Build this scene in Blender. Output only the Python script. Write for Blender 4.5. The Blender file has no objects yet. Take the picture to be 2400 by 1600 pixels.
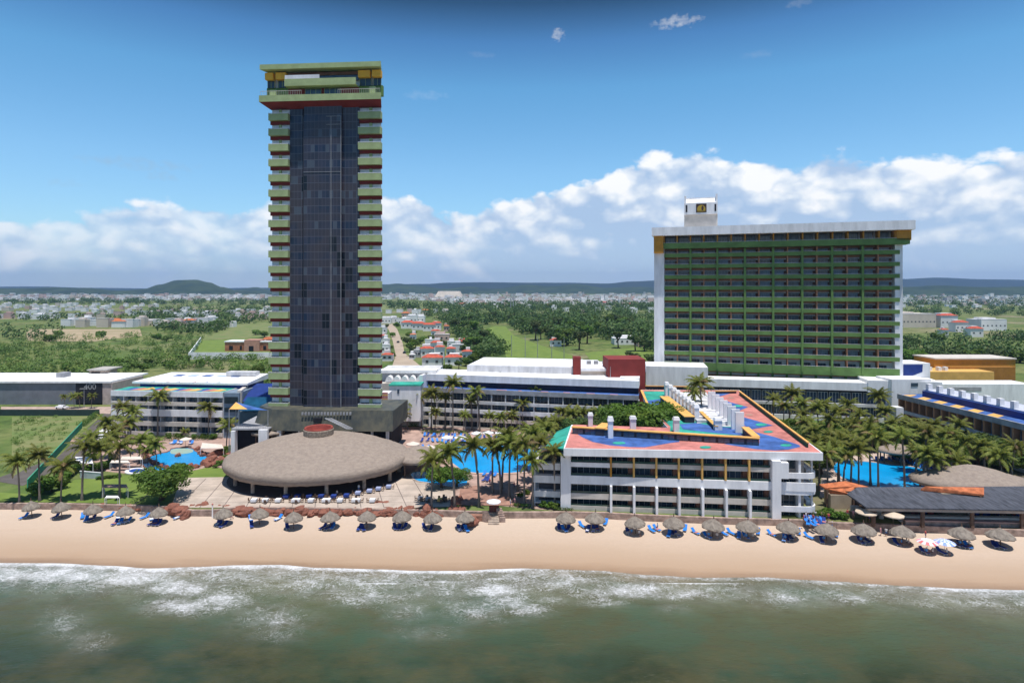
import bpy, math, random
from math import sin, cos, pi, radians, sqrt
random.seed(7)
R = random.random
def U(a, b): return a + (b - a) * random.random()

# ------------------------------------------------------------------ camera, sky, sun
scene = bpy.context.scene
F, HV, CU, CH = 1450.0, 676.0, 1200.0, 45.0     # focal (photo px), horizon row, centre column, camera height (m)
cam_d = bpy.data.cameras.new("camera"); cam = bpy.data.objects.new("camera", cam_d)
scene.collection.objects.link(cam); scene.camera = cam
cam.location = (0, 0, CH); cam.rotation_euler = (radians(90), 0, 0)
cam_d.sensor_width = 36; cam_d.lens = 36 * F / 2400; cam_d.shift_y = -(800 - HV) / 2400
cam_d.clip_start = 1; cam_d.clip_end = 90000
sc = scene; sc.render.engine = 'CYCLES'
sc.view_settings.view_transform = 'Standard'; sc.view_settings.look = 'None'
sc.view_settings.gamma = 1; sc.view_settings.exposure = 0.5
sc.cycles.max_bounces = 6; sc.cycles.transparent_max_bounces = 8; sc.cycles.volume_bounces = 0

SUNV = (0.09, -0.20, 1.0)
_l = sqrt(sum(c * c for c in SUNV)); S = tuple(c / _l for c in SUNV)
sun_el = math.asin(S[2]); sun_az = math.atan2(S[0], S[1])
ld = bpy.data.lights.new("sun", 'SUN'); ld.energy = 3.6; ld.angle = radians(0.6); ld.color = (1.0, 0.96, 0.9)
lo = bpy.data.objects.new("sun", ld); scene.collection.objects.link(lo)
from mathutils import Vector, Matrix, noise as mnoise
lo.rotation_euler = Vector(S).to_track_quat('Z', 'Y').to_euler(); lo.location = (0, 0, 300)

w = bpy.data.worlds.new("World"); scene.world = w; w.use_nodes = True
nt = w.node_tree; nt.nodes.clear()
def N(tree, t, **kw):
    n = tree.nodes.new(t)
    for k, v in kw.items(): setattr(n, k, v)
    return n
def LK(tree, a, b): tree.links.new(a, b)
def math_(tree, op, a, b=None, c=None, clamp=False):
    n = tree.nodes.new('ShaderNodeMath'); n.operation = op; n.use_clamp = clamp
    for i, x in enumerate((a, b, c)):
        if x is None: continue
        if isinstance(x, (int, float)): n.inputs[i].default_value = x
        else: tree.links.new(x, n.inputs[i])
    return n.outputs[0]
def mix_(tree, fac, a, b, mode='MIX'):
    n = tree.nodes.new('ShaderNodeMix'); n.data_type = 'RGBA'; n.blend_type = mode
    for i, x in ((0, fac), (6, a), (7, b)):
        if isinstance(x, (int, float)): n.inputs[i].default_value = x
        elif isinstance(x, (tuple, list)): n.inputs[i].default_value = (*x[:3], 1)
        else: tree.links.new(x, n.inputs[i])
    return n.outputs[2]
def ramp_(tree, fac, stops, interp='LINEAR'):
    n = tree.nodes.new('ShaderNodeValToRGB'); cr = n.color_ramp; cr.interpolation = interp
    while len(cr.elements) < len(stops): cr.elements.new(0.5)
    for e, (p, c) in zip(cr.elements, stops):
        e.position = p; e.color = (*c[:3], 1) if isinstance(c, (tuple, list)) else (c, c, c, 1)
    tree.links.new(fac, n.inputs[0]); return n.outputs[0]
def noise_(tree, vec, scale, detail=3, rough=0.55, dist=0.0):
    n = tree.nodes.new('ShaderNodeTexNoise'); n.inputs['Scale'].default_value = scale
    n.inputs['Detail'].default_value = detail; n.inputs['Roughness'].default_value = rough
    n.inputs['Distortion'].default_value = dist
    if vec is not None: tree.links.new(vec, n.inputs['Vector'])
    return n.outputs[0]

def build_world():
    tc = N(nt, 'ShaderNodeTexCoord'); sep = N(nt, 'ShaderNodeSeparateXYZ'); LK(nt, tc.outputs['Generated'], sep.inputs[0])
    x, y, z = sep.outputs
    sky = N(nt, 'ShaderNodeTexSky', sky_type='NISHITA'); sky.sun_disc = False
    sky.sun_elevation = sun_el; sky.sun_rotation = sun_az; sky.air_density = 1.0; sky.dust_density = 0.4; sky.ozone_density = 2.0
    az = math_(nt, 'ARCTAN2', x, y)
    hyp = math_(nt, 'SQRT', math_(nt, 'ADD', math_(nt, 'MULTIPLY', x, x), math_(nt, 'MULTIPLY', y, y)))
    el = math_(nt, 'ARCTAN2', z, hyp)
    elt = math_(nt, 'DIVIDE', el, 0.6, clamp=True)
    tint = ramp_(nt, elt, [(0.0, (0.85, 1.02, 1.15)), (0.31, (0.765, 1.085, 1.2)), (0.52, (0.565, 1.02, 1.15)), (0.63, (0.37, 0.71, 0.92)), (0.72, (0.14, 0.28, 0.37)), (1.0, (0.30, 0.50, 0.66))])
    skyc = mix_(nt, 1.0, sky.outputs[0], tint, 'MULTIPLY')
    # cloud bank: its top line over azimuth
    vt = [(0, 505), (130, 520), (215, 492), (300, 478), (378, 468), (450, 478), (540, 478), (640, 462), (780, 440), (900, 440), (985, 462), (1070, 498), (1150, 476), (1230, 449), (1330, 432), (1430, 408), (1490, 382), (1580, 350), (1670, 352), (1730, 372), (1800, 366), (1860, 388), (1920, 366), (2040, 372), (2140, 362), (2220, 374), (2400, 360)]
    cv = N(nt, 'ShaderNodeFloatCurve'); c = cv.mapping.curves[0]
    LO, HI = -1.0, 1.0
    pts = [(-1.0, 0.10)] + [(math.atan((u - CU) / F), math.atan((HV - v) / F * cos(math.atan((u - CU) / F)))) for u, v in vt] + [(1.0, 0.2)]
    for i, (a, e) in enumerate(pts):
        p = ((a - LO) / (HI - LO), e * 2.5)
        if i < 2: c.points[i].location = p
        else: c.points.new(*p)
    c.points[0].location = ((pts[0][0] - LO) / (HI - LO), pts[0][1] * 2.5)
    cv.mapping.update()
    LK(nt, math_(nt, 'DIVIDE', math_(nt, 'SUBTRACT', az, LO), HI - LO, clamp=True), cv.inputs['Value'])
    env = math_(nt, 'DIVIDE', cv.outputs[0], 2.5)
    cmb = N(nt, 'ShaderNodeCombineXYZ'); LK(nt, math_(nt, 'MULTIPLY', az, 10), cmb.inputs[0]); LK(nt, math_(nt, 'MULTIPLY', el, 15), cmb.inputs[1])
    v = cmb.outputs[0]
    big = noise_(nt, v, 0.9, 3, 0.5); bas = noise_(nt, v, 0.95, 6, 0.46, 0.1); bil = math_(nt, 'MULTIPLY', math_(nt, 'ABSOLUTE', math_(nt, 'SUBTRACT', math_(nt, 'MULTIPLY', noise_(nt, v, 1.45, 4, 0.45), 2.0), 1.0)), 2.4, clamp=True); fine = noise_(nt, v, 8, 5, 0.6)
    d = math_(nt, 'SUBTRACT', env, el)                                     # depth below the top line
    edge = math_(nt, 'ADD', d, math_(nt, 'MULTIPLY', math_(nt, 'ADD', math_(nt, 'MULTIPLY', math_(nt, 'SUBTRACT', bas, 0.5), 0.05), math_(nt, 'MULTIPLY', math_(nt, 'SUBTRACT', bil, 0.35), 0.022)), 1.0))
    edge = math_(nt, 'ADD', edge, math_(nt, 'MULTIPLY', math_(nt, 'SUBTRACT', fine, 0.5), 0.012))
    mr = N(nt, 'ShaderNodeMapRange', interpolation_type='SMOOTHSTEP'); LK(nt, edge, mr.inputs[0])
    mr.inputs[1].default_value = -0.002; mr.inputs[2].default_value = 0.012; mask = mr.outputs[0]
    # holes and thin places, more of them to the left and low down
    left = N(nt, 'ShaderNodeMapRange'); LK(nt, az, left.inputs[0]); left.inputs[1].default_value = -0.1; left.inputs[2].default_value = -0.45
    left.inputs[3].default_value = 0.1; left.inputs[4].default_value = 0.5
    low = N(nt, 'ShaderNodeMapRange'); LK(nt, el, low.inputs[0]); low.inputs[1].default_value = 0.11; low.inputs[2].default_value = 0.0
    thin = math_(nt, 'MULTIPLY', math_(nt, 'ADD', left.outputs[0], math_(nt, 'MULTIPLY', low.outputs[0], 0.35)), math_(nt, 'MULTIPLY', math_(nt, 'SUBTRACT', 0.75, big), 1.6, clamp=True), clamp=True)
    mask2 = math_(nt, 'MULTIPLY', mask, math_(nt, 'SUBTRACT', 1.0, thin), clamp=True)
    # shade: sunlit rims near the top line and over billows, blue grey hollows
    lit = math_(nt, 'ADD', math_(nt, 'MULTIPLY', math_(nt, 'SUBTRACT', 0.07, edge), 6.5), math_(nt, 'MULTIPLY', math_(nt, 'SUBTRACT', bil, 0.30), 0.75))
    lit = math_(nt, 'ADD', lit, math_(nt, 'MULTIPLY', math_(nt, 'SUBTRACT', big, 0.5), 1.6))
    up_ = N(nt, 'ShaderNodeVectorMath', operation='ADD'); LK(nt, v, up_.inputs[0]); up_.inputs[1].default_value = (0.05, 0.16, 0)
    bil2 = noise_(nt, up_.outputs[0], 0.95, 6, 0.46, 0.1)
    lit = math_(nt, 'ADD', lit, math_(nt, 'MULTIPLY', math_(nt, 'SUBTRACT', bas, bil2), 3.6))
    shade = ramp_(nt, math_(nt, 'ADD', lit, 0.25, clamp=True), [(0.0, (0.42, 0.56, 0.77)), (0.3, (0.56, 0.67, 0.83)), (0.6, (0.80, 0.86, 0.93)), (0.85, (1.0, 1.0, 1.0))])
    shade = mix_(nt, math_(nt, 'MULTIPLY', low.outputs[0], 0.55), shade, (0.58, 0.71, 0.89))
    k = N(nt, 'ShaderNodeVectorMath', operation='SCALE'); LK(nt, shade, k.inputs[0]); k.inputs['Scale'].default_value = 7.7
    col = mix_(nt, mask2, skyc, k.outputs[0])
    # small loose wisps high up
    for (uu, vv, su, sv, am, g) in [(1310, 82, 20, 14, 0.8, 4.5), (1585, 52, 60, 16, 0.7, 4.5), (330, 384, 120, 14, 0.42, 3.0), (385, 415, 45, 10, 0.4, 3.0), (150, 430, 35, 10, 0.35, 3.0), (1000, 224, 60, 12, 0.3, 6), (1130, 130, 34, 10, 0.3, 4.5), (1775, 128, 40, 10, 0.3, 4.5), (1875, 6, 30, 10, 0.4, 4.0)]:
        a0 = math.atan((uu - CU) / F); e0 = math.atan((HV - vv) / F * cos(a0))
        q = math_(nt, 'ADD', math_(nt, 'POWER', math_(nt, 'ABSOLUTE', math_(nt, 'MULTIPLY', math_(nt, 'SUBTRACT', az, a0), F / su * 1.0)), 2.0),
                  math_(nt, 'POWER', math_(nt, 'ABSOLUTE', math_(nt, 'MULTIPLY', math_(nt, 'SUBTRACT', el, e0), F / sv * 1.0)), 2.0))
        m = math_(nt, 'MULTIPLY', math_(nt, 'SUBTRACT', math_(nt, 'SUBTRACT', 1.0, q), math_(nt, 'MULTIPLY', math_(nt, 'SUBTRACT', fine, 0.45), 4.0)), am, clamp=True)
        col = mix_(nt, math_(nt, 'MULTIPLY', m, am), col, (g, g * 1.06, g * 1.18))
    bg = N(nt, 'ShaderNodeBackground'); LK(nt, col, bg.inputs[0]); bg.inputs[1].default_value = 0.1
    out = N(nt, 'ShaderNodeOutputWorld'); LK(nt, bg.outputs[0], out.inputs[0])
build_world()

# ------------------------------------------------------------------ photo column/row -> world
def P(u, v, z=0.0):
    y = F * (CH - z) / (v - HV); return ((u - CU) * y / F, y, z)
def Zat(v, y): return CH - (v - HV) * y / F
def Xat(u, y): return (u - CU) * y / F
def za(o, k):                                    # list of points measured on an enlarged crop
    return lambda *p: [(o[0] + x / k, o[1] + y / k) for x, y in p]
A1 = za((130, 850), 3.92); A2 = za((500, 900), 3.92); A3 = za((900, 800), 3.647); A4 = za((1250, 860), 3.36)
A5 = za((1870, 800), 2.957); A7 = za((130, 1000), 5.004); B1 = za((880, 630), 3.564); B8 = za((890, 720), 9.8); A8 = za((130, 600), 4.438)
A6 = za((1900, 1080), 6.273); TP = za((900, 960), 7.84); ST = za((1060, 1050), 7.467)

# ------------------------------------------------------------------ materials
MATS = {}
def mat(name, col, rough=0.8, var=0.12, vs=0.6, col2=None, bump=0.0, bs=3.0, spec=0.3, metal=0.0, detail=4, trans=0.0, vec='Object', stretch=None):
    if name in MATS: return MATS[name]
    m = bpy.data.materials.new(name); m.use_nodes = True; t = m.node_tree
    b = t.nodes['Principled BSDF']; b.inputs['Roughness'].default_value = rough
    b.inputs['Specular IOR Level'].default_value = spec; b.inputs['Metallic'].default_value = metal
    tc = N(t, 'ShaderNodeTexCoord'); v = tc.outputs[vec]
    if stretch:
        mp = N(t, 'ShaderNodeMapping'); mp.inputs['Scale'].default_value = stretch; LK(t, v, mp.inputs[0]); v = mp.outputs[0]
    c2 = col2 or tuple(c * (1 - var * 1.6) for c in col); c1 = col if col2 else tuple(min(1, c * (1 + var * 0.5)) for c in col)
    nz = noise_(t, v, vs, detail, 0.6); f = ramp_(t, nz, [(0.35, 0.0), (0.68, 1.0)])
    c = mix_(t, f, c1, c2)
    LK(t, c, b.inputs['Base Color'])
    if bump:
        bp = N(t, 'ShaderNodeBump'); bp.inputs['Strength'].default_value = bump; bp.inputs['Distance'].default_value = 0.2
        LK(t, noise_(t, v, bs, 3), bp.inputs['Height']); LK(t, bp.outputs[0], b.inputs['Normal'])
    if trans:
        tr = N(t, 'ShaderNodeBsdfTranslucent'); LK(t, c, tr.inputs[0]); mx = N(t, 'ShaderNodeMixShader'); mx.inputs[0].default_value = trans
        LK(t, b.outputs[0], mx.inputs[1]); LK(t, tr.outputs[0], mx.inputs[2]); LK(t, mx.outputs[0], t.nodes['Material Output'].inputs[0])
    MATS[name] = m; return m

def leafmat(name, a, b, yellow=None, sc_=0.5, trans=0.25):
    if name in MATS: return MATS[name]
    m = bpy.data.materials.new(name); m.use_nodes = True; t = m.node_tree; p = t.nodes['Principled BSDF']
    p.inputs['Roughness'].default_value = 0.6; p.inputs['Specular IOR Level'].default_value = 0.25
    tc = N(t, 'ShaderNodeTexCoord'); oi = N(t, 'ShaderNodeObjectInfo')
    nz = noise_(t, tc.outputs['Object'], sc_, 5, 0.65); f = ramp_(t, nz, [(0.36, 0.0), (0.66, 1.0)])
    c = mix_(t, f, a, b)
    if yellow:
        f2 = ramp_(t, noise_(t, tc.outputs['Object'], sc_ * 2.3, 3), [(0.55, 0.0), (0.72, 1.0)]); c = mix_(t, math_(t, 'MULTIPLY', f2, 0.7), c, yellow)
    hs = N(t, 'ShaderNodeHueSaturation'); LK(t, c, hs.inputs['Color'])
    LK(t, math_(t, 'ADD', 0.485, math_(t, 'MULTIPLY', oi.outputs['Random'], 0.03)), hs.inputs['Hue'])
    LK(t, math_(t, 'ADD', 0.8, math_(t, 'MULTIPLY', oi.outputs['Random'], 0.45)), hs.inputs['Value'])
    LK(t, hs.outputs[0], p.inputs['Base Color'])
    tr = N(t, 'ShaderNodeBsdfTranslucent'); LK(t, hs.outputs[0], tr.inputs[0]); mx = N(t, 'ShaderNodeMixShader'); mx.inputs[0].default_value = trans
    LK(t, p.outputs[0], mx.inputs[1]); LK(t, tr.outputs[0], mx.inputs[2]); LK(t, mx.outputs[0], t.nodes['Material Output'].inputs[0])
    MATS[name] = m; return m

white = mat('white_paint', (0.83, 0.82, 0.83), 0.7, 0.12, 0.5, bump=0.02, stretch=(1, 1, 0.2), detail=6)
white2 = mat('white_stained', (0.66, 0.65, 0.66), 0.8, 0.2, 0.4, stretch=(1, 1, 0.25))
cream = mat('cream_paint', (0.62, 0.56, 0.50), 0.8, 0.12, 0.4)
beige = mat('beige_plaster', (0.52, 0.44, 0.37), 0.85, 0.12, 0.4)
greyc = mat('grey_concrete', (0.36, 0.36, 0.38), 0.85, 0.2, 0.4)
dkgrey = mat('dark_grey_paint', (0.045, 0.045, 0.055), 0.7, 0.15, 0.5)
black = mat('dark_interior', (0.015, 0.015, 0.02), 0.9, 0.2, 0.6)
brown = mat('brown_partition', (0.20, 0.09, 0.055), 0.8, 0.2, 0.5)
maroon = mat('maroon_paint', (0.23, 0.035, 0.03), 0.8, 0.12, 0.3)
orange = mat('orange_paint', (0.78, 0.42, 0.12), 0.75, 0.12, 0.5)
ochre = mat('ochre_paint', (0.52, 0.24, 0.03), 0.75, 0.12, 0.5)
rust = mat('rust_orange_paint', (0.50, 0.24, 0.13), 0.75, 0.12, 0.5)
lime = mat('light_green_paint', (0.42, 0.50, 0.24), 0.75, 0.12, 0.35)
green = mat('green_paint', (0.14, 0.245, 0.07), 0.75, 0.15, 0.3)
dkgreen = mat('dark_green_paint', (0.02, 0.12, 0.06), 0.75, 0.15, 0.3)
coral = mat('coral_roof_paint', (0.56, 0.21, 0.18), 0.85, 0.25, 0.35, detail=7)
blue = mat('blue_roof_paint', (0.06, 0.14, 0.40), 0.85, 0.3, 0.35, detail=7)
dkblue = mat('deep_blue_paint', (0.015, 0.04, 0.20), 0.6, 0.12, 0.5)
teal = mat('teal_roof_paint', (0.04, 0.37, 0.28), 0.85, 0.25, 0.35, detail=7)
yellow = mat('yellow_paint', (0.72, 0.42, 0.12), 0.8, 0.1, 0.3)
thatch = mat('thatch', (0.37, 0.30, 0.245), 0.95, 0.3, 1.1, col2=(0.275, 0.22, 0.185), bump=1.0, bs=5, detail=10, stretch=(1, 1, 3))
thatch2 = mat('thatch_pale', (0.30, 0.255, 0.21), 0.95, 0.3, 1.6, col2=(0.18, 0.15, 0.125), bump=0.5, bs=12)
wood = mat('wood', (0.16, 0.10, 0.07), 0.9, 0.25, 1.2)
redtile = mat('red_roof_tile', (0.50, 0.10, 0.06), 0.85, 0.25, 0.5, bump=0.2)
ortile = mat('orange_roof_tile', (0.55, 0.17, 0.07), 0.85, 0.3, 1.0, bump=0.3)
slate = mat('grey_slat_roof', (0.085, 0.09, 0.11), 0.7, 0.35, 0.4, stretch=(6, 1, 1))
rock = mat('red_brown_rock', (0.30, 0.12, 0.08), 0.95, 0.35, 1.2, col2=(0.17, 0.075, 0.055), bump=0.8, bs=4)
stone = mat('pale_stone', (0.45, 0.36, 0.29), 0.9, 0.3, 1.0, bump=0.4)
wallst = mat('retaining_stone', (0.40, 0.29, 0.24), 0.9, 0.3, 0.8, bump=0.4)
trunkm = mat('palm_bark', (0.23, 0.19, 0.16), 0.95, 0.3, 2.0)
bark = mat('tree_bark', (0.12, 0.08, 0.055), 0.95, 0.3, 2.0)
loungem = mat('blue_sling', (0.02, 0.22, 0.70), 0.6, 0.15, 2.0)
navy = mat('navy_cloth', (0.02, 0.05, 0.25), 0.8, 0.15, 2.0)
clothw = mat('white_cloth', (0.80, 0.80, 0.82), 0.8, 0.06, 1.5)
skin_ = mat('skin', (0.40, 0.22, 0.15), 0.6, 0.1, 3)
swhite = mat('umbrella_canvas', (0.72, 0.62, 0.54), 0.8, 0.08, 1.5)
hedge = leafmat('hedge_leaves', (0.10, 0.17, 0.025), (0.05, 0.10, 0.02), (0.22, 0.24, 0.03), 0.8)
palml = leafmat('palm_leaves', (0.23, 0.25, 0.045), (0.11, 0.145, 0.028), (0.46, 0.39, 0.09), 1.2, 0.42)
palmd = leafmat('dry_palm_leaves', (0.26, 0.18, 0.07), (0.16, 0.12, 0.05), None, 1.2)
leafA = leafmat('broad_leaves', (0.12, 0.20, 0.025), (0.05, 0.10, 0.015), (0.20, 0.26, 0.03), 0.5, 0.35)
leafB = leafmat('dark_leaves', (0.085, 0.135, 0.03), (0.04, 0.07, 0.02), (0.16, 0.16, 0.045), 0.12)
leafC = leafmat('scrub_leaves', (0.17, 0.25, 0.05), (0.07, 0.125, 0.03), (0.30, 0.29, 0.09), 0.03)
hull_ = mat('car_paint_dark', (0.03, 0.03, 0.04), 0.3, 0.05, 1, spec=0.5)

def glassmat(name, a, b, vs=0.6, rough=0.12):
    return mat(name, a, rough, 0.3, vs, col2=b, spec=0.5)
glassD = glassmat('dark_glass', (0.012, 0.022, 0.032), (0.03, 0.045, 0.06))
glassM = glassmat('blue_glass', (0.03, 0.055, 0.09), (0.06, 0.09, 0.13))
glassC = mat('curtained_glass', (0.34, 0.38, 0.44), 0.35, 0.3, 0.8, col2=(0.12, 0.16, 0.22), stretch=(4, 4, 0.5))

def curtain_wall():
    m = bpy.data.materials.new('curtain_wall_glass'); m.use_nodes = True; t = m.node_tree; p = t.nodes['Principled BSDF']
    tc = N(t, 'ShaderNodeTexCoord'); sp = N(t, 'ShaderNodeSeparateXYZ'); LK(t, tc.outputs['Object'], sp.inputs[0])
    cx = N(t, 'ShaderNodeCombineXYZ'); LK(t, sp.outputs[0], cx.inputs[0]); LK(t, sp.outputs[2], cx.inputs[1])
    def cells(sx, sy, offy=0.0):
        a = math_(t, 'FLOOR', math_(t, 'DIVIDE', sp.outputs[0], sx)); b = math_(t, 'FLOOR', math_(t, 'DIVIDE', math_(t, 'ADD', sp.outputs[2], offy), sy))
        c = N(t, 'ShaderNodeCombineXYZ'); LK(t, a, c.inputs[0]); LK(t, b, c.inputs[1]); wn = N(t, 'ShaderNodeTexWhiteNoise', noise_dimensions='3D'); LK(t, c.outputs[0], wn.inputs[0]); return wn.outputs[0]
    w1 = cells(1.05, 2.117); w2 = cells(2.1, 4.233)
    frx = math_(t, 'FRACT', math_(t, 'DIVIDE', sp.outputs[0], 1.05)); frz = math_(t, 'FRACT', math_(t, 'DIVIDE', sp.outputs[2], 2.117))
    line = math_(t, 'MAXIMUM', math_(t, 'LESS_THAN', frx, 0.09), math_(t, 'LESS_THAN', frz, 0.08))
    sprow = math_(t, 'LESS_THAN', math_(t, 'FRACT', math_(t, 'DIVIDE', sp.outputs[2], 4.233)), 0.5)
    c = mix_(t, w1, (0.012, 0.026, 0.060), (0.040, 0.046, 0.082))
    c = mix_(t, math_(t, 'MULTIPLY', sprow, 0.5), c, (0.050, 0.040, 0.045))
    nz = noise_(t, cx.outputs[0], 0.09, 3); c = mix_(t, ramp_(t, nz, [(0.42, 0.0), (0.6, 0.7)]), c, (0.065, 0.050, 0.055))
    c = mix_(t, math_(t, 'MULTIPLY', math_(t, 'GREATER_THAN', w1, 0.88), math_(t, 'SUBTRACT', 1.0, sprow)), c, (0.075, 0.09, 0.12))
    c = mix_(t, math_(t, 'GREATER_THAN', w2, 0.90), c, (0.006, 0.009, 0.016))
    c = mix_(t, math_(t, 'MULTIPLY', line, 0.6), c, (0.13, 0.13, 0.16)); LK(t, c, p.inputs['Base Color'])
    p.inputs['Roughness'].default_value = 0.22; p.inputs['Specular IOR Level'].default_value = 0.3
    return m
curtain = curtain_wall()

# ------------------------------------------------------------------ mesh builder
class Fr:                                         # local frame: s along A->B, t away from the camera, z up
    def __init__(self, A, B):
        self.o = (A[0], A[1]); dx, dy = B[0] - A[0], B[1] - A[1]; self.L = sqrt(dx * dx + dy * dy)
        self.e = (dx / self.L, dy / self.L); self.n = (-self.e[1], self.e[0]); self.a = math.atan2(dy, dx)
    def p(self, s, t, z): return (self.o[0] + self.e[0] * s + self.n[0] * t, self.o[1] + self.e[1] * s + self.n[1] * t, z)
    def inv(self, x, y):
        dx, dy = x - self.o[0], y - self.o[1]; return (dx * self.e[0] + dy * self.e[1], dx * self.n[0] + dy * self.n[1])
class IdF:
    a = 0.0
    def p(self, s, t, z): return (s, t, z)
I_ = IdF()

class MB:
    def __init__(self, fr=None): self.v = []; self.f = []; self.m = []; self.mi = 0; self.fr = fr or I_; self.sm = False
    def q(self, *pts):
        b = len(self.v); self.v += [tuple(p) for p in pts]; self.f.append(tuple(range(b, b + len(pts)))); self.m.append(self.mi); return self
    def box(self, s0, s1, t0, t1, z0, z1, fr=None, taper=0):
        g = (fr or self.fr).p; b = len(self.v); k = taper
        self.v += [g(s0, t0, z0), g(s1, t0, z0), g(s1, t1, z0), g(s0, t1, z0), g(s0 + k, t0 + k, z1), g(s1 - k, t0 + k, z1), g(s1 - k, t1 - k, z1), g(s0 + k, t1 - k, z1)]
        for f in ((0, 3, 2, 1), (4, 5, 6, 7), (0, 1, 5, 4), (1, 2, 6, 5), (2, 3, 7, 6), (3, 0, 4, 7)): self.f.append(tuple(b + i for i in f)); self.m.append(self.mi)
        return self
    def prism(self, poly, z0, z1, top=True, bottom=True):
        n = len(poly); b = len(self.v); self.v += [(x, y, z0) for x, y in poly] + [(x, y, z1) for x, y in poly]
        ar = sum(poly[i][0] * poly[(i + 1) % n][1] - poly[(i + 1) % n][0] * poly[i][1] for i in range(n))
        for i in range(n):
            j = (i + 1) % n; f = (b + i, b + j, b + n + j, b + n + i); self.f.append(f if ar > 0 else f[::-1]); self.m.append(self.mi)
        if top: f = tuple(b + n + i for i in range(n)); self.f.append(f if ar > 0 else f[::-1]); self.m.append(self.mi)
        if bottom: f = tuple(b + i for i in range(n)); self.f.append(f[::-1] if ar > 0 else f); self.m.append(self.mi)
        return self
    def poly(self, pts, z):
        n = len(pts); ar = sum(pts[i][0] * pts[(i + 1) % n][1] - pts[(i + 1) % n][0] * pts[i][1] for i in range(n))
        if ar < 0: pts = pts[::-1]
        return self.q(*[(p[0], p[1], z) for p in pts])
    def tube(self, path, rads, n=8, cap=True):
        rings = []
        for i, (p, r) in enumerate(zip(path, rads)):
            p = Vector(p); a = Vector(path[max(0, i - 1)]); c = Vector(path[min(len(path) - 1, i + 1)]); d = (c - a).normalized()
            x = d.orthogonal().normalized() if abs(d.z) < 0.95 else Vector((1, 0, 0)); x = (x - d * x.dot(d)).normalized(); y = d.cross(x)
            b = len(self.v); self.v += [tuple(p + x * r * cos(2 * pi * k / n) + y * r * sin(2 * pi * k / n)) for k in range(n)]; rings.append(b)
        for a, b in zip(rings, rings[1:]):
            for k in range(n): self.f.append((a + k, a + (k + 1) % n, b + (k + 1) % n, b + k)); self.m.append(self.mi)
        if cap:
            self.f.append(tuple(rings[-1] + k for k in range(n))); self.m.append(self.mi)
            self.f.append(tuple(rings[0] + k for k in range(n))[::-1]); self.m.append(self.mi)
        return self
    def lathe(self, prof, n=24, c=(0, 0, 0), rx=1, ry=1, jit=0):
        rings = []
        for (r, z) in prof:
            b = len(self.v)
            for k in range(n):
                a = 2 * pi * k / n; j = 1 + jit * (R() - 0.5)
                self.v.append((c[0] + cos(a) * r * rx * j, c[1] + sin(a) * r * ry * j, c[2] + z + jit * r * 0.4 * (R() - 0.5)))
            rings.append(b)
        for a, b in zip(rings, rings[1:]):
            for k in range(n): self.f.append((a + k, a + (k + 1) % n, b + (k + 1) % n, b + k)); self.m.append(self.mi)
        return self
    def mesh(self, name, mats, smooth=False):
        me = bpy.data.meshes.new(name); me.from_pydata(self.v, [], self.f)
        for m in (mats if isinstance(mats, (list, tuple)) else [mats]): me.materials.append(m)
        if len(me.materials) > 1: me.polygons.foreach_set('material_index', self.m)
        if smooth: me.polygons.foreach_set('use_smooth', [True] * len(me.polygons))
        me.update(); return me

COL = scene.collection
def link(o, parent=None):
    COL.objects.link(o)
    if parent is not None: o.parent = parent
    return o
def worldpos(o):
    v = Vector((0, 0, 0))
    while o is not None: v += o.location; o = o.parent
    return v
def tag(o, label=None, cat=None, group=None, kind=None):
    if label: o['label'] = label
    if cat: o['category'] = cat
    if group: o['group'] = group
    if kind: o['kind'] = kind
    return o
def thing(name, label, cat, loc=(0, 0, 0), group=None, rz=0.0):
    o = bpy.data.objects.new(name, None); o.location = loc; o.rotation_euler[2] = rz; o.empty_display_size = 0.5
    link(o); return tag(o, label, cat, group)
def part(name, mb, mats, parent, label=None, smooth=False, local=False):
    me = mb if isinstance(mb, bpy.types.Mesh) else mb.mesh(name, mats, smooth)
    o = bpy.data.objects.new(name, me); link(o, parent)
    if not local: o.location = -worldpos(parent)
    if label: o['label'] = label
    return o
def parts(name, mb, mats, parent):               # every separate piece of the builder becomes a part of its own
    par = list(range(len(mb.v)))
    def find(a):
        while par[a] != a: par[a] = par[par[a]]; a = par[a]
        return a
    for f in mb.f:
        for b in f[1:]: par[find(b)] = find(f[0])
    g = {}
    for f, m in zip(mb.f, mb.m): g.setdefault(find(f[0]), []).append((f, m))
    for fs in g.values():
        q = MB(); ix = {}
        for f, m in fs:
            for i in f:
                if i not in ix: ix[i] = len(q.v); q.v.append(mb.v[i])
            q.f.append(tuple(ix[i] for i in f)); q.m.append(m)
        part(name, q, mats, parent)
def inst(name, me, parent, pos, rz=0.0, scale=None):       # a part placed at a world position under an unrotated thing
    o = bpy.data.objects.new(name, me); link(o, parent); o.location = Vector(pos) - worldpos(parent); o.rotation_euler[2] = rz
    if scale: o.scale = scale
    return o
def solo(name, mb, mats, label, cat, group=None, smooth=False, loc=None):
    me = mb if isinstance(mb, bpy.types.Mesh) else mb.mesh(name, mats, smooth)
    o = bpy.data.objects.new(name, me); link(o); 
    if loc: o.location = loc
    return tag(o, label, cat, group)
def struct(name, mb, mats, smooth=False):
    o = bpy.data.objects.new(name, mb.mesh(name, mats, smooth)); link(o); o['kind'] = 'structure'; return o
ORD = "leftmost second third fourth fifth sixth seventh eighth ninth tenth eleventh twelfth thirteenth fourteenth fifteenth sixteenth seventeenth eighteenth nineteenth twentieth twenty-first twenty-second twenty-third twenty-fourth twenty-fifth twenty-sixth twenty-seventh twenty-eighth twenty-ninth thirtieth thirty-first thirty-second thirty-third thirty-fourth thirty-fifth thirty-sixth thirty-seventh thirty-eighth thirty-ninth fortieth".split()
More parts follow.
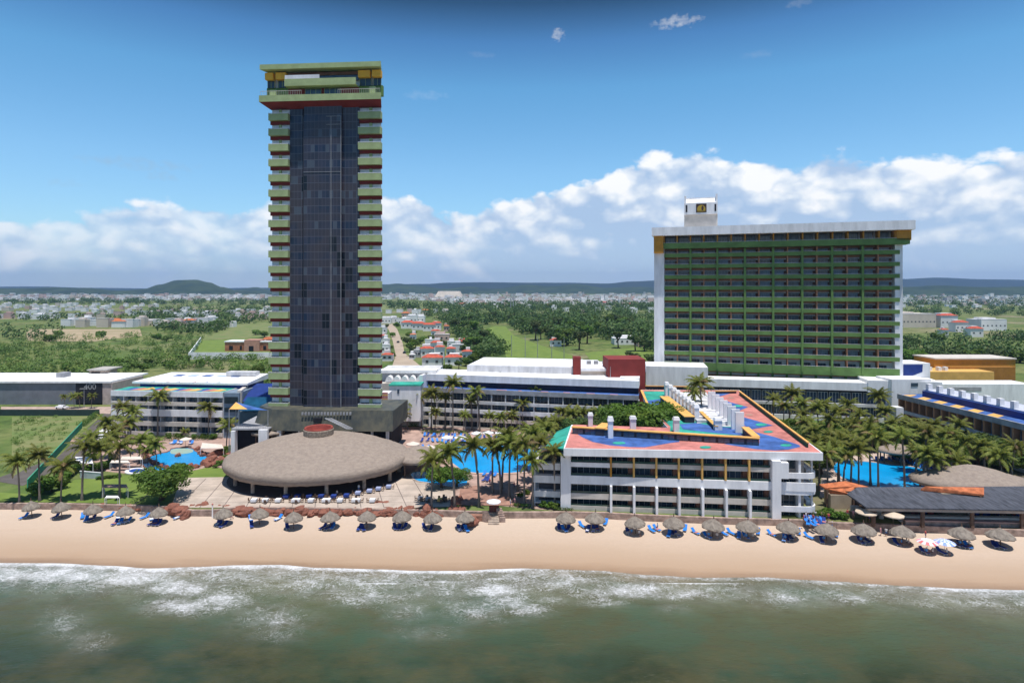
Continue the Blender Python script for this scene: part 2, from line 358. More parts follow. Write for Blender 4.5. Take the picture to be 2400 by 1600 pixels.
def nth(i, n, what):
    if n == 1: return "only " + what
    if i == 0: return "leftmost " + what
    if i == n - 1: return "rightmost " + what
    if i < 7: return ORD[i] + " " + what + " from the left"
    k = n - 1 - i
    if k < len(ORD) and k < i: return ORD[k] + " " + what + " from the right"
    return (ORD[i] if i < len(ORD) else "far") + " " + what + " from the left"
def inpoly(x, y, p):
    c = False; j = len(p) - 1
    for i in range(len(p)):
        if (p[i][1] > y) != (p[j][1] > y) and x < (p[j][0] - p[i][0]) * (y - p[i][1]) / (p[j][1] - p[i][1]) + p[i][0]: c = not c
        j = i
    return c
def sheet(name, px, z, m, z0=0.0):
    w_ = [P(u, v, z0) for u, v in px]; mb = MB(); mb.poly([(a[0], a[1]) for a in w_], z0 + z); return struct(name, mb, m)

# ------------------------------------------------------------------ ground, beach, sea, hills
ZB, ZW = -1.1, -2.5
wall_px = [(-260, 1186), (0, 1192), (133, 1192), (300, 1196), (400, 1200), (450, 1208), (500, 1208), (560, 1201), (700, 1202), (900, 1206), (1000, 1208), (1130, 1212), (1200, 1213), (1330, 1212), (1420, 1214), (1500, 1219), (1700, 1227), (1900, 1232), (1960, 1238), (2100, 1243), (2270, 1250), (2400, 1256), (2700, 1262)]
WALL = [P(u, v, ZB) for u, v in wall_px]
WALL = [(-420, WALL[0][1] + 2, ZB)] + WALL + [(420, WALL[-1][1] - 8, ZB)]
def wall_y(x):
    for a, b in zip(WALL, WALL[1:]):
        if a[0] <= x <= b[0]: return a[1] + (b[1] - a[1]) * (x - a[0]) / (b[0] - a[0])
    return WALL[0][1] if x < 0 else WALL[-1][1]
wl_px = [(-300, 1316), (133, 1319), (255, 1325), (350, 1331), (460, 1328), (560, 1324), (650, 1323), (750, 1330), (870, 1333), (980, 1337), (1080, 1337), (1160, 1333), (1225, 1331), (1300, 1333), (1390, 1336), (1530, 1347), (1640, 1353), (1790, 1352), (1880, 1358), (1960, 1362), (2050, 1368), (2130, 1373), (2270, 1379), (2400, 1382), (2750, 1392)]
WL = [P(u, v, ZW) for u, v in wl_px]; WL = [(-420, WL[0][1] + 1, ZW)] + WL + [(420, WL[-1][1] - 5, ZW)]
def water_y(x):
    for a, b in zip(WL, WL[1:]):
        if a[0] <= x <= b[0]: 
            f = (x - a[0]) / (b[0] - a[0]); f = f * f * (3 - 2 * f); return a[1] + (b[1] - a[1]) * f
    return WL[0][1] if x < 0 else WL[-1][1]

# ground: one sheet from the top of the beach wall to the horizon
gm = bpy.data.materials.new('ground_cover'); gm.use_nodes = True; t = gm.node_tree; p = t.nodes['Principled BSDF']; p.inputs['Roughness'].default_value = 1; p.inputs['Specular IOR Level'].default_value = 0.1
tc = N(t, 'ShaderNodeTexCoord'); o_ = tc.outputs['Object']
c = mix_(t, ramp_(t, noise_(t, o_, 0.02, 6, 0.65), [(0.4, 0.0), (0.6, 1.0)]), (0.10, 0.155, 0.04), (0.20, 0.21, 0.08))
c = mix_(t, ramp_(t, noise_(t, o_, 0.007, 4, 0.6), [(0.56, 0.0), (0.66, 1.0)]), c, (0.30, 0.25, 0.16))
c = mix_(t, ramp_(t, noise_(t, o_, 0.25, 4, 0.6), [(0.45, 0.0), (0.7, 0.6)]), c, (0.05, 0.08, 0.025)); c = mix_(t, ramp_(t, noise_(t, o_, 0.05, 8, 0.75), [(0.52, 0.0), (0.6, 0.8)]), c, (0.045, 0.075, 0.022)); LK(t, c, p.inputs['Base Color'])
mb = MB(); front = [(x, y) for x, y, z in WALL]
mb.poly([(-60000, 400), (-420, WALL[0][1])] + front[1:-1] + [(420, WALL[-1][1]), (60000, 400), (60000, 70000), (-60000, 70000)], 0.0); struct('ground', mb, gm)

# sand, with the share of the way from wall to water stored per vertex
sm = bpy.data.materials.new('sand'); sm.use_nodes = True; t = sm.node_tree; p = t.nodes['Principled BSDF']
at = N(t, 'ShaderNodeAttribute', attribute_name='wet'); tc = N(t, 'ShaderNodeTexCoord'); mp = N(t, 'ShaderNodeMapping'); mp.inputs['Scale'].default_value = (0.12, 1.2, 1); LK(t, tc.outputs['Object'], mp.inputs[0])
nz = noise_(t, mp.outputs[0], 0.5, 5, 0.6); fz = noise_(t, tc.outputs['Object'], 1.4, 6, 0.7)
wv = math_(t, 'ADD', at.outputs['Fac'], math_(t, 'MULTIPLY', math_(t, 'SUBTRACT', nz, 0.5), 0.16))
c = ramp_(t, wv, [(0.0, (0.56, 0.45, 0.36)), (0.42, (0.52, 0.395, 0.30)), (0.66, (0.45, 0.325, 0.23)), (0.88, (0.41, 0.28, 0.185)), (0.955, (0.33, 0.215, 0.135)), (1.0, (0.27, 0.175, 0.11))])
c = mix_(t, ramp_(t, fz, [(0.35, 0.0), (0.75, 0.28)]), c, (0.40, 0.30, 0.215)); LK(t, c, p.inputs['Base Color'])
LK(t, ramp_(t, wv, [(0.0, 1.0), (0.8, 0.8), (0.97, 0.45)]), p.inputs['Roughness']); p.inputs['Specular IOR Level'].default_value = 0.25
bp = N(t, 'ShaderNodeBump'); bp.inputs['Strength'].default_value = 0.5; bp.inputs['Distance'].default_value = 0.12; LK(t, fz, bp.inputs['Height']); LK(t, bp.outputs[0], p.inputs['Normal'])
mb = MB(); vals = []; nx = 420; SROWS = [(-0.06, -1.05), (0, -1.1), (0.15, -1.22), (0.35, -1.45), (0.55, -1.75), (0.75, -2.05), (0.9, -2.32), (1.0, -2.5), (1.12, -2.8), (1.5, -4.5)]
for i in range(nx + 1):
    x = -420 + 840 * i / nx; a, b = wall_y(x), water_y(x)
    for (f, z) in SROWS:
        mb.v.append((x, a + (b - a) * f, z + (0.05 * mnoise.noise(Vector((x * 0.2, f * 6, 0))) if 0 < f < 0.9 else 0))); vals.append(min(1, max(0, f)))
k = len(SROWS)
for i in range(nx):
    for j in range(k - 1): a = i * k + j; mb.f.append((a, a + 1, a + k + 1, a + k)); mb.m.append(0)
so = struct('sand', mb, sm, True); at_ = so.data.attributes.new('wet', 'FLOAT', 'POINT'); at_.data.foreach_set('value', vals)
def sand_z(x, y):
    f = (y - wall_y(x)) / (water_y(x) - wall_y(x))
    for (a, za_), (b, zb_) in zip(SROWS, SROWS[1:]):
        if a <= f <= b: return za_ + (zb_ - za_) * (f - a) / (b - a)
    return ZB
def onsand(u, v):
    z = -1.3
    for _ in range(4): x, y, _z = P(u, v, z); z = sand_z(x, y)
    return P(u, v, z)

# sea with foam where the waves break
wm = bpy.data.materials.new('sea_water'); wm.use_nodes = True; t = wm.node_tree; p = t.nodes['Principled BSDF']
tc = N(t, 'ShaderNodeTexCoord'); O = tc.outputs['Object']
fo = N(t, 'ShaderNodeAttribute', attribute_name='foam').outputs['Fac']; sh = N(t, 'ShaderNodeAttribute', attribute_name='depth').outputs['Fac']; cr = N(t, 'ShaderNodeAttribute', attribute_name='crest').outputs['Fac']
mp = N(t, 'ShaderNodeMapping'); mp.inputs['Scale'].default_value = (0.8, 1.0, 1); mp.inputs['Rotation'].default_value = (0, 0, 0.35); LK(t, O, mp.inputs[0]); V = mp.outputs[0]
wn = N(t, 'ShaderNodeTexNoise'); wn.inputs['Scale'].default_value = 0.45; wn.inputs['Detail'].default_value = 4; LK(t, V, wn.inputs[0])
vm = N(t, 'ShaderNodeVectorMath', operation='MULTIPLY_ADD'); LK(t, wn.outputs['Color'], vm.inputs[0]); vm.inputs[1].default_value = (4.5, 4.5, 0); LK(t, V, vm.inputs[2])
vo = N(t, 'ShaderNodeTexVoronoi', feature='DISTANCE_TO_EDGE'); vo.inputs['Scale'].default_value = 1.3; LK(t, vm.outputs[0], vo.inputs['Vector'])
vo2 = N(t, 'ShaderNodeTexVoronoi', feature='DISTANCE_TO_EDGE'); vo2.inputs['Scale'].default_value = 3.2; LK(t, vm.outputs[0], vo2.inputs['Vector'])
lace = math_(t, 'SUBTRACT', 1.0, math_(t, 'MULTIPLY', math_(t, 'ADD', math_(t, 'MULTIPLY', vo.outputs[0], 1.3), math_(t, 'MULTIPLY', vo2.outputs[0], 1.9)), 2.2), clamp=True)
n1 = noise_(t, V, 0.35, 6, 0.65); n2 = noise_(t, V, 2.2, 5, 0.7, 0.6)
foa = math_(t, 'ADD', fo, math_(t, 'MULTIPLY', math_(t, 'SUBTRACT', n1, 0.5), 1.3))
thr = math_(t, 'SUBTRACT', math_(t, 'ADD', math_(t, 'ADD', math_(t, 'MULTIPLY', lace, 0.55), math_(t, 'MULTIPLY', n2, 0.75)), math_(t, 'MULTIPLY', foa, 1.15)), 0.90)
fm = math_(t, 'MULTIPLY', math_(t, 'MULTIPLY', math_(t, 'ADD', thr, 0.06), 1.15, clamp=True), math_(t, 'MULTIPLY', fo, 2.6, clamp=True))
fm = math_(t, 'MAXIMUM', fm, math_(t, 'MULTIPLY', math_(t, 'MULTIPLY', fo, ramp_(t, noise_(t, V, 0.5, 5, 0.7), [(0.3, 0.0), (0.75, 1.0)])), 0.55))
cs = math_(t, 'MULTIPLY', math_(t, 'SUBTRACT', math_(t, 'ADD', cr, math_(t, 'MULTIPLY', n2, 1.4)), 1.25), 2.5, clamp=True)
fm = math_(t, 'MAXIMUM', fm, cs)
base = ramp_(t, sh, [(0.0, (0.20, 0.155, 0.09)), (0.16, (0.15, 0.145, 0.085)), (0.42, (0.098, 0.110, 0.058)), (0.75, (0.058, 0.074, 0.036)), (1.0, (0.028, 0.038, 0.018))])
base = mix_(t, ramp_(t, noise_(t, V, 0.045, 4, 0.6), [(0.42, 0.0), (0.62, 0.65)]), base, (0.050, 0.092, 0.058))
base = mix_(t, ramp_(t, noise_(t, V, 0.16, 5, 0.65), [(0.42, 0.0), (0.66, 0.75)]), base, (0.080, 0.074, 0.034))
c = mix_(t, math_(t, 'MULTIPLY', fm, 0.85), base, (0.74, 0.74, 0.76)); LK(t, c, p.inputs['Base Color'])
LK(t, math_(t, 'ADD', 0.22, math_(t, 'MULTIPLY', fm, 0.6)), p.inputs['Roughness']); p.inputs['Specular IOR Level'].default_value = 0.16
m2 = N(t, 'ShaderNodeMapping'); m2.inputs['Scale'].default_value = (0.35, 1.0, 1); LK(t, O, m2.inputs[0])
bp = N(t, 'ShaderNodeBump'); bp.inputs['Strength'].default_value = 0.85; bp.inputs['Distance'].default_value = 0.4
LK(t, math_(t, 'ADD', noise_(t, m2.outputs[0], 0.9, 6, 0.6), math_(t, 'MULTIPLY', fm, 0.15)), bp.inputs['Height']); LK(t, bp.outputs[0], p.inputs['Normal'])
blobs = [(150, 1345, 130, 26, .85), (300, 1352, 130, 26, .85), (420, 1375, 80, 26, .8), (520, 1405, 70, 26, .75), (430, 1420, 90, 22, .7), (560, 1345, 160, 18, .5), (640, 1450, 90, 40, .42), (700, 1380, 120, 30, .35), (800, 1385, 70, 14, .55), (860, 1395, 110, 26, .5), (980, 1385, 70, 22, .4), (950, 1430, 60, 30, .35),
         (1170, 1382, 70, 18, .85), (1190, 1410, 70, 20, .65), (1120, 1430, 90, 28, .45), (1230, 1425, 60, 22, .55), (1090, 1365, 60, 14, .45), (1290, 1405, 50, 14, .4), (1400, 1385, 80, 16, .6), (1490, 1382, 110, 17, .78), (1580, 1390, 90, 14, .6), (1420, 1410, 60, 12, .5), (1700, 1395, 130, 15, .4), (1850, 1400, 120, 22, .42), (1990, 1400, 130, 22, .42), (2080, 1385, 100, 14, .42), (2200, 1388, 90, 9, .6), (150, 1460, 60, 40, .32), (210, 1500, 60, 30, .3), (650, 1480, 60, 30, .3), (1000, 1480, 80, 20, .25), (2330, 1392, 130, 9, .7), (40, 1345, 120, 24, .8), (1580, 1425, 40, 12, .3)]
crest = [[(790, 1365), (850, 1371), (900, 1370)], [(1100, 1362), (1150, 1357), (1220, 1360)], [(1400, 1367), (1480, 1368), (1570, 1370), (1750, 1371)], [(830, 1373), (980, 1368), (1100, 1364)]]
def segd(u, v, pts):
    d = 99
    for (a, b), (c_, e) in zip(pts, pts[1:]):
        f = max(0, min(1, ((u - a) * (c_ - a) + (v - b) * (e - b)) / ((c_ - a) ** 2 + (e - b) ** 2))); d = min(d, sqrt(((u - a - f * (c_ - a)) * 0.6) ** 2 + (v - b - f * (e - b)) ** 2))
    return d
mb = MB(); fv = []; dv = []; cvv = []; NXs, NYs = 300, 90
ys = [60 + (116 - 60) * j / NYs for j in range(NYs + 1)]
for i in range(NXs + 1):
    x = -150 + 330 * i / NXs
    for y in ys:
        off = water_y(x) - y; u = CU + x * F / y; v = HV + (CH - ZW) * F / y
        f = 0.0
        for (bu, bv, su, sv, am) in blobs:
            q = ((u - bu) / su) ** 2 + ((v - bv) / sv) ** 2
            if q < 6: f = max(f, am * math.exp(-q * 0.9))
        f = max(f, (0.46 if u < 1350 else 0.36) * math.exp(-((off - 4) / (6.5 if u < 1300 else 4)) ** 2) * (1 + .35 * mnoise.noise(Vector((x * .06, y * .1, 4)))))
        f = max(f, 0.95 * math.exp(-((off - 0.3) / (1.6 if u < 700 else 1.0)) ** 2) * (1.0 if (u < 1240 or u > 2180) else 0.62))
        cc = max([0] + [1.0 - segd(u, v, L_) / 3.6 for L_ in crest])
        zz = 0.22 * mnoise.noise(Vector((x * 0.06, y * 0.45, 1.3))) * min(1, max(0, off / 4)) + 0.25 * max(0, cc)
        zz *= max(0, min(1, i / 12, (NXs - i) / 12, (y - 60) / 4, (116 - y) / 4)); mb.v.append((x, y, ZW + zz)); fv.append(f); dv.append(max(0, min(1, off / 26))); cvv.append(max(0, cc))
k = NYs + 1
for i in range(NXs):
    for j in range(NYs): a = i * k + j; mb.f.append((a, a + k, a + k + 1, a + 1)); mb.m.append(0)
for (x0, x1, y0, y1) in [(-20000, 20000, -20000, 60), (-20000, -150, 60, 116), (180, 20000, 60, 116)]:
    mb.q((x0, y0, ZW), (x1, y0, ZW), (x1, y1, ZW), (x0, y1, ZW)); fv += [0] * 4; dv += [1] * 4; cvv += [0] * 4
sea = struct('sea_water', mb, wm, True)
for nm, vv in (('foam', fv), ('depth', dv), ('crest', cvv)): sea.data.attributes.new(nm, 'FLOAT', 'POINT').data.foreach_set('value', vv)

# hills far behind the town
hm = mat('hill_woods', (0.015, 0.03, 0.015), 1.0, 0.3, 0.006, col2=(0.055, 0.08, 0.03), detail=8, spec=0.05)
hm2 = mat('far_hill_woods', (0.012, 0.022, 0.014), 1.0, 0.2, 0.003, col2=(0.025, 0.035, 0.02), detail=6, spec=0.05)
def ridge(name, prof, Y, m, depth=900, amp=0.10):
    mb = MB(); n = 130; us = [prof[0][0] + (prof[-1][0] - prof[0][0]) * i / n for i in range(n + 1)]; K = 14
    for u in us:
        for (a, b), (c_, d) in zip(prof, prof[1:]):
            if a <= u <= c_: f = (u - a) / (c_ - a); f = f * f * (3 - 2 * f); v = b + (d - b) * f; break
        H = max(3, Zat(v, Y)); x = Xat(u, Y)
        for j in range(K + 1):
            q = -1 + 2 * j / K; s = (cos(q * pi) + 1) / 2; nn = mnoise.noise(Vector((x * 0.0022, q * 2.2, Y * 0.01))) + 0.5 * mnoise.noise(Vector((x * 0.006, q * 5, Y * 0.01)))
            mb.v.append((x * (1 + q * depth / Y), Y + q * depth, H * s * (1 + amp * 2.2 * nn * (1 - s)) + H * amp * 0.4 * nn * s - 2))
    for i in range(n):
        for j in range(K): a = i * (K + 1) + j; mb.f.append((a, a + K + 1, a + K + 2, a + 1)); mb.m.append(0)
    return struct(name, mb, m, True)
ridge('hill', [(-300, 677), (60, 675), (133, 673), (200, 674), (280, 680), (335, 677), (375, 666), (415, 656), (460, 655), (490, 661), (520, 672), (560, 681), (640, 687)], 4700, hm, 700, 0.07)
ridge('hill', [(520, 688), (560, 677), (600, 672), (640, 680), (760, 672), (880, 670), (930, 664), (975, 668), (1040, 676), (1100, 671), (1160, 676), (1235, 667), (1290, 670), (1350, 665), (1420, 674), (1500, 672), (1600, 678)], 6000, hm, 900, 0.1)
ridge('far_hill', [(880, 666), (1000, 665), (1050, 662), (1140, 661), (1230, 662), (1330, 662), (1420, 664), (1480, 659), (1560, 656), (1700, 662), (2000, 660), (2120, 653), (2200, 650), (2300, 654), (2500, 657), (2700, 660)], 8200, hm2, 1200, 0.05)
ridge('far_hill', [(-300, 672), (100, 671), (200, 674), (400, 676), (600, 674), (900, 672)], 9000, hm2, 1000, 0.05)
ridge('hill', [(2060, 682), (2120, 672), (2200, 668), (2300, 672), (2450, 670), (2650, 676)], 4300, hm, 700, 0.07)

# field patches, the golf course, roads
grass = mat('mown_grass', (0.17, 0.23, 0.045), 0.95, 0.2, 0.15, col2=(0.11, 0.17, 0.03))
grass2 = mat('field_grass', (0.12, 0.18, 0.045), 0.95, 0.2, 0.09, col2=(0.22, 0.21, 0.09))
dirt = mat('dry_soil', (0.42, 0.32, 0.21), 1.0, 0.2, 0.03, col2=(0.30, 0.25, 0.14))
asph = mat('asphalt', (0.12, 0.105, 0.095), 0.95, 0.2, 0.3)
dust = mat('dusty_street', (0.45, 0.36, 0.27), 0.95, 0.2, 0.1, col2=(0.36, 0.28, 0.21))
sheet('lawn', B1((900, 540), (925, 500), (1000, 478), (1085, 480), (1160, 560), (1300, 610), (1450, 660), (1640, 720), (1700, 790), (1500, 820), (1100, 760), (1060, 640), (1000, 580)), 0.05, grass)
sheet('lawn', [(450, 838), (470, 798), (640, 790), (640, 838)], 0.05, grass)
sheet('lawn', B1((1750, 700), (2150, 660), (2330, 650), (2330, 760), (1800, 770)), 0.06, grass)
sheet('field', B1((0, 270), (760, 285), (1000, 300), (700, 335), (0, 340)), 0.05, grass2)
sheet('field', A8((1500, 800), (1900, 690), (2300, 690), (2300, 850), (1520, 870)), 0.05, grass2)
sheet('dry_field', A8((-300, 760), (880, 760), (900, 830), (600, 860), (380, 890), (-300, 880)), 0.05, dirt)
sheet('road', B8((-60, 420), (290, 380), (400, 500), (520, 800), (570, 1050), (930, 1340), (1500, 1600), (200, 1600), (370, 1100), (280, 700), (200, 500)), 0.06, dust)
sheet('road', A1((-600, 1080), (15, 870), (60, 830), (260, 640), (450, 470), (560, 420), (700, 440), (520, 520), (400, 700), (240, 870), (-300, 1130)), 0.05, asph)
sheet('path', A1((-500, 405), (560, 405), (600, 470), (-500, 462)), 0.09, mat('pink_paving', (0.46, 0.34, 0.28), 0.9, 0.2, 0.5))

# the resort's grounds
pave = mat('pale_paving', (0.50, 0.41, 0.34), 0.9, 0.15, 0.25, bump=0.05)
pool_deck = mat('pink_brown_paving', (0.44, 0.30, 0.25), 0.9, 0.2, 0.35, bump=0.1)
sheet('pool_deck', [(150, 1020), (620, 1010), (905, 1000), (1300, 1000), (1300, 1196), (300, 1110), (210, 1100)], 0.03, pool_deck)
sheet('pool_deck', [(1300, 1000), (2500, 1000), (2600, 1220), (1910, 1212), (1900, 1180), (1300, 1196)], 0.034, mat('mottled_garden_soil', (0.20, 0.16, 0.10), 0.95, 0.3, 0.2, col2=(0.10, 0.13, 0.05)))  # brown soil mottled with dull green
sheet('pool_deck', A5((180, 790), (560, 770), (960, 790), (1300, 900), (1300, 1100), (150, 1080)), 0.06, mat('pale_pool_surround', (0.55, 0.43, 0.36), 0.9, 0.15, 0.4))
sheet('lawn', [(-300, 1162), (-300, 1140)] + A7((-60, 800), (110, 680), (230, 620), (520, 610), (800, 570), (1300, 560), (1430, 640), (1330, 880), (820, 905), (480, 890), (130, 895)) , 0.07, grass)
sheet('lawn', A7((1250, 560), (1600, 520), (1800, 470), (2060, 500), (2040, 600), (1620, 612), (1500, 590)), 0.075, grass)
sheet('lawn', A1((-400, 500), (395, 490), (380, 530), (15, 800), (-400, 1050)), 0.07, grass2)
sheet('patio', [(425, 1120), (560, 1118), (975, 1112), (1068, 1150), (1062, 1172), (1058, 1188), (900, 1192), (560, 1190), (400, 1190)], 0.11, pave)
mb = MB()                                                   # joints of the patio slabs
jm = mat('slab_joint', (0.16, 0.13, 0.12), 0.95)
for i in range(16):
    a = P(395 + i * 44, 1122, 0); b = P(320 + i * 52 + (i - 7) * 2, 1190, 0)
    if b[0] > P(1060, 1188)[0]: continue
    f_ = Fr(a, b); mb.box(0, f_.L, -.07, .07, 0.10, 0.135, f_)
for v in (1135, 1148, 1163, 1178):
    a, b = P(425, v), P(1055, v); f_ = Fr(a, b); mb.box(0, f_.L, -.02, .02, 0.10, 0.125, f_)
struct('patio_joints', mb, jm)

# pools
pw = mat('pool_water', (0.005, 0.33, 0.72), 0.15, 0.1, 0.15, spec=0.4, bump=0.15, bs=2.5)
pw2 = mat('shallow_pool_water', (0.30, 0.50, 0.44), 0.2, 0.12, 0.3, spec=0.4, col2=(0.40, 0.46, 0.36))
pwj = mat('deep_pool_water', (0.01, 0.07, 0.38), 0.2, 0.2, 0.8, spec=0.4)
pink = mat('pink_coping', (0.55, 0.40, 0.33), 0.85, 0.15, 0.6)
def offset(poly, d):
    cx = sum(p[0] for p in poly) / len(poly); cy = sum(p[1] for p in poly) / len(poly); out = []
    for x, y in poly:
        l = sqrt((x - cx) ** 2 + (y - cy) ** 2); out.append((x + (x - cx) / l * d, y + (y - cy) / l * d))
    return out
def smooth_poly(pts, n=2):
    for _ in range(n):
        q = []
        for i in range(len(pts)):
            a, b = pts[i], pts[(i + 1) % len(pts)]; q += [(a[0] * .75 + b[0] * .25, a[1] * .75 + b[1] * .25), (a[0] * .25 + b[0] * .75, a[1] * .25 + b[1] * .75)]
        pts = q
    return pts
def pool(px, label, rimw=0.7, m=None, rm=None, z=0.12, sub=None, n=2):
    w_ = smooth_poly([P(u, v)[:2] for u, v in px], n); cx = sum(a[0] for a in w_) / len(w_); cy = sum(a[1] for a in w_) / len(w_)
    t_ = thing('pool', label, 'pool', (cx, cy, 0)); mb = MB(); big = offset(w_, rimw); N_ = len(w_)
    for i in range(N_):
        j = (i + 1) % N_; a, b, c_, d = w_[i], w_[j], big[j], big[i]
        mb.q((a[0], a[1], z + .1), (b[0], b[1], z + .1), (c_[0], c_[1], z + .1), (d[0], d[1], z + .1)); mb.q((a[0], a[1], z - .1), (b[0], b[1], z - .1), (b[0], b[1], z + .1), (a[0], a[1], z + .1)); mb.q((d[0], d[1], 0), (c_[0], c_[1], 0), (c_[0], c_[1], z + .1), (d[0], d[1], z + .1))
    part('rim', mb, rm or pink, t_); part('water', MB().poly(w_, z), m or pw, t_)
    if sub: part('shallow_step', MB().poly(smooth_poly([P(u, v)[:2] for u, v in sub], 2), z + 0.02), pw2, t_)
    return t_
pool(A7((1090, 365), (1210, 320), (1340, 300), (1360, 255), (1600, 250), (1640, 300), (1800, 360), (1740, 420), (1720, 455), (1560, 462), (1440, 492), (1280, 480), (1170, 450), (1150, 400)), 'irregular blue pool with red rock edge in front of the left hotel wing', 0.8, rm=rock, sub=A7((1340, 300), (1365, 258), (1595, 254), (1630, 300), (1500, 325), (1360, 325)), n=1)
pool(A7((1000, 430), (1100, 428), (1180, 470), (1290, 498), (1440, 508), (1560, 505), (1420, 545), (1290, 545), (1150, 500), (1090, 505)), 'narrow lower blue pool curving below the rock edged pool', 0.5, rm=rock, n=1)
pool(A7((850, 525), (900, 502), (980, 495), (1060, 510), (1060, 530), (980, 545), (880, 545)), 'small oval deep blue wading pool with white rim beside the lawn', 0.9, pwj, white)
pool(A3((520, 930), (610, 885), (720, 905), (900, 890), (1080, 900), (1330, 895), (1400, 940), (1290, 1080), (1180, 1130), (680, 1128), (640, 1080), (520, 1000)), 'large blue pool among palms between thatched restaurant and front building', 0.9, n=1)
pool(A3((215, 1125), (330, 1110), (470, 1140), (560, 1150), (722, 1150), (700, 1252), (520, 1245), (420, 1215), (260, 1195)), 'lower blue pool behind the patio right of the thatched restaurant', 0.5, rm=stone, n=1)
pool(A5((225, 880), (300, 822), (420, 830), (600, 850), (780, 868), (905, 900), (1000, 935), (960, 1005), (720, 1028), (480, 1005), (320, 962)), 'large blue pool at the right behind the grey slatted bar roof', 0.9, n=2)

# ------------------------------------------------------------------ tower
def wmesh(name, w_, h, panes, gl, fr_=None, d=0.1, fw=0.07):     # one glazed opening in its own frame; local x along the wall, y inwards
    mb = MB(); mb.box(0, w_, 0, d, 0, h); mb.mi = 1
    for i in range(panes + 1): x = (w_ - fw) * i / panes; mb.box(x, x + fw, -.06, -.005, 0, h)
    mb.box(0, w_, -.05, -.004, h - fw, h)
    return mb.mesh(name, [gl, fr_ or greyc])

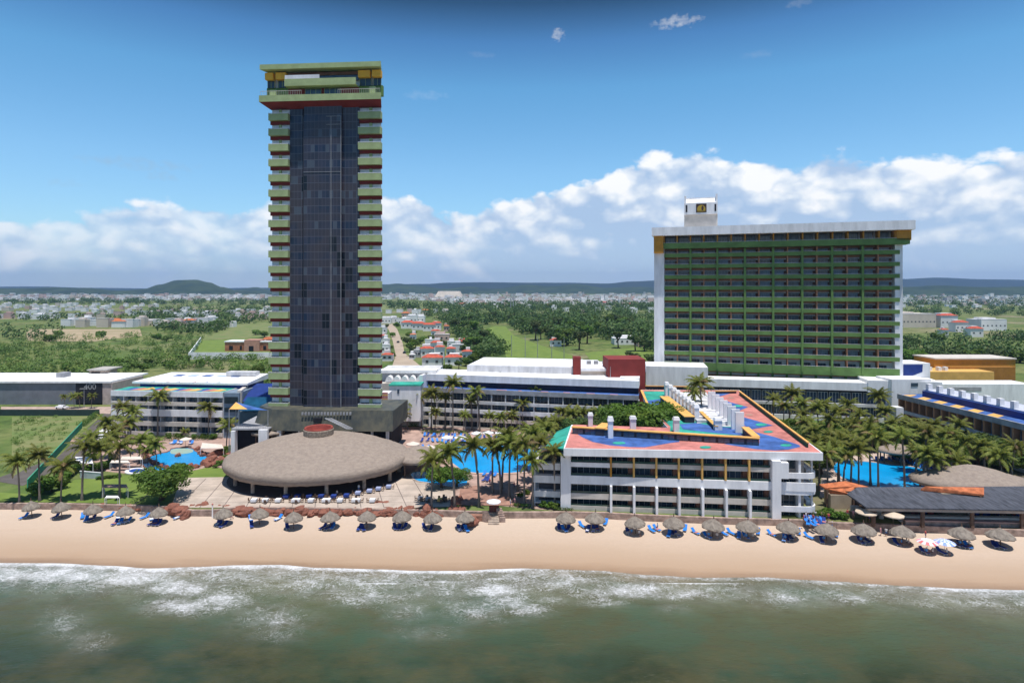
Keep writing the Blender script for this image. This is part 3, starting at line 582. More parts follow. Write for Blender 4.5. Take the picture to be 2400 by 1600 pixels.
def tower():
    Y = 172.0; A = (Xat(633.5, 173.3), 173.3, 0); B = (Xat(894.8, 170.8), 170.8, 0); fr = Fr(A, B); L = fr.L; z = lambda v: Zat(v, Y); k = L / 261.3
    S_ = lambda u: (u - 633.5) * k
    T = thing('hotel_tower', 'tall slim hotel tower with dark glass front and light green balconies', 'tower', fr.p(L / 2, 6, 0))
    zt = z(244)
    mb = MB(); pl = [fr.p(*a, 0)[:2] for a in ((0.3, 0.5), (L - 0.3, 0.5), (L - 5, 14), (L - 9, 20), (9, 20), (5, 14))]; mb.prism(pl, 0, z(175)); part('wall', mb, white, T)
    # curtain wall: two recessed flanks and a projecting middle
    s1, s2, s3, s4 = S_(679.5), S_(716.5), S_(804.3), S_(842.7)
    mb = MB(fr); mb.box(s1, s2 - .8, 0.1, 1.2, 8, zt); mb.box(s3, s4, -.3, 1.2, 8, zt); part('glass_wall', mb, curtain, T)
    mb = MB(fr); mb.box(s2 - .8, s2, 0.4, 1.2, 8, zt); part('dark_recess', mb, black, T)
    mb = MB(fr); mb.box(s2, s3, -1.3, 1.2, 8, z(276)); mb.box(s2, s3, -.9, 1.2, z(276), zt); part('bay_front', mb, curtain, T)
    mb = MB(fr)
    for u in (804.0, 781): s = S_(u); mb.box(s - .07, s + .07, -1.42, -1.32, 8, z(276))
    for v in (276, 295, 405): mb.box(s2 + 6.5 if v != 405 else s2, s3, -1.40, -1.31, z(v) - .05, z(v) + .05)
    part('mullion', mb, greyc, T)
    # 20 floors of balconies on each side
    sp = 4.234; wl = s1 - 0.0; wr = L - s4
    def balc(wid):
        mb = MB(); mb.box(0, wid, -1.2, -1.02, -.95, .85); mb.box(0, .16, -1.02, .5, -.95, .85); mb.box(wid - .16, wid, -1.02, .5, -.95, .85); mb.box(0.16, wid - .16, -1.02, .5, -.95, -.7)
        rl = MB(); rl.box(0, wid, -1.2, -1.12, .93, 1.08); rl.box(0, .06, -1.12, .4, .93, 1.08); rl.box(wid - .06, wid, -1.12, .4, .93, 1.08)
        for i in range(7): x = (wid - .06) * i / 6; rl.box(x, x + .06, -1.2, -1.14, .85, .93)
        return mb.mesh('balcony', lime), rl.mesh('railing', white)
    rec = MB(); 
    for side, (s0, wid) in enumerate(((0, wl), (s4, wr))):
        bm_, rm_ = balc(wid); lint = MB().box(0, wid, .0, .5, 0.5, 1.45).mesh('soffit', maroon)
        wd = [wmesh('window', wid * .36, 1.9, 2, g) for g in (glassD, glassM, glassC)]
        for i in range(20):
            zc = z(274) - sp * i
            b = inst('balcony', bm_, T, fr.p(s0, 0, zc), fr.a); r = bpy.data.objects.new('railing', rm_); link(r, b)
            inst('soffit', lint, T, fr.p(s0, 0, zc - .96 - 1.45), fr.a)
            for q in (0, 1):
                g = random.choice((0, 0, 1, 1, 2)); inst('window', wd[g], T, fr.p(s0 + wid * (.06 + .52 * q), .38, zc + .9 - 1.35 if 0 else zc - .7), fr.a)
    mb = MB(fr)
    for s0, wid in ((0, wl), (s4, wr)): mb.box(s0 + wid * .44, s0 + wid * .56, .1, .5, 9, z(250))
    parts('pier', mb, lime, T)
    # crown
    mb = MB(); mb.prism([fr.p(*a, 0)[:2] for a in ((-1.6, -3), (L + .6, -3), (L - 1.2, 4), (L - 5, 12), (6, 12), (.8, 4))], z(168), z(156.5)); part('roof', mb, lime, T)
    mb = MB(fr); mb.fr = I_; mb.prism([fr.p(*a, 0)[:2] for a in ((-1.7, -3.2), (L + .7, -3.2), (L - 1, 3), (0, 3))], z(243.5), z(228.7)); part('deck', mb, lime, T)
    mb = MB(); g = fr.p; a = [(-1.7, -3.2), (L + .7, -3.2), (L - 1, 3), (0, 3)]; b = [(0, -.2), (L, -.2), (L - 1.1, 3), (0.1, 3)]; z1, z0 = z(243.5) - .01, z(254)
    for i in range(4): j = (i + 1) % 4; mb.q(g(*b[i], z0), g(*b[j], z0), g(*a[j], z1), g(*a[i], z1))
    mb.q(*[g(*x, z0) for x in b][::-1]); part('deck_soffit', mb, maroon, T)
    mb = MB(fr)
    for (u0, u1) in ((627, 646), (652, 676), (844, 871), (876, 896)): mb.box(S_(u0), S_(u1), -1.6, 0, z(187.5), z(172)); mb.mi = 0
    parts('penthouse_beam', mb, mat('bright_orange_paint', (0.95, 0.48, 0.05), .7, .1), T)
    mb = MB(fr); mb.box(S_(626), S_(897), -.2, 1, z(228), z(204)); part('penthouse_wall', mb, green, T)
    for (u0, u1) in ((629, 646), (654, 674), (845, 872), (877, 895)): inst('window', wmesh('window', S_(u1) - S_(u0), z(187.5) - z(205), 2, glassD, lime), T, fr.p(S_(u0), -.5, z(205)), fr.a)
    mb = MB(fr); mb.box(S_(678), S_(842.5), -3.0, -2.7, z(208), z(191.7)); mb.box(S_(678), S_(842.5), -2.7, 0, z(208), z(206)); part('terrace_parapet', mb, lime, T)
    mb = MB(fr); mb.box(S_(678), S_(842.5), -.6, 0, z(178), z(171)); part('eave', mb, brown, T)
    mb = MB(fr); mb.box(S_(678), S_(842.5), -.3, 0, z(191), z(178)); part('penthouse_glass', mb, glassM, T)
    mb = MB(fr); mb.box(S_(679), S_(759), -2.98, -2.85, z(191.6), z(183)); part('wind_screen', mb, white, T)
    mb = MB(fr); mb.box(S_(678), S_(842.5), -.5, -.22, z(228.6), z(208.1)); part('storey_wall', mb, maroon, T)
    for u0, u1 in ((719, 757), (764, 802)): inst('window', wmesh('window', S_(u1) - S_(u0), z(209.5) - z(228), 3, glassM, lime), T, fr.p(S_(u0), -.9, z(228)), fr.a)
    for (u0, u1) in ((623, 718), (802, 898)):
        mb = MB(fr); s0, s1_ = S_(u0), S_(u1); mb.box(s0, s1_, -3.15, -3.08, z(219.5), z(218.5)); n = int((s1_ - s0) / .5)
        for i in range(n + 1): x = s0 + (s1_ - s0 - .05) * i / n; mb.box(x, x + .05, -3.15, -3.08, z(228.6), z(219.5))
        part('railing', mb, cream, T)
    mb = MB(fr); mb.box(S_(640), S_(654), -1.9, -.6, z(228.6), z(213)); mb.box(S_(871), S_(884), -1.9, -.6, z(228.6), z(211)); parts('stair_cabin', mb, lime, T)
    # the wide dark canopy storey round the foot
    mb = MB(); Yp = 166; q = lambda u, v, y=Yp: (Xat(u, y), y, Zat(v, y))
    z1, z0 = Zat(961, Yp), Zat(1007, Yp)
    top = [(Xat(610, Yp + 6), Yp + 6), (Xat(640, Yp + 1), Yp + 1), (Xat(700, Yp), Yp), (Xat(923, Yp), Yp - .5), (Xat(923, Yp) + 1, Yp + 16), (Xat(610, Yp + 6), Yp + 16)]
    bot = [(a - (1.2 if i in (0, 1, 5) else 0), b - (1.5 if i < 4 else 0)) for i, (a, b) in enumerate(top)]
    for i in range(6): j = (i + 1) % 6; mb.q((*bot[i], z0), (*bot[j], z0), (*top[j], z1), (*top[i], z1))
    mb.q(*[(*a, z1) for a in top]); mb.q(*[(*a, z0) for a in bot][::-1])
    part('podium_canopy', mb, mat('canopy_panels', (0.055, 0.060, 0.055), 0.5, 0.35, 0.3, col2=(0.13, 0.12, 0.085), stretch=(1.5, 1, 1)), T)
    mb = MB(); mb.box(Xat(616, 168), Xat(915, 168), 168, 186, 0, z0 - .01); part('podium_void', mb, black, T)  # black box stands for the open void, its deep shade put into colour
    mb = MB()
    for u0, u1 in ((604, 625), (650, 660), (700, 704), (760, 764), (826, 830), (870, 874), (905, 911)): mb.box(Xat(u0, 165.6), Xat(u1, 165.6), 165.2, 166.4, 0, z0 - .02)
    parts('podium_column', mb, white2, T)
    mb = MB(); n = 16
    for i in range(n): x0 = Xat(707, 165) + i * .85; mb.box(x0, x0 + .5, 164.6 + .2, 165.2, Zat(972, 165), Zat(966, 165))
    part('vent_grille', mb, greyc, T)
    part('service_opening', MB().box(Xat(735, 164.6), Xat(753, 164.6), 164.2, 165, Zat(989, 164.6), Zat(979, 164.6)), black, T)
    # stair from the podium down to the restaurant crown
    mb = MB(); a = Vector((Xat(762, 164), 164, Zat(980, 164))); b = Vector((Xat(812, 158), 158, Zat(1004, 158)))
    for o in (0, 1.6): mb.tube([a + Vector((o, 0, 0)), b + Vector((o, 0, 0))], [.12, .12], 6)
    for i in range(12): c_ = a.lerp(b, i / 11.0); mb.box(c_.x, c_.x + 1.6, c_.y - .3, c_.y + .1, c_.z - .08, c_.z)
    part('stair', mb, greyc, T)
tower()

# ------------------------------------------------------------------ wide green hotel block
def green_hotel():
    A, B = (Xat(1557, 238), 238, 0), (Xat(2112, 214), 214, 0); fr = Fr(A, B); L = fr.L
    T = thing('hotel_block', 'wide white hotel block with rows of dark green balconies', 'hotel', fr.p(L / 2, 8, 0))
    W = L - 2.2; D = 17
    mb = MB(fr); mb.box(-3.8, 0, -.4, D, 0, 65); mb.box(W + .3, W + 2.6, -.3, D, 0, 62); mb.box(0, W + .3, 3.2, D, 0, 65.0); part('wall', mb, white, T)
    mb = MB(fr); mb.box(-4.4, L + 3.2, -4.2, D + 1, 65.02, 68.1); part('roof', mb, white, T)
    mb = MB(fr); mb.box(-3.7, -.2, -3.2, 1, 58.5, 65.0); mb.box(W + .2, L + 2.4, -2.6, 1, 61.5, 65); parts('end_panel', mb, ochre, T)
    bays = 16; bw = W / bays
    zs = [61.2] + [57.6 - 4.13 * k for k in range(10)] + [15.6]
    bandm = MB(fr)
    for i, zc in enumerate(zs):
        h = 1.0 if i == 0 else (0.68 if i < 11 else 1.5)
        mb = MB(fr); e0, e1 = (-2.6, L + 2.0) if i == 0 else (0, W + 1.7); t0 = -2.6 if i == 0 else -.5
        mb.box(e0, e1, t0, t0 + .25, zc - h, zc + h); mb.box(e0, e1, t0 + .25, 3.2, zc - h, zc - h + .3); mb.box(e1 - .3, e1, t0 + .25, 2.6, zc - h + .3, zc + h)
        part('balcony', mb, green, T)
        mb = MB(fr); mb.box(e0, e1, t0 + .05, t0 + .12, zc + h + .12, zc + h + .2); part('railing', mb, white, T)
        zb = zs[i + 1] if i + 1 < len(zs) else 9
        mb = MB(fr); mb.box(0, W, 2.5, 3.19, zc - h - .75, zc - h - .02); part('soffit', mb, rust, T)
    for j in range(1, 8):
        s = j * 2 * bw; mb = MB(fr); mb.box(s - .35, s + .35, -.75, 3.2, 15, 60.0); part('pier', mb, green, T)
    mb = MB(fr)
    for j in range(16):
        s = j * bw; 
        if j % 2: mb.box(s - .16, s + .16, -.2, 3.2, 15.6, 60.1)
    parts('partition', mb, rust, T)
    mb = MB(fr)
    for j in range(17): s = j * bw; mb.box(s - .22, s + .22, -1.6, 3, 62.2, 65.0)
    parts('top_partition', mb, ochre, T)
    # windows: the ones that show largest are parts, the rest one mass
    cand = []
    for i in range(len(zs)):
        for j in range(bays):
            z0 = zs[i] - (1.0 if i == 0 else .78) + 4.13 - 4.13 if 0 else None
    floors = [(62.3, 2.5)] + [(zc - .45, 2.75) for zc in zs[1:11]] + [(14.6 + 1.0, 2.3), (9.5, 3.0)]
    meshes = {}
    for g, nm in ((glassD, 'd'), (glassM, 'm'), (glassC, 'c')):
        for fi in (0, 1, 2): meshes[(nm, fi)] = wmesh('window', bw * (.72 if fi < 2 else .6), (2.5, 2.75, 2.4)[fi], 3, g, greyc)
    allw = []
    for i, (z0, h) in enumerate(floors):
        for j in range(bays): allw.append((j, i, z0, h))
    allw.sort(key=lambda a: -(a[0] + (1 if a[1] in (0,) else 0)))
    rest = MB(fr)
    dk = MB(fr)
    for n_, (j, i, z0, h) in enumerate(allw):
        s = j * bw + (.3 if j % 2 == 0 else .45); nm = random.choice('dmmccc') if i < 6 else random.choice('ddmmcc'); fi = 0 if i == 0 else (2 if i >= 11 else 1)
        if n_ < 100: inst('window', meshes[(nm, fi)], T, fr.p(s, 2.6 if i < 11 else 3.0, z0), fr.a)
        else:
            rest.mi = {'d': 0, 'm': 1, 'c': 2}[nm]; w_ = bw * (.72 if fi < 2 else .6); t0 = 2.6 if i < 11 else 3.0
            rest.box(s, s + w_, t0, t0 + .1, z0, z0 + (2.5, 2.75, 2.4)[fi]); rest.mi = 3
            for q in range(4): x = s + (w_ - .07) * q / 3; rest.box(x, x + .07, t0 - .06, t0 - .005, z0, z0 + (2.5, 2.75, 2.4)[fi])
    o = part('window_field', rest, [glassD, glassM, glassC, greyc], T); o['kind'] = 'stuff'
    mb = MB(fr)
    for i, (z0, h) in enumerate(floors[1:11]):
        for j in range(bays): s = j * bw + (bw * .80 if j % 2 == 0 else bw * .83); mb.box(s, s + .8, 2.7, 3.15, z0 - .1, z0 + 2.6)
    o = part('door_recess', mb, brown, T); o['kind'] = 'stuff'
    mb = MB(fr)
    for j in range(17): s = j * bw; mb.box(s - .3, s + .3, 1.5, 3.1, 8, 14)
    parts('foot_column', mb, green, T)
    part('foot_wall', MB(fr).box(0, W, 3.05, 3.18, 8, 12.5), rust, T)
    # rooftop emblem tower
    a = fr.inv(Xat(1604, 240), 240); s0 = a[0]; s1 = s0 + 12.2; q = MB(fr)
    q.box(s0, s1, 2.5, 9, 68.1, 73.2); c_ = thing('rooftop_tower', 'white rooftop tower with gold emblem on the green balcony hotel', 'roof tower', fr.p((s0 + s1) / 2, 6, 68.1))
    part('base', q, cream, c_)
    q = MB(fr); q.box(s0, s1, 1.6, 9, 73.25, 77.6); q.box(s0, s0 + .7, 2.6, 9, 77.6, 80.6); q.box(s1 - .7, s1, 2.6, 9, 77.6, 80.9); q.box(s0 + .7, s1 - .7, 6, 6.5, 77.6, 80.2); part('head', q, white, c_)
    q = MB(); q.q(fr.p(s0 + .7, 1.62, 77.62), fr.p(s1 - .7, 1.62, 77.62), fr.p(s1 - .7, 5.98, 79.7), fr.p(s0 + .7, 5.98, 79.7)); q.q(fr.p(s0 + .7, 1.62, 77.61), fr.p(s0 + .7, 5.98, 79.7), fr.p(s0 + .7, 5.98, 77.61)); part('sloping_ledge', q, white, c_)
    q = MB(fr); sm_ = s0 + 6.3; q.mi = 0; q.box(sm_ - 1.9, sm_ + 1.9, 1.45, 1.6, 73.9, 77.2)
    q.mi = 1; pts = [(1.5 * cos(x), 1.5 * sin(x)) for x in [pi * i / 12 for i in range(13)]]
    base = [fr.p(sm_ + x, 1.42, 75.3 + y * .95) for x, y in pts]; q.q(*base[::-1]); q.box(sm_ - 1.5, sm_ + 1.5, 1.40, 1.44, 74.2, 75.3)
    q.mi = 0; q.q(*[fr.p(sm_ + .45 + .42 * cos(x), 1.37, 75.5 + .95 * sin(x)) for x in [2 * pi * i / 14 for i in range(14)]][::1]); q.box(sm_ - 1.5, sm_ + 1.5, 1.36, 1.39, 74.5, 74.62)
    part('emblem', q, [mat('sign_dark', (0.06, 0.035, 0.03), .6), mat('gold_paint', (0.50, 0.33, 0.04), .5)], c_)
    q = MB(fr); q.box(s0 + .6, s0 + 1.2, 1.5, 1.62, 74.2, 76.9); q.box(s1 - 1.1, s1 - .5, 1.5, 1.62, 74.2, 76.9); parts('slot_window', q, black, c_)
    # podium in front
    pf = Fr((Xat(1514, 222), 222, 0), (Xat(2130, 205.5), 205.5, 0)); Lp = pf.L
    T2 = thing('podium_building', 'long white low building at the foot of the green balcony hotel', 'building', pf.p(Lp / 2, 5, 0))
    sa = pf.inv(Xat(1660, 217), 217)[0]; sb = pf.inv(Xat(2034, 208), 208)[0]
    mb = MB(pf); mb.box(0, sa, 0, 14, 10.2, 17.2); mb.box(sa, sb, .3, 8, 10.5, 13.2); mb.box(sb, Lp + 10, 0, 10, 10.2, 14.2); part('parapet', mb, white, T2)
    part('roof', MB(pf).box(-22, sa - .1, .6, 30, 14.4, 15.0), white2, T2)
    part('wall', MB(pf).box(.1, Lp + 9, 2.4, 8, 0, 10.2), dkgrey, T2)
    n = 26; sw = (Lp + 8) / n
    for lv, (z0, h) in enumerate(((6.2, 3.4), (1.8, 3.0))):
        wm_ = wmesh('window', sw * .86, h, 3, glassM, white)
        for i in range(n): inst('window', wm_, T2, pf.p(.3 + i * sw, 1.6, z0), pf.a)
    mb = MB(pf); mb.box(.2, Lp + 8, .4, 2.4, 5.0, 6.0); mb.box(.2, Lp + 8, .4, 2.4, 0, 1.6); parts('floor_band', mb, white2, T2)
    return fr
green_hotel()

# ------------------------------------------------------------------ front building with the painted roof
def front_building():
    ZR = 12.9
    A = P(1314, 1201, -.6); B = P(1912, 1224, -.6); fr = Fr(A, B); L = fr.L
    T = thing('beachfront_building', 'four storey white beachfront hotel building with coral and blue painted roof', 'hotel', fr.p(L / 2, 10, 0))
    px = lambda pts, z=ZR: [P(u, v, z)[:2] for u, v in pts]
    fl = P(1321, 1050.5, ZR)[:2]; frr = P(1929, 1061, ZR)[:2]; br = P(1733, 914, ZR)[:2]; bl = P(1503, 913, ZR)[:2]; ml = P(1516, 948, ZR)[:2]; ic = P(1566, 1003, ZR)[:2]; al = P(1339, 995, ZR)[:2]
    plan = [fl, frr, br, bl, ml, ic, al]
    mb = MB(); mb.prism(plan, ZR - 1.5, ZR); mb.mi = 1
    body = [fr.p(1, 2.2, 0)[:2], fr.p(L - 1.5, 2.2, 0)[:2], (br[0] - 1.5, br[1] - 1), (bl[0] + 1, bl[1] - 1), (ml[0] + 1, ml[1]), (ic[0] + 1, ic[1] - 1), (al[0] + 1, al[1] - 1)]
    part('roof_slab', mb, [white, white], T)
    part('wall', MB().prism(body, 0, ZR - 1.52), beige, T)
    # painted roof, each colour a few millimetres above the one below
    mb = MB(); mb.mi = 0; mb.poly(offset(plan, -.45), ZR + .02)
    mb.mi = 1
    for pl in ([(310, 490), (335, 520), (385, 552), (470, 590), (600, 616), (760, 630), (880, 632), (980, 615), (1080, 598), (1150, 589), (1150, 560), (900, 530), (600, 500)],
               [(1500, 606), (1600, 622), (1750, 646), (1900, 657), (2010, 650), (2105, 628), (2090, 612), (1900, 550), (1760, 515), (1700, 480), (1690, 540), (1780, 560), (1780, 600), (1600, 600)],
               [(1585, 375), (1890, 460), (1700, 494), (1640, 440)], [(1460, 252), (1692, 315), (1590, 357), (1530, 320)], [(1425, 193), (1590, 197), (1450, 237)]):
        mb.poly(px(A4(*pl)), ZR + .04)
    mb.mi = 2                                                   # left part of the wing and behind the rail
    mb.poly(px(A4((905, 300), (870, 192), (1030, 192), (1040, 240), (1280, 420), (1320, 330), (1400, 330), (1500, 440), (1660, 470), (1680, 540), (1200, 530), (1075, 505), (1080, 470))), ZR + .06)
    mb.mi = 1
    mb.poly(px(A4((1150, 452), (1280, 440), (1440, 470), (1600, 480), (1660, 540), (1440, 522), (1180, 492))), ZR + .08); mb.poly(px(A4((870, 268), (1022, 250), (1010, 300), (940, 296))), ZR + .08)
    mb.mi = 3
    mb.poly(px(A4((1290, 445), (1040, 200), (1360, 195), (1420, 310), (1560, 470), (1500, 470), (1380, 440))), ZR + .1)
    mb.mi = 2
    for (x, y, a, b) in ((675, 600, 52, 10), (1355, 633, 45, 10), (1795, 455, 45, 11), (1990, 617, 45, 10), (1850, 511, 38, 8), (1615, 308, 36, 8)):
        mb.poly(px(A4(*[(x + a * cos(q), y + b * sin(q)) for q in [2 * pi * i / 18 for i in range(18)]])), ZR + .1)
    mb.mi = 4
    for (x, y, a, b) in ((1700, 377, 30, 7), (1555, 243, 26, 5)):
        mb.poly(px(A4(*[(x + a * cos(q), y + b * sin(q)) for q in [2 * pi * i / 14 for i in range(14)]])), ZR + .1)
    part('painted_roof', mb, [coral, blue, teal, white2, mat('faded_coral', (0.45, 0.25, 0.2))], T)
    # raised clerestory with its orange coping (front leg, right leg, left spine)
    Hc = ZR + 1.6
    def run(a, b, w_, name='clerestory', glass=True, n=10, zt=Hc, inner=True):
        A_, B_ = P(*A4(a)[0], zt), P(*A4(b)[0], zt); f = Fr(A_, B_); c = MB(f)
        c.box(0, f.L, 0, w_, zt - .22, zt); part('coping', c, orange, T)
        if glass:
            c = MB(f); c.box(0.2, f.L - .2, .25, w_ - .2, ZR, zt - .22); part(name, c, dkgrey, T)
            ww = f.L / n; wm_ = wmesh('window', ww * .86, 1.1, 2, glassM, dkgrey)
            for i in range(n): inst('window', wm_, T, f.p(i * ww + ww * .07, .12, ZR + .15), f.a)
        return f
    run((300, 470), (1785, 560), 1.1, n=14)
    run((1700, 575), (1560, 428), .9, glass=False) if 0 else None
    # right leg from the corner going back, and the left spine
    def leg(a, b, w_, zt=Hc, col=orange, wall=dkgrey):
        A_, B_ = P(*A4(a)[0], zt), P(*A4(b)[0], zt); f = Fr(A_, B_); part('coping', MB(f).box(0, f.L, -w_ / 2, w_ / 2, zt - .22, zt), col, T); part('kerb_wall', MB(f).box(0.1, f.L - .1, -w_ / 2 + .2, w_ / 2 - .2, ZR, zt - .23), wall, T); return f
    leg((1755, 545), (1668, 470), 1.6); leg((1232, 388), (1030, 228), 2.6); leg((1440, 462), (1318, 345), .9, ZR + 1.1); leg((520, 480), (578, 440), 2.2, ZR + 1.75)
    # right hand parapet
    leg((2165, 590), (1622, 186), .5, ZR + 1.2, orange, dkgreen); leg((1430, 186), (1600, 184), .6, ZR + .9, orange, dkgrey); leg((905, 300), (850, 180), .6, ZR + .5); leg((855, 145), (1230, 150), .5, ZR + 1)
    # white ventilation stacks
    def stack(x, yb, h, wd, dp, solid=white):
        u, v = A4((x, yb))[0]; a = P(u, v, ZR); m_ = MB(); m_.box(a[0] - wd / 2, a[0] + wd / 2, a[1], a[1] + dp, ZR, ZR + h * .8); m_.box(a[0] - wd / 2 - .15, a[0] + wd / 2 + .15, a[1] - .15, a[1] + dp + .15, ZR + h * .8, ZR + h, taper=.2)
        part('roof_stack', m_, white, T)
    for (x, yb, h, wd, dp) in ((452, 470, 3.2, 1.0, 1.0), (610, 562, 4.6, 1.05, 1.0), (788, 500, 3.2, 1.25, 1.1), (1130, 512, 3.3, 1.2, 1.1), (1460, 500, 2.8, 1.6, 1.3)): stack(x, yb, h, wd, dp)
    n = 9
    for i in range(n):                                          # left row
        f = i / (n - 1); x = 1055 + (1288 - 1055) * f; yb = 232 + (432 - 232) * f; stack(x, yb, 4.2, 1.1, 1.6)
    n = 8
    for i in range(n):                                          # right row: tall thin slabs standing across the row
        f = (i / (n - 1)); x = 1405 + (1625 - 1405) * f; yb = 330 + (520 - 330) * f
        u, v = A4((x, yb))[0]; a = P(u, v, ZR); m_ = MB(); m_.box(a[0] - .9, a[0] + 1.0, a[1], a[1] + .5, ZR, ZR + 4.6); part('roof_stack', m_, white, T)
    m_ = MB()
    for i in range(6): f = i / 5; u, v = A4((1400 + 110 * f, 372 + 88 * f))[0]; a = P(u, v, ZR); m_.box(a[0] - 3.2, a[0] + 2.4, a[1], a[1] + 1.3, ZR + .15, ZR + .9)
    parts('roof_bench', m_, white, T)
    m_ = MB(); 
    for (x0, x1, y) in ((1290, 1380, 442), (1300, 1360, 412)): a = P(*A4((x0, y))[0], ZR); b = P(*A4((x1, y))[0], ZR); m_.box(a[0], b[0], a[1], a[1] + 1.6, ZR + .11, ZR + .7)
    parts('roof_ledge', m_, white2, T)
    # sea front: pillar, four balcony levels
    sx = lambda p_: (p_ - 215) / (2225 - 215) * L if p_ > 215 else 0
    zz = lambda y: 11.4 - (y - 700) * .0257
    p1 = sx(298); big0, big1 = sx(1885), sx(1952); end = sx(2225)
    mb = MB(fr); mb.box(0, p1, 0, 3, -.6, 11.38); part('corner_pillar', mb, white, T)
    mb = MB(fr); mb.box(big0, big1, -.9, 2.2, -.9, 11.38); mb.box(big1, big1 + 1.4, -.9, 1.0, 8.0, 11.1); part('great_pillar', mb, white, T)
    mb = MB(fr); mb.box(p1, end, 0, .3, zz(935), zz(870)); part('floor_band', mb, white, T)
    mb = MB(fr); mb.box(p1, end, .31, 2.2, zz(935) + .2, zz(870) - .9); part('floor_slab', mb, white2, T)
    divs = [sx(q) for q in (625, 810, 990, 1168, 1352, 1535, 1718)]
    edges = [p1] + divs + [big0]
    lvls = [(zz(800), zz(765), zz(700), 'cream'), (zz(935) + .0, 0, zz(800), ''), (zz(1055), zz(1010), zz(935), 'cream'), (zz(1165), zz(1112), zz(1055), 'w')]
    for i, (a, b) in enumerate(zip(edges, edges[1:])):
        m_ = white if i == 0 else cream; t0 = .05 if i == 0 else .35
        part('balcony', MB(fr).box(a + .02, b - .02, t0, t0 + .18, zz(800), zz(765)), m_, T); part('balcony', MB(fr).box(a + .02, b - .02, .2, .38, zz(1055), zz(1010)), cream, T)
        part('balcony', MB(fr).box(a + .02, b - .02, .2, .38, -.7, zz(1108)), cream, T)
        mb = MB(fr); mb.box(a + .03, b - .03, .4, 2.2, zz(800), zz(800) + .2); mb.box(a + .03, b - .03, .4, 2.2, zz(1055), zz(1055) + .2); mb.box(a + .03, b - .03, .4, 2.2, -.4, -.2); parts('balcony_floor', mb, white2, T)
        mb = MB(fr)
        for z0 in (zz(765) + .05, zz(870) + .02, zz(1010) + .05, zz(1112) + .05):
            mb.box(a + .03, b - .03, .3, .34, z0, z0 + .42)
        parts('glass_balustrade', mb, mat('green_glass', (0.03, 0.07, 0.06), .15, .2, spec=.5), T)
    for i, s in enumerate(divs):
        part('divider', MB(fr).box(s - .17, s + .17, -.12, 2.2, zz(870), 11.38), yellow if i else ochre, T); part('divider', MB(fr).box(s - .22, s + .22, -1.0, 2.2, -.85, zz(935)), white, T)
    # rooms behind
    gl = [glassD, glassM, glassC]; hs = (1.9, 2.2, 2.0, 2.0)
    wms = {}
    for i, (a, b) in enumerate(zip(edges, edges[1:])):
        wd = b - a; part('room_partition', MB(fr).box(b - .35 - wd * .15, b - .2, .9, 2.19, -.2, zz(935)) if i else MB(fr).box(b - .3, b - .2, 1.6, 2.19, -.2, zz(935)), brown, T); part('room_partition', MB(fr).box(b - .35 - wd * .15, b - .2, .9, 2.19, zz(870), 11.37), brown, T) if i else None
        for lv, z0 in enumerate((zz(765) - .5, zz(870) + .0, zz(1010) - .4, zz(1112) - .2)):
            g = random.choice((0, 0, 1)); ww = wd * (.74 if i else .92); h = (2.1, 1.9, 1.9, 1.9)[lv]; key = (round(ww, 2), g, h)
            if key not in wms: wms[key] = wmesh('window', ww, h, 3 if i else 6, gl[g], greyc)
            inst('window', wms[key], T, fr.p(a + .1, 2.05, z0), fr.a)
    # rounded right end
    def arc(s0, s1, t0, rt, z0, z1, th=.25, n=7):
        mb = MB(fr); pts = [(s0, t0)] + [(s1 - rt + rt * sin(q), t0 + rt - rt * cos(q)) for q in [pi / 2 * i / n for i in range(n + 1)]] + [(s1, t0 + 12)]
        for (a, b), (c_, d) in zip(pts, pts[1:]): mb.q(fr.p(a, b, z0), fr.p(c_, d, z0), fr.p(c_, d, z1), fr.p(a, b, z1)); mb.q(fr.p(a, b, z1), fr.p(c_, d, z1), fr.p(c_ - .2, d + th, z1), fr.p(a - .2, b + th, z1)); mb.q(fr.p(a, b + th, z0), fr.p(a, b, z0), fr.p(c_, d, z0), fr.p(c_, d + th, z0))
        return mb
    for z0, z1 in ((zz(840), zz(797)), (zz(965), zz(905)), (zz(1095), zz(1052))): part('balcony', arc(big1, end + .6, 0.1, 2.2, z0, z1), white, T)
    part('divider', MB(fr).box(sx(2100), sx(2118), .4, 2.2, -.6, 11.38), white, T); part('corner_post', MB(fr).box(end - .5, end - .2, 1, 1.4, 0, 11.38), white2, T)
    for lv, z0 in enumerate((zz(765) - .5, zz(900), zz(1050) - .1, .0)): inst('window', wmesh('window', sx(2100) - big1 - .2, 2.2, 3, glassD, greyc), T, fr.p(big1 + .1, 2.0, z0), fr.a)
    # wing's right flank: plain bands
    f2 = Fr((frr[0] - 1.2, frr[1] + 3), (br[0] - 1.2, br[1])); mb = MB(f2)
    for z0 in (1.5, 4.6, 7.7): mb.box(0, f2.L, -.5, .6, z0, z0 + 1.1)
    part('side_balcony', mb, white, T)
    # left rounded end: curved terraces and the green sail roof
    T3 = thing('terrace_wing', 'white curved terraces with dark openings at the left end of beachfront building', 'building', fr.p(-3, 8, 0))
    for (za_, zb_, ex) in ((9.0, 7.6, 0), (6.4, 4.9, .3), (3.2, 2.0, .3), (.9, .7, .2)):
        mb = MB(fr); mb.box(-5.6 - ex, -.15, 1.5, 18, zb_, za_); part('terrace', mb, white2, T3)
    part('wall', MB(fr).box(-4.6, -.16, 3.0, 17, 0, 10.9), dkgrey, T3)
    mb = MB(fr); [mb.box(-5.5, -5.3, t0, t0 + .2, 0, 9) for t0 in (1.8, 7, 12, 17)]; part('post', mb, white2, T3)
    c_ = [P(*a, ZR) for a in A4((240, 640), (100, 562), (185, 460), (300, 455))]; s_ = MB(); zz_ = (ZR - .1, ZR - 1.6, ZR - 1.4, ZR - .1)
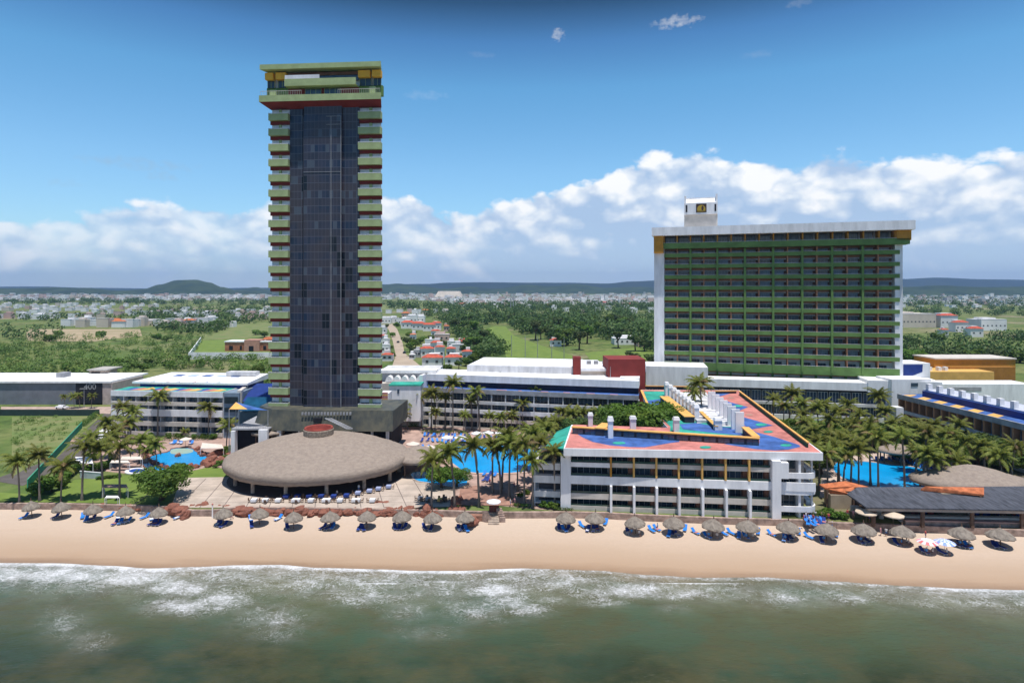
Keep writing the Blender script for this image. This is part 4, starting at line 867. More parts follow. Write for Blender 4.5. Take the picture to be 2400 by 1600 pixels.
    s_.q(*[(a[0], a[1], z_) for a, z_ in zip(c_, zz_)][::-1]); s_.q(*[(a[0], a[1], z_ - .3) for a, z_ in zip(c_, zz_)])
    for i in range(4): j = (i + 1) % 4; s_.q((c_[i][0], c_[i][1], zz_[i] - .3), (c_[j][0], c_[j][1], zz_[j] - .3), (c_[j][0], c_[j][1], zz_[j]), (c_[i][0], c_[i][1], zz_[i]))
    part('terrace_roof', s_, teal, T3)
    return fr
FB = front_building()

# ------------------------------------------------------------------ the other wings and low buildings
def mid_wing():
    A = (Xat(992, 203), 203, 0); B = (Xat(1497, 187), 187, 0); fr = Fr(A, B); L = fr.L
    T = thing('pool_wing', 'long low white hotel wing behind the main pool with blue terrace strip', 'hotel', fr.p(L / 2, 6, 0))
    part('roof', MB(fr).box(-1, L, 3, 16, 14.4, 16.6), white, T); part('clerestory', MB(fr).box(0, L - .3, 4.4, 15, 12.4, 14.38), mat('blue_black_glass', (.012, .018, .05), .4, .3), T)
    mb = MB(fr); mb.box(0, L, .2, 4.4, 12.2, 12.5); part('terrace', mb, blue, T); mb = MB(fr)
    for i in range(9): s = 3 + i * 7.2; mb.box(s, s + U(1, 3.4), .2, 1.2, 12.51, 12.6)
    part('terrace_paint', mb, coral, T)
    part('parapet', MB(fr).box(0, L, -.1, .18, 11.2, 12.65), greyc, T)
    for (z0, z1, m_) in ((7.9, 8.9, white2), (4.9, 6.2, white), (2.3, 3.4, cream), (0, .5, cream)): part('balcony', MB(fr).box(.2, L, -.3, .1, z0, z1), m_, T)
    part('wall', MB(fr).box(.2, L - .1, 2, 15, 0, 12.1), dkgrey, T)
    n = 15; sw = L / n; gg = [wmesh('window', sw * .8, 2.2, 3, g, greyc) for g in (glassD, glassM)]
    for z0 in (8.9, 6.0, 3.2, .4):
        for i in range(n): inst('window', gg[random.random() > .5], T, fr.p(i * sw + sw * .1, 1.85, z0), fr.a)
    mb = MB(fr)
    for i in range(n + 1): mb.box(i * sw - .12, i * sw + .12, 0.1, 2.0, 0, 11.2)
    parts('divider', mb, white2, T); mb = MB(fr); mb.box(-1.2, .0, -.6, 4, 0, 16.6); mb.box(2.4, 3.4, -1.2, 0, 0, 6); parts('end_pillar', mb, white, T)
    mb = MB(fr); mb.box(L - 6, L, 6, 15, 16.6, 17.0); part('cap', mb, white, T)
    # the bigger white hall behind
    A = P(1094.6, 854.5, 19); B = P(1358, 864, 19); A = (A[0], 212, 0); A = (Xat(1094.6, 212), 212, 0); B = (Xat(1358, 205), 205, 0); f = Fr(A, B); L = f.L
    T = thing('hall', 'plain white windowless hall with flat roof behind the pool wing', 'hall', f.p(L / 2, 12, 0))
    mb = MB(f); mb.box(0, L, 0, 24, 0, 18.7); part('wall', mb, white2, T); part('roof', MB(f).box(.5, L - .5, .5, 23.5, 18.7, 18.9), white, T)
    for s0, s1 in ((.47 * L - 7, .47 * L + 1), (L - 8.5, L - 2)): part('louvre', MB(f).box(s0, s1, -.2, -.005, 15.1, 15.8), greyc, T)
    part('downpipe', MB(f).box(L * .3, L * .3 + .25, -.2, -.01, 10, 17), greyc, T)
    mb = MB(); mb.box(Xat(1343.5, 204), Xat(1361, 204), 203.5, 206.5, 0, Zat(836, 204)); solo('chimney_block', mb, maroon, 'narrow dark red block rising beside the white hall', 'chimney')
    T = thing('service_block', 'low white block between narrow red block and wide maroon wall', 'building', (Xat(1393, 203), 206, 0))
    part('wall', MB().box(Xat(1361.5, 203), Xat(1424, 203), 203, 226, 0, Zat(869, 203)), beige, T); part('roof', MB().box(Xat(1361.5, 203), Xat(1424, 203), 202.4, 227, Zat(869, 203) + .01, Zat(863, 203)), white, T)
    q = MB()
    for u in (1375, 1392, 1412): q.box(Xat(u, 215), Xat(u, 215) + 1.4, 214, 215.5, Zat(863, 203), Zat(863, 203) + 1.1)
    parts('roof_unit', q, greyc, T)
    T = thing('stage_block', 'wide maroon windowless block left of the green balcony hotel', 'building', (Xat(1469, 198), 202, 0))
    part('wall', MB().box(Xat(1425.7, 198), Xat(1512.7, 198), 198, 210, 0, Zat(842, 198)), maroon, T); part('ladder', MB().box(Xat(1430, 197.8), Xat(1431, 197.8), 197.7, 197.95, 12, 20), greyc, T)
    # white lobby roof just right of the tower
    T = thing('lobby_building', 'low white building with scalloped terrace right of the dark tower', 'building', (Xat(960, 212), 214, 0))
    x0, x1 = Xat(885, 208), Xat(1024, 208); part('wall', MB().box(x0, x1, 208, 226, 0, Zat(866, 208) - .8), white2, T)
    q = MB(); q.q((x0, 207, Zat(868, 207)), (x1, 207, Zat(868, 207)), (x1 - 1, 226, Zat(859, 226)), (x0, 226, Zat(859, 226))); q.q((x0, 207, Zat(868, 207) - .9), (x1, 207, Zat(868, 207) - .9), (x1, 207, Zat(868, 207)), (x0, 207, Zat(868, 207))); part('roof', q, white, T)
    q = MB(); y = 204; zb = Zat(895, y)
    for i in range(5):
        xa = Xat(903 + i * 18, y); r = 1.15; pts = [(xa + r + r * cos(a), zb + 1.9 * sin(a)) for a in [pi - pi * j / 10 for j in range(11)]]; q.mi = 0
        for (a, b), (c_, d) in zip(pts, pts[1:]): q.q((a, y, b), (c_, y, d), (c_, y + 3, d), (a, y + 3, b)); 
        q.q(*[(a, y, b) for a, b in pts][::-1])
    part('scallop', q, white, T)
    part('terrace_wall', MB().box(Xat(885, 203), Xat(985, 203), 203, 206, 0, Zat(898, 203)), cream, T)
    T = thing('cafe_building', 'small white block with teal trim between tower and pool wing', 'building', (Xat(948, 196), 198, 0))
    part('wall', MB().box(Xat(912, 196), Xat(986, 196), 196, 202, 3, Zat(904, 196)), white, T); part('trim', MB().box(Xat(911, 195.9), Xat(987, 195.9), 195.7, 202.2, Zat(904, 196) + .01, Zat(901, 196)), teal, T)
    part('window', MB().box(Xat(931, 195.9), Xat(936, 195.9), 195.85, 195.99, Zat(922, 196), Zat(912, 196)), glassM, T); part('wall', MB().box(Xat(893, 190), Xat(913, 190), 189, 194, 0, Zat(920, 190)), white, T)
    q = MB()
    for i, m_ in enumerate((0, 1, 0, 1)): q.mi = m_; q.box(Xat(896, 189), Xat(909, 189), 188.8, 188.98, Zat(922 + i * 5, 189), Zat(919 + i * 5, 189))
    part('striped_panel', q, [coral, orange], T)
mid_wing()

def left_wing():
    A = (Xat(261, 190), 190, 0); B = (Xat(523, 186.5), 186.5, 0); fr = Fr(A, B); L = fr.L; z = lambda y: Zat(850 + y / 3.92, 188)
    T = thing('left_wing', 'white four storey hotel wing with painted roof terrace left of the tower', 'hotel', fr.p(L / 2, 8, 0))
    part('parapet', MB(fr).box(0, L, -.3, .1, z(312), z(262)), white, T); part('side_parapet', MB(fr).box(L - .3, L, .1, 20, z(312), z(262)), white2, T)
    part('terrace', MB(fr).box(.2, L - .31, .11, 8, z(300), z(264)), teal, T)
    q = MB(fr)
    for i in range(12): s = 2.5 + i * 2.6; q.mi = i % 3; q.poly([fr.p(s, 1, 0)[:2], fr.p(s + 3.2, 1.2 + U(0, 1), 0)[:2], fr.p(s + 3.6, 4.5, 0)[:2], fr.p(s + 1, 5.5 + U(0, 1.5), 0)[:2]], z(264) + .02 + .01 * (i % 3))
    part('terrace_paint', q, [blue, coral, yellow], T)
    q = MB(fr); q.box(3.5, L + 2.4, 8, 20, z(290), Zat(896, 196) - .3); part('upper_wall', q, dkblue, T)
    q = MB(fr)
    for i, (a, m_) in enumerate(((6, 0), (11, 1), (14.5, 2), (20, 1), (24, 2), (28, 0))): q.mi = m_; q.q(fr.p(a, 7.97, z(240)), fr.p(a + 3.5, 7.97, z(240)), fr.p(a + 2.4, 7.97, z(208)), fr.p(a + 1.2, 7.97, z(212)))
    part('mural', q, [teal, coral, blue], T)
    q = MB(fr); z1 = Zat(894, 196); q.q(fr.p(1.2, 7.4, z1 - .2), fr.p(L + 3.6, 7.4, z1 - .2), fr.p(L + 3.0, 22, z1 + .9), fr.p(4.6, 22, z1 + .9)); q.q(fr.p(1.2, 7.4, z1 - .8), fr.p(L + 3.6, 7.4, z1 - .8), fr.p(L + 3.6, 7.4, z1 - .2), fr.p(1.2, 7.4, z1 - .2)); q.q(fr.p(L + 3.6, 7.4, z1 - .8), fr.p(L + 3, 22, z1 - .8), fr.p(L + 3, 22, z1 + .9), fr.p(L + 3.6, 7.4, z1 - .2)); part('roof', q, white, T)
    q = MB(fr)
    for i in range(5): s = 9 + i * 5; q.mi = i % 2; q.q(fr.p(s, 16, z1 + .50), fr.p(s + 3, 16, z1 + .50), fr.p(s + 3.2, 18.5, z1 + .68), fr.p(s + .3, 18.5, z1 + .68))
    part('skylight', q, [blue, mat('pale_blue_paint', (0.4, 0.5, 0.7))], T)
    part('roof_unit', MB(fr).box(L - 9, L + 1, 17, 20, z1 + .7, z1 + 2.0), white2, T)
    for (a, b, m_) in ((360, 392, cream), (428, 490, white), (540, 580, cream), (634, 668, cream)): part('balcony', MB(fr).box(.4, L, -.5, -.1, z(b), z(a)), m_, T)
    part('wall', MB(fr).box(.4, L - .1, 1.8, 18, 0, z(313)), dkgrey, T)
    n = 9; sw = L / n; gg = [wmesh('window', sw * .86, 2.0, 3, g, greyc) for g in (glassD, glassM, glassC)]
    for a in (362, 430, 540, 634):
        for i in range(n): inst('window', gg[random.choice((0, 1, 1, 2))], T, fr.p(i * sw + .25, 1.65, z(a) - .3), fr.a)
    q = MB(fr)
    for i in range(n + 1): q.box(i * sw - .1, i * sw + .12, -.05, 1.8, 0, z(312))
    parts('divider', q, white2, T)
    # bluish stair wing and teal glazed link towards the tower
    T = thing('stair_wing', 'blue grey stair block joining the left wing and the tower', 'building', (Xat(545, 186), 188, 0))
    part('wall', MB().box(Xat(523.5, 186), Xat(560, 186), 186.2, 204, 0, Zat(921, 186)), mat('blue_grey_paint', (0.20, 0.26, 0.33), .8), T)
    for a, b in ((930, 945), (955, 965), (978, 990), (1000, 1012)): part('window', MB().box(Xat(526, 186), Xat(557, 186), 185.95, 186.15, Zat(b, 186), Zat(a, 186)), glassD, T)
    T = thing('glass_link', 'deep blue tiled roofs stepping down beside the foot of the tower', 'building', (Xat(605, 190), 190, 0))
    q = MB()
    q.q((Xat(568, 186), 186, Zat(940, 186)), (Xat(640, 186), 186, Zat(940, 186)), (Xat(640, 200), 200, Zat(898, 200)), (Xat(596, 200), 200, Zat(898, 200))); part('upper_roof', q, dkblue, T)
    q = MB(); q.q((Xat(560, 180), 180, Zat(962, 180)), (Xat(640, 180), 180, Zat(962, 180)), (Xat(640, 185), 185, Zat(930, 185)), (Xat(580, 185), 185, Zat(930, 185))); part('lower_roof', q, mat('teal_blue_glass', (0.01, 0.08, 0.16), .3, .2), T)
    part('wall', MB().box(Xat(562, 181), Xat(635, 181), 181, 198, 0, Zat(965, 181)), mat('teal_grey_wall', (0.07, 0.13, 0.16), .7), T)
    part('side_wall', MB().prism([(Xat(556, 187), 187), (Xat(566, 187), 187), (Xat(592, 203), 203), (Xat(584, 203), 203)], 0, Zat(905, 195)), cream, T)
    # painted shade sail
    T = thing('shade_sail', 'orange and blue triangular shade sail left of the tower foot', 'shade sail', (Xat(580, 168), 168, 0))
    a, b, c_, d = (Xat(537, 166), 166, Zat(958.5, 166)), (Xat(553, 170), 170, Zat(942, 170)), (Xat(628, 166), 166, Zat(961, 166)), (Xat(580, 165), 165, Zat(958.5, 165))
    q = MB(); q.mi = 0; q.q(a, d, b); q.mi = 1; q.q(d, c_, b); o = part('sail', q, [orange, blue], T); md = o.modifiers.new('thick', 'SOLIDIFY'); md.thickness = .08
    q = MB(); [q.tube([(x, y, 0), (x, y, z_)], [.12, .1], 6) for x, y, z_ in (a, c_, (b[0], b[1], b[2]))]; parts('mast', q, greyc, T)
    # raised terrace in front of the link
    T = thing('raised_terrace', 'dark fronted raised terrace with white piers between left pool and restaurant', 'terrace', (Xat(580, 168), 166, 0))
    q = MB(); q.box(Xat(540, 163), Xat(628, 163), 163.5, 180, Zat(1005, 163) - .4, Zat(1005, 163)); part('deck', q, greyc, T)
    part('wall', MB().box(Xat(549, 165), Xat(628, 165), 165, 179, 0, Zat(1005, 163) - .41), black, T)  # black block paints in the shade of the void behind the piers
    q = MB(); q.box(Xat(541.5, 163), Xat(551, 163), 162.8, 164.5, 0, Zat(1006, 163) - .41); q.box(Xat(604, 162), Xat(625, 162), 162.4, 163.4, 0, Zat(1008, 162)); parts('pier', q, white, T)
    q = MB(); xa, xb = Xat(552, 163), Xat(628, 163); zt = Zat(1005, 163); q.box(xa, xb, 163.6, 163.66, zt + 1.0, zt + 1.06)
    for i in range(20): x = xa + (xb - xa) * i / 19; q.box(x, x + .05, 163.6, 163.66, zt, zt + 1.0)
    part('railing', q, greyc, T)
    # dark thatched little canopy at the podium's left
    # grey building with the dark sign panel
    T = thing('club_building', 'grey box building with white roof and dark lettered panel at far left', 'building', (Xat(190, 240), 246, 0)); y = 240.0
    part('wall', MB().box(Xat(-120, y), Xat(178.5, y), y, y + 16, 0, Zat(897, y)), mat('mid_grey_paint', (0.20, 0.21, 0.24), .8, .15, .2), T)
    part('roof', MB().box(Xat(-121, y), Xat(262, y), y - .6, y + 24, Zat(897, y) + .01, Zat(893, y)), white, T)
    part('sign_panel', MB().box(Xat(178.5, y) + .01, Xat(241, y), y - .3, y + 14, .5, Zat(897, y)), mat('panel_dark', (0.02, 0.02, 0.028), .7, .1), T)
    part('end_wall', MB().box(Xat(241, y) + .01, Xat(264, y), y - .2, y + 20, 0, Zat(897, y)), mat('pinkish_wall', (0.5, 0.41, 0.38), .85, .15), T)
    tx = bpy.data.curves.new('lettering', 'FONT'); tx.body = '400'; tx.size = 3.2; tx.extrude = .03; tx.materials.append(greyc); to_ = bpy.data.objects.new('lettering', tx); COL.objects.link(to_); me_ = bpy.data.meshes.new_from_object(to_.evaluated_get(bpy.context.evaluated_depsgraph_get())); bpy.data.objects.remove(to_); to = bpy.data.objects.new('lettering', me_); link(to, T); to.location = Vector((Xat(198, y), y - .36, Zat(912, y))) - T.location; to.rotation_euler = (pi / 2, 0, 0)
    q = MB(); q.box(Xat(140, y + 12), Xat(158, y + 12), y + 10, y + 14, Zat(893, y), Zat(893, y) + 1.8); part('roof_unit', q, greyc, T)
    T = thing('shed', 'small grey concrete shed with open front behind the far left building', 'shed', (Xat(232, 300), 303, 0)); y = 262
    x0, x1 = Xat(209, y), Xat(250, y); z0, z1 = 0, Zat(868, y); part('wall', MB().box(x0, x1, y, y + 7, 0, z1), stone, T); part('opening', MB().box(x0 + 1, x0 + 4.6, y - .1, y - .01, Zat(879, y), Zat(871, y)), black, T); part('roof', MB().box(x0 - .5, x1 + .5, y - .8, y + 10, z1 + .01, z1 + .5), mat('pale_roof', (0.45, .42, .38)), T)
    # fences and court screens
    q = MB(); q.box(Xat(-100, 219), Xat(232, 219), 219, 219.3, 0, 2.2); solo('court_fence', q, mat('fence_dark_green', (0.03, 0.055, 0.05), .8), 'dark green fence below the grey club building', 'fence')
    q = MB(); q.box(Xat(-100, 224), Xat(215, 224), 223.4, 224, 0, 1.2); solo('planter_wall', q, ochre, 'low orange planter wall in front of the grey club building', 'wall')
    a, b = P(133, 1068), P(192, 1003); f = Fr(a, b); q = MB(f); q.box(-30, f.L, -.1, .1, 0, 2.0); solo('windscreen_fence', q, mat('screen_green', (0.06, 0.36, 0.22), .8), 'bright green windscreen fence slanting along the lane at the left', 'fence')
left_wing()

def right_side():
    # wing running towards the viewer at the right edge
    a = P(2104, 923, 12.0); b = (Xat(2290, 168), 168, 0); c_ = (Xat(2420, 148), 148, 0)
    f = Fr(a, c_); L = f.L; f.n = (-f.n[0], -f.n[1]) if 0 else f.n
    T = thing('right_wing', 'slanting hotel wing with blue and yellow striped roof edge at far right', 'hotel', f.p(L / 2, 6, 0))
    part('parapet', MB(f).box(0, L, -.2, .3, 10.6, 12.1), greyc, T); part('roof', MB(f).box(.1, L, .3, 16, 10.7, 11.9), blue, T)
    q = MB(f)
    for i in range(int((L - 4) / 6.2)): s = 1 + i * 6.2; q.poly([f.p(s, .6, 0)[:2], f.p(s + 3.4, .6, 0)[:2], f.p(s + 1.2, 4.6, 0)[:2], f.p(s - 2.0 if i else s, 4.6, 0)[:2]], 11.93)
    parts('roof_stripe', q, yellow, T)
    part('clerestory', MB(f).box(4, L, 5, 6, 11.9, 13.6), dkblue, T); part('upper_roof', MB(f).box(3, L, 6.0, 14, 13.6, 13.9), mat('pale_lilac_roof', (0.5, .52, .62)), T)
    q = MB(f)
    for i in range(int((L - 5) / 4.2)): s = 4 + i * 4.2; q.box(s, s + 1.2, 6.1, 7.4, 13.9, 15.8)
    parts('roof_stack', q, white, T)
    part('wall', MB(f).box(.3, L, 2.2, 14, 0, 10.6), mat('greyish_blue_wall', (0.30, .34, .40), .8), T)  # plain greyish blue wall colour
    n = 16; sw = L / n; gg = [wmesh('window', sw * .6, 2.2, 2, g, greyc) for g in (glassM, glassC)]
    for z0 in (7.6, 4.4, 1.2):
        for i in range(n): inst('window', gg[i % 2], T, f.p(i * sw + .5, 2.05, z0), f.a)
    q = MB(f)
    for i in range(n + 1): q.box(i * sw - .3, i * sw + .25, .4, 2.2, 0, 10.6)
    parts('divider', q, rust, T)
    for z0 in (6.4, 3.2, 0.2): part('balcony', MB(f).box(.3, L, .1, .35, z0, z0 + 1.0), mat('pale_blue_balcony', (0.45, .5, .58)), T)
    q = MB(); q.box(Xat(2101, 184), Xat(2118, 184), 184, 187, 4, 9.6); part('end_block', q, white, T)
    # white block with the blue panel
    y = 214; T = thing('panel_building', 'white block with big blue wall panel right of the green balcony hotel', 'building', (Xat(2140, y), y + 5, 0))
    part('wall', MB().box(Xat(2114, y), Xat(2180, y), y, y + 10, 0, Zat(851, y)), white, T); q = MB(); yy = y - .06
    q.q((Xat(2117, yy), yy, Zat(889, yy)), (Xat(2162, yy), yy, Zat(871, yy)), (Xat(2163, yy), yy, Zat(854, yy)), (Xat(2117, yy), yy, Zat(854, yy))); part('blue_panel', q, dkblue, T)
    part('lower_wall', MB().box(Xat(2090, 205), Xat(2182, 205), 205, 213.9, 0, Zat(889, 205)), white, T); part('window', MB().box(Xat(2136, 204.8), Xat(2152, 204.8), 204.85, 204.99, Zat(905, 205), Zat(897, 205)), glassM, T)
    y = 232; T = thing('service_building', 'long low white building with grey openings behind the far right wing', 'building', (Xat(2240, y), y + 5, 0))
    part('wall', MB().box(Xat(2176, y), Xat(2420, y), y, y + 10, 0, Zat(900, y)), white, T); part('opening', MB().box(Xat(2222, y), Xat(2300, y), y - .1, y - .01, Zat(916, y), Zat(907, y)), greyc, T)
    # yellow buildings
    y = 262; T = thing('yellow_building', 'yellow building with stepped parapet and flat terrace at far right', 'building', (Xat(2190, y), y + 8, 0))
    part('wall', MB().box(Xat(2120, y), Xat(2330, y), y, y + 22, 0, Zat(871, y)), yellow, T); part('cap', MB().box(Xat(2119, y), Xat(2170, y), y + 14, y + 22, Zat(871, y) + .02, Zat(856, y)), mat('pale_orange', (0.7, .42, .25)), T)
    q = MB(); [q.box(Xat(u, y + 3), Xat(u, y + 3) + 1.3, y + 3, y + 5, Zat(871, y), Zat(871, y) + 1.6) for u in (2150, 2178, 2200, 2215)]; parts('roof_box', q, white, T)
    y = 275; T = thing('ochre_building', 'ochre yellow block with brown front behind the yellow building', 'building', (Xat(2230, y), y + 8, 0))
    part('wall', MB().box(Xat(2190, y), Xat(2380, y), y, y + 14, 0, Zat(842, y)), ochre, T); part('roof', MB().box(Xat(2189, y), Xat(2381, y), y - .5, y + 15, Zat(842, y) + .01, Zat(839, y)), cream, T); part('annex', MB().box(Xat(2226, y - 4), Xat(2380, y - 4), y - 4, y - .6, 0, Zat(860, y - 4)), mat('dark_ochre', (0.36, .16, .03)), T)
right_side()

# ------------------------------------------------------------------ thatched restaurant
def restaurant():
    c = (-46.8, 149.8); rx, ry = 21.9, 18.6
    T = thing('thatched_restaurant', 'huge round thatched restaurant roof with red crown in front of the dark tower', 'restaurant', (c[0], c[1], 0))
    prof = [(0.155, 9.75), (.25, 9.45), (.4, 8.95), (.55, 8.25), (.7, 7.35), (.83, 6.35), (.93, 5.5), (.985, 4.95), (1.0, 4.5), (1.0, 3.9), (.99, 3.3), (.975, 2.85), (.95, 2.75), (.9, 3.5), (.5, 6.2)]
    mb = MB(); n = 260; rings = []
    pp = []
    for (a, b), (c_, d) in zip(prof, prof[1:]):
        k = max(1, int(abs(c_ - a) * 38)); pp += [(a + (c_ - a) * i / k, b + (d - b) * i / k) for i in range(k)]
    prof = pp + [prof[-1]]
    for (r, z) in prof:
        b = len(mb.v)
        for k in range(n):
            a = 2 * pi * k / n; fl = 1 + .010 * mnoise.noise(Vector((cos(a) * 3, sin(a) * 3, r * 4))); 
            bump = (.13 * mnoise.noise(Vector((cos(a) * r * 9, sin(a) * r * 9, 2))) + .10 * mnoise.noise(Vector((a * 18, r * 16, 5))) + .09 * mnoise.noise(Vector((a * 45, r * 34, 8)))) * (1 if .18 < r < .97 else .3); pol = 1 - .006 * (1 - cos(a * 12)) 
            rag = (.16 * mnoise.noise(Vector((cos(a) * 26, sin(a) * 26, z * 3)))) if r > .95 else 0
            mb.v.append((c[0] + cos(a) * r * rx * fl * pol, c[1] + sin(a) * r * ry * fl * pol, z + bump + rag))
        rings.append(b)
    for a, b in zip(rings, rings[1:]):
        for k in range(n): mb.f.append((a + k, b + k, b + (k + 1) % n, a + (k + 1) % n)); mb.m.append(0)
    part('thatch_roof', mb, thatch, T, smooth=True)
    q = MB(); m_ = 40
    for i in range(150):
        a = U(0, 2 * pi); r = sqrt(U(.05, .96)); x, y = c[0] + cos(a) * r * rx, c[1] + sin(a) * r * ry
    q.lathe([(3.5, 9.2), (3.55, 11.0), (3.35, 11.2), (3.2, 11.0), (3.1, 9.9)], 36, (c[0], c[1], 0)); q.mi = 1; q.lathe([(3.42, 11.22), (3.3, 11.5), (2.9, 11.4), (2.6, 10.4), (1.6, 10.1)], 36, (c[0], c[1], 0)); q.mi = 2; q.lathe([(1.6, 10.1), (.05, 10.3)], 36, (c[0], c[1], 0)); q.lathe([(1.6, 10.1), (3.0, 10.1)], 36, (c[0], c[1], 0))
    part('roof_crown', q, [mat('rough_stone_ring', (.33, .26, .2), .9, .3, 2, bump=.4), mat('crown_red', (.30, .06, .045), .8), glassM], T)
    for k in range(14):
        a = 2 * pi * k / 14 + .12; p_ = (c[0] + cos(a) * rx * .88, c[1] + sin(a) * ry * .88); q = MB(); q.tube([(p_[0], p_[1], 0), (p_[0], p_[1], 4.4)], [.45, .38], 10); part('column', q, stone, T)
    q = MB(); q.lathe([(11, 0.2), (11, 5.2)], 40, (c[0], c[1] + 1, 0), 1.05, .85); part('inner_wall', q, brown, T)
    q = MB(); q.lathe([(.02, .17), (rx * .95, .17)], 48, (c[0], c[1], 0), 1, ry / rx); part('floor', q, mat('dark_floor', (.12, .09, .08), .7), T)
    # smaller thatched roofs
    def palapa(name, label, px, zc, rx, ry, h, eave, cols=8, m_=thatch, crown=False):
        a = P(px[0], px[1], zc); t_ = thing(name, label, 'thatched roof', (a[0], a[1], 0)); q = MB(); n = 64; pf = [(.02, zc + h), (.2, zc + h * .86), (.5, zc + h * .55), (.8, zc + h * .2), (1, zc), (.98, zc - eave), (.8, zc - .1)]; rings = []
        for r, z in pf:
            b = len(q.v)
            for k in range(n): g = 2 * pi * k / n; fl = 1 + .03 * mnoise.noise(Vector((cos(g) * 2, sin(g) * 2, a[0]))); q.v.append((a[0] + cos(g) * rx * r * fl, a[1] + sin(g) * ry * r * fl, z + .12 * mnoise.noise(Vector((cos(g) * 9 * r, sin(g) * 9 * r, a[0])))))
            rings.append(b)
        for p_, s_ in zip(rings, rings[1:]):
            for k in range(n): q.f.append((p_ + k, s_ + k, s_ + (k + 1) % n, p_ + (k + 1) % n)); q.m.append(0)
        part('roof', q, m_, t_, smooth=True)
        for k in range(cols): g = 2 * pi * k / cols + .3; q = MB(); x, y = a[0] + cos(g) * rx * .8, a[1] + sin(g) * ry * .8; q.tube([(x, y, 0), (x, y, zc)], [.18, .16], 7); part('post', q, wood, t_)
    palapa('thatched_pavilion', 'mid sized thatched pavilion roof tucked against the right of the huge restaurant roof', (980, 1065), 4.2, 6.5, 7.0, 2.2, .7)
    palapa('thatched_pavilion', 'small thatched roof half hidden below the dark canopy at the tower foot, left side', (628, 1010), 6.5, 4.5, 4, 1.0, .6, 5)
    palapa('thatched_pavilion', 'wide thatched swim up bar roof at the right end of the right hand pool', (2272, 1122), 3.6, 12.5, 7.5, 3.2, .7, 10)
    palapa('thatched_pavilion', 'small thatched roof beyond the right hand pool among palms', (2102, 1053), 3.5, 5.0, 4.0, 1.6, .5, 6)
restaurant()

def bar():
    T = thing('beach_bar', 'beach bar with big grey slatted roof and stone base at far right', 'bar', (100, 132, 0))
    zr, zf = 4.9, 3.9
    a, b = P(2010, 1141, zr), P(2420, 1139, zr); c_, d = P(2480, 1196, zf), P(2030, 1188, zf); e = P(1985, 1156, zf + .3)
    q = MB(); q.q(a, e, d, c_, b); q.q(*[(x, y, z - .25) for x, y, z in (b, c_, d, e, a)]); pts = [a, e, d, c_, b]
    for i in range(5): j = (i + 1) % 5; p_, r = pts[i], pts[j]; q.q(p_, (p_[0], p_[1], p_[2] - .25), (r[0], r[1], r[2] - .25), r)
    part('roof', q, slate, T)
    f = Fr(d, c_); q = MB(f); n = 26
    for i in range(n): s = f.L * i / n; 
    for i, s in enumerate([1.5 + k * 9.0 for k in range(8) if 1.5 + k * 9.0 < f.L - 1]): part('post', MB(f).box(s, s + .55, .6, 1.1, 0, zf - .26), wood, T)
    for i in range(min(5, int((f.L - 4) / 9) + 1)): s = 3 + i * 9; part('post', MB(f).box(s, s + .4, 9.5, 9.9, 0, zf + .2), wood, T)
    part('awning', MB(f).box(.5, f.L - .5, .15, 1.0, zf - .75, zf - .27), mat('tan_awning', (.42, .34, .28), .9), T)
    part('counter', MB(f).box(8, f.L, 3.0, 4.0, 0.1, 1.3), cream, T); part('back_wall', MB(f).box(1, f.L, 10, 10.4, 0.1, 3.6), mat('dim_brown', (.10, .07, .05), .9), T)
    q = MB(f)
    for i in range(40): s = U(1, f.L - 1); t_ = U(4.5, 9.5); q.mi = i % 4; q.box(s, s + U(.4, 1.6), t_, t_ + .5, .1, U(.8, 2.0))
    parts('furniture', q, [wood, navy, maroon, cream], T)
    w1, w2 = P(2120, 1228, 0), P(2480, 1236, 0); f = Fr(w1, w2); part('stone_base', MB(f).box(0, f.L, -.4, .5, ZB, .75), wallst, T); part('coping', MB(f).box(-.1, f.L, -.55, .6, .76, .98), mat('pink_coping_stone', (.46, .30, .26), .9), T)
    # orange tiled roofs
    def tiled(label, pts, z0, z1):
        w_ = [P(*p_, (z1 if i < 2 else z0)) for i, p_ in enumerate(pts)]; cx = sum(p_[0] for p_ in w_) / 4; cy = sum(p_[1] for p_ in w_) / 4; t_ = thing('tiled_roof_hut', label, 'hut', (cx, cy, 0)); q = MB(); q.q(*w_); q.q(*[(x, y, z - .3) for x, y, z in w_][::-1])
        for i in range(4): j = (i + 1) % 4; p_, r = w_[i], w_[j]; q.q(p_, (p_[0], p_[1], p_[2] - .3), (r[0], r[1], r[2] - .3), r); 
        part('roof', q, ortile, t_)
        for i in (2, 3): q = MB(); x, y, _ = w_[i]; x += (cx - x) * .12; y += (cy - y) * .12; q.box(x - .2, x + .2, y - .2, y + .2, 0, z0 - .35); part('post', q, wood, t_)
        part('wall', MB().box(cx - 2.5, cx + 2.5, cy - .5, cy + 1.5, 0, z0 - .4), mat('tan_wall', (.42, .33, .24), .9), t_)
    tiled('orange tiled hut roof beside the beachfront building, upper of the two', [A5((150, 990))[0], A5((460, 970))[0], A5((490, 1005))[0], A5((150, 1020))[0]][::-1][2:] + [A5((150, 1020))[0], A5((490, 1005))[0]][::1] if 0 else A5((330, 966), (150, 988), (190, 1015), (490, 1006)), 4.0, 4.6)
    tiled('orange tiled hut roof beside the beachfront building, lower and nearer one', A5((390, 1003), (210, 1012), (220, 1042), (395, 1052)), 3.3, 4.3)
    tiled('long orange tiled roof strip behind the grey slatted bar roof', A5((1290, 1010), (880, 1003), (850, 1022), (1290, 1060)), 4.9, 5.5)
bar()

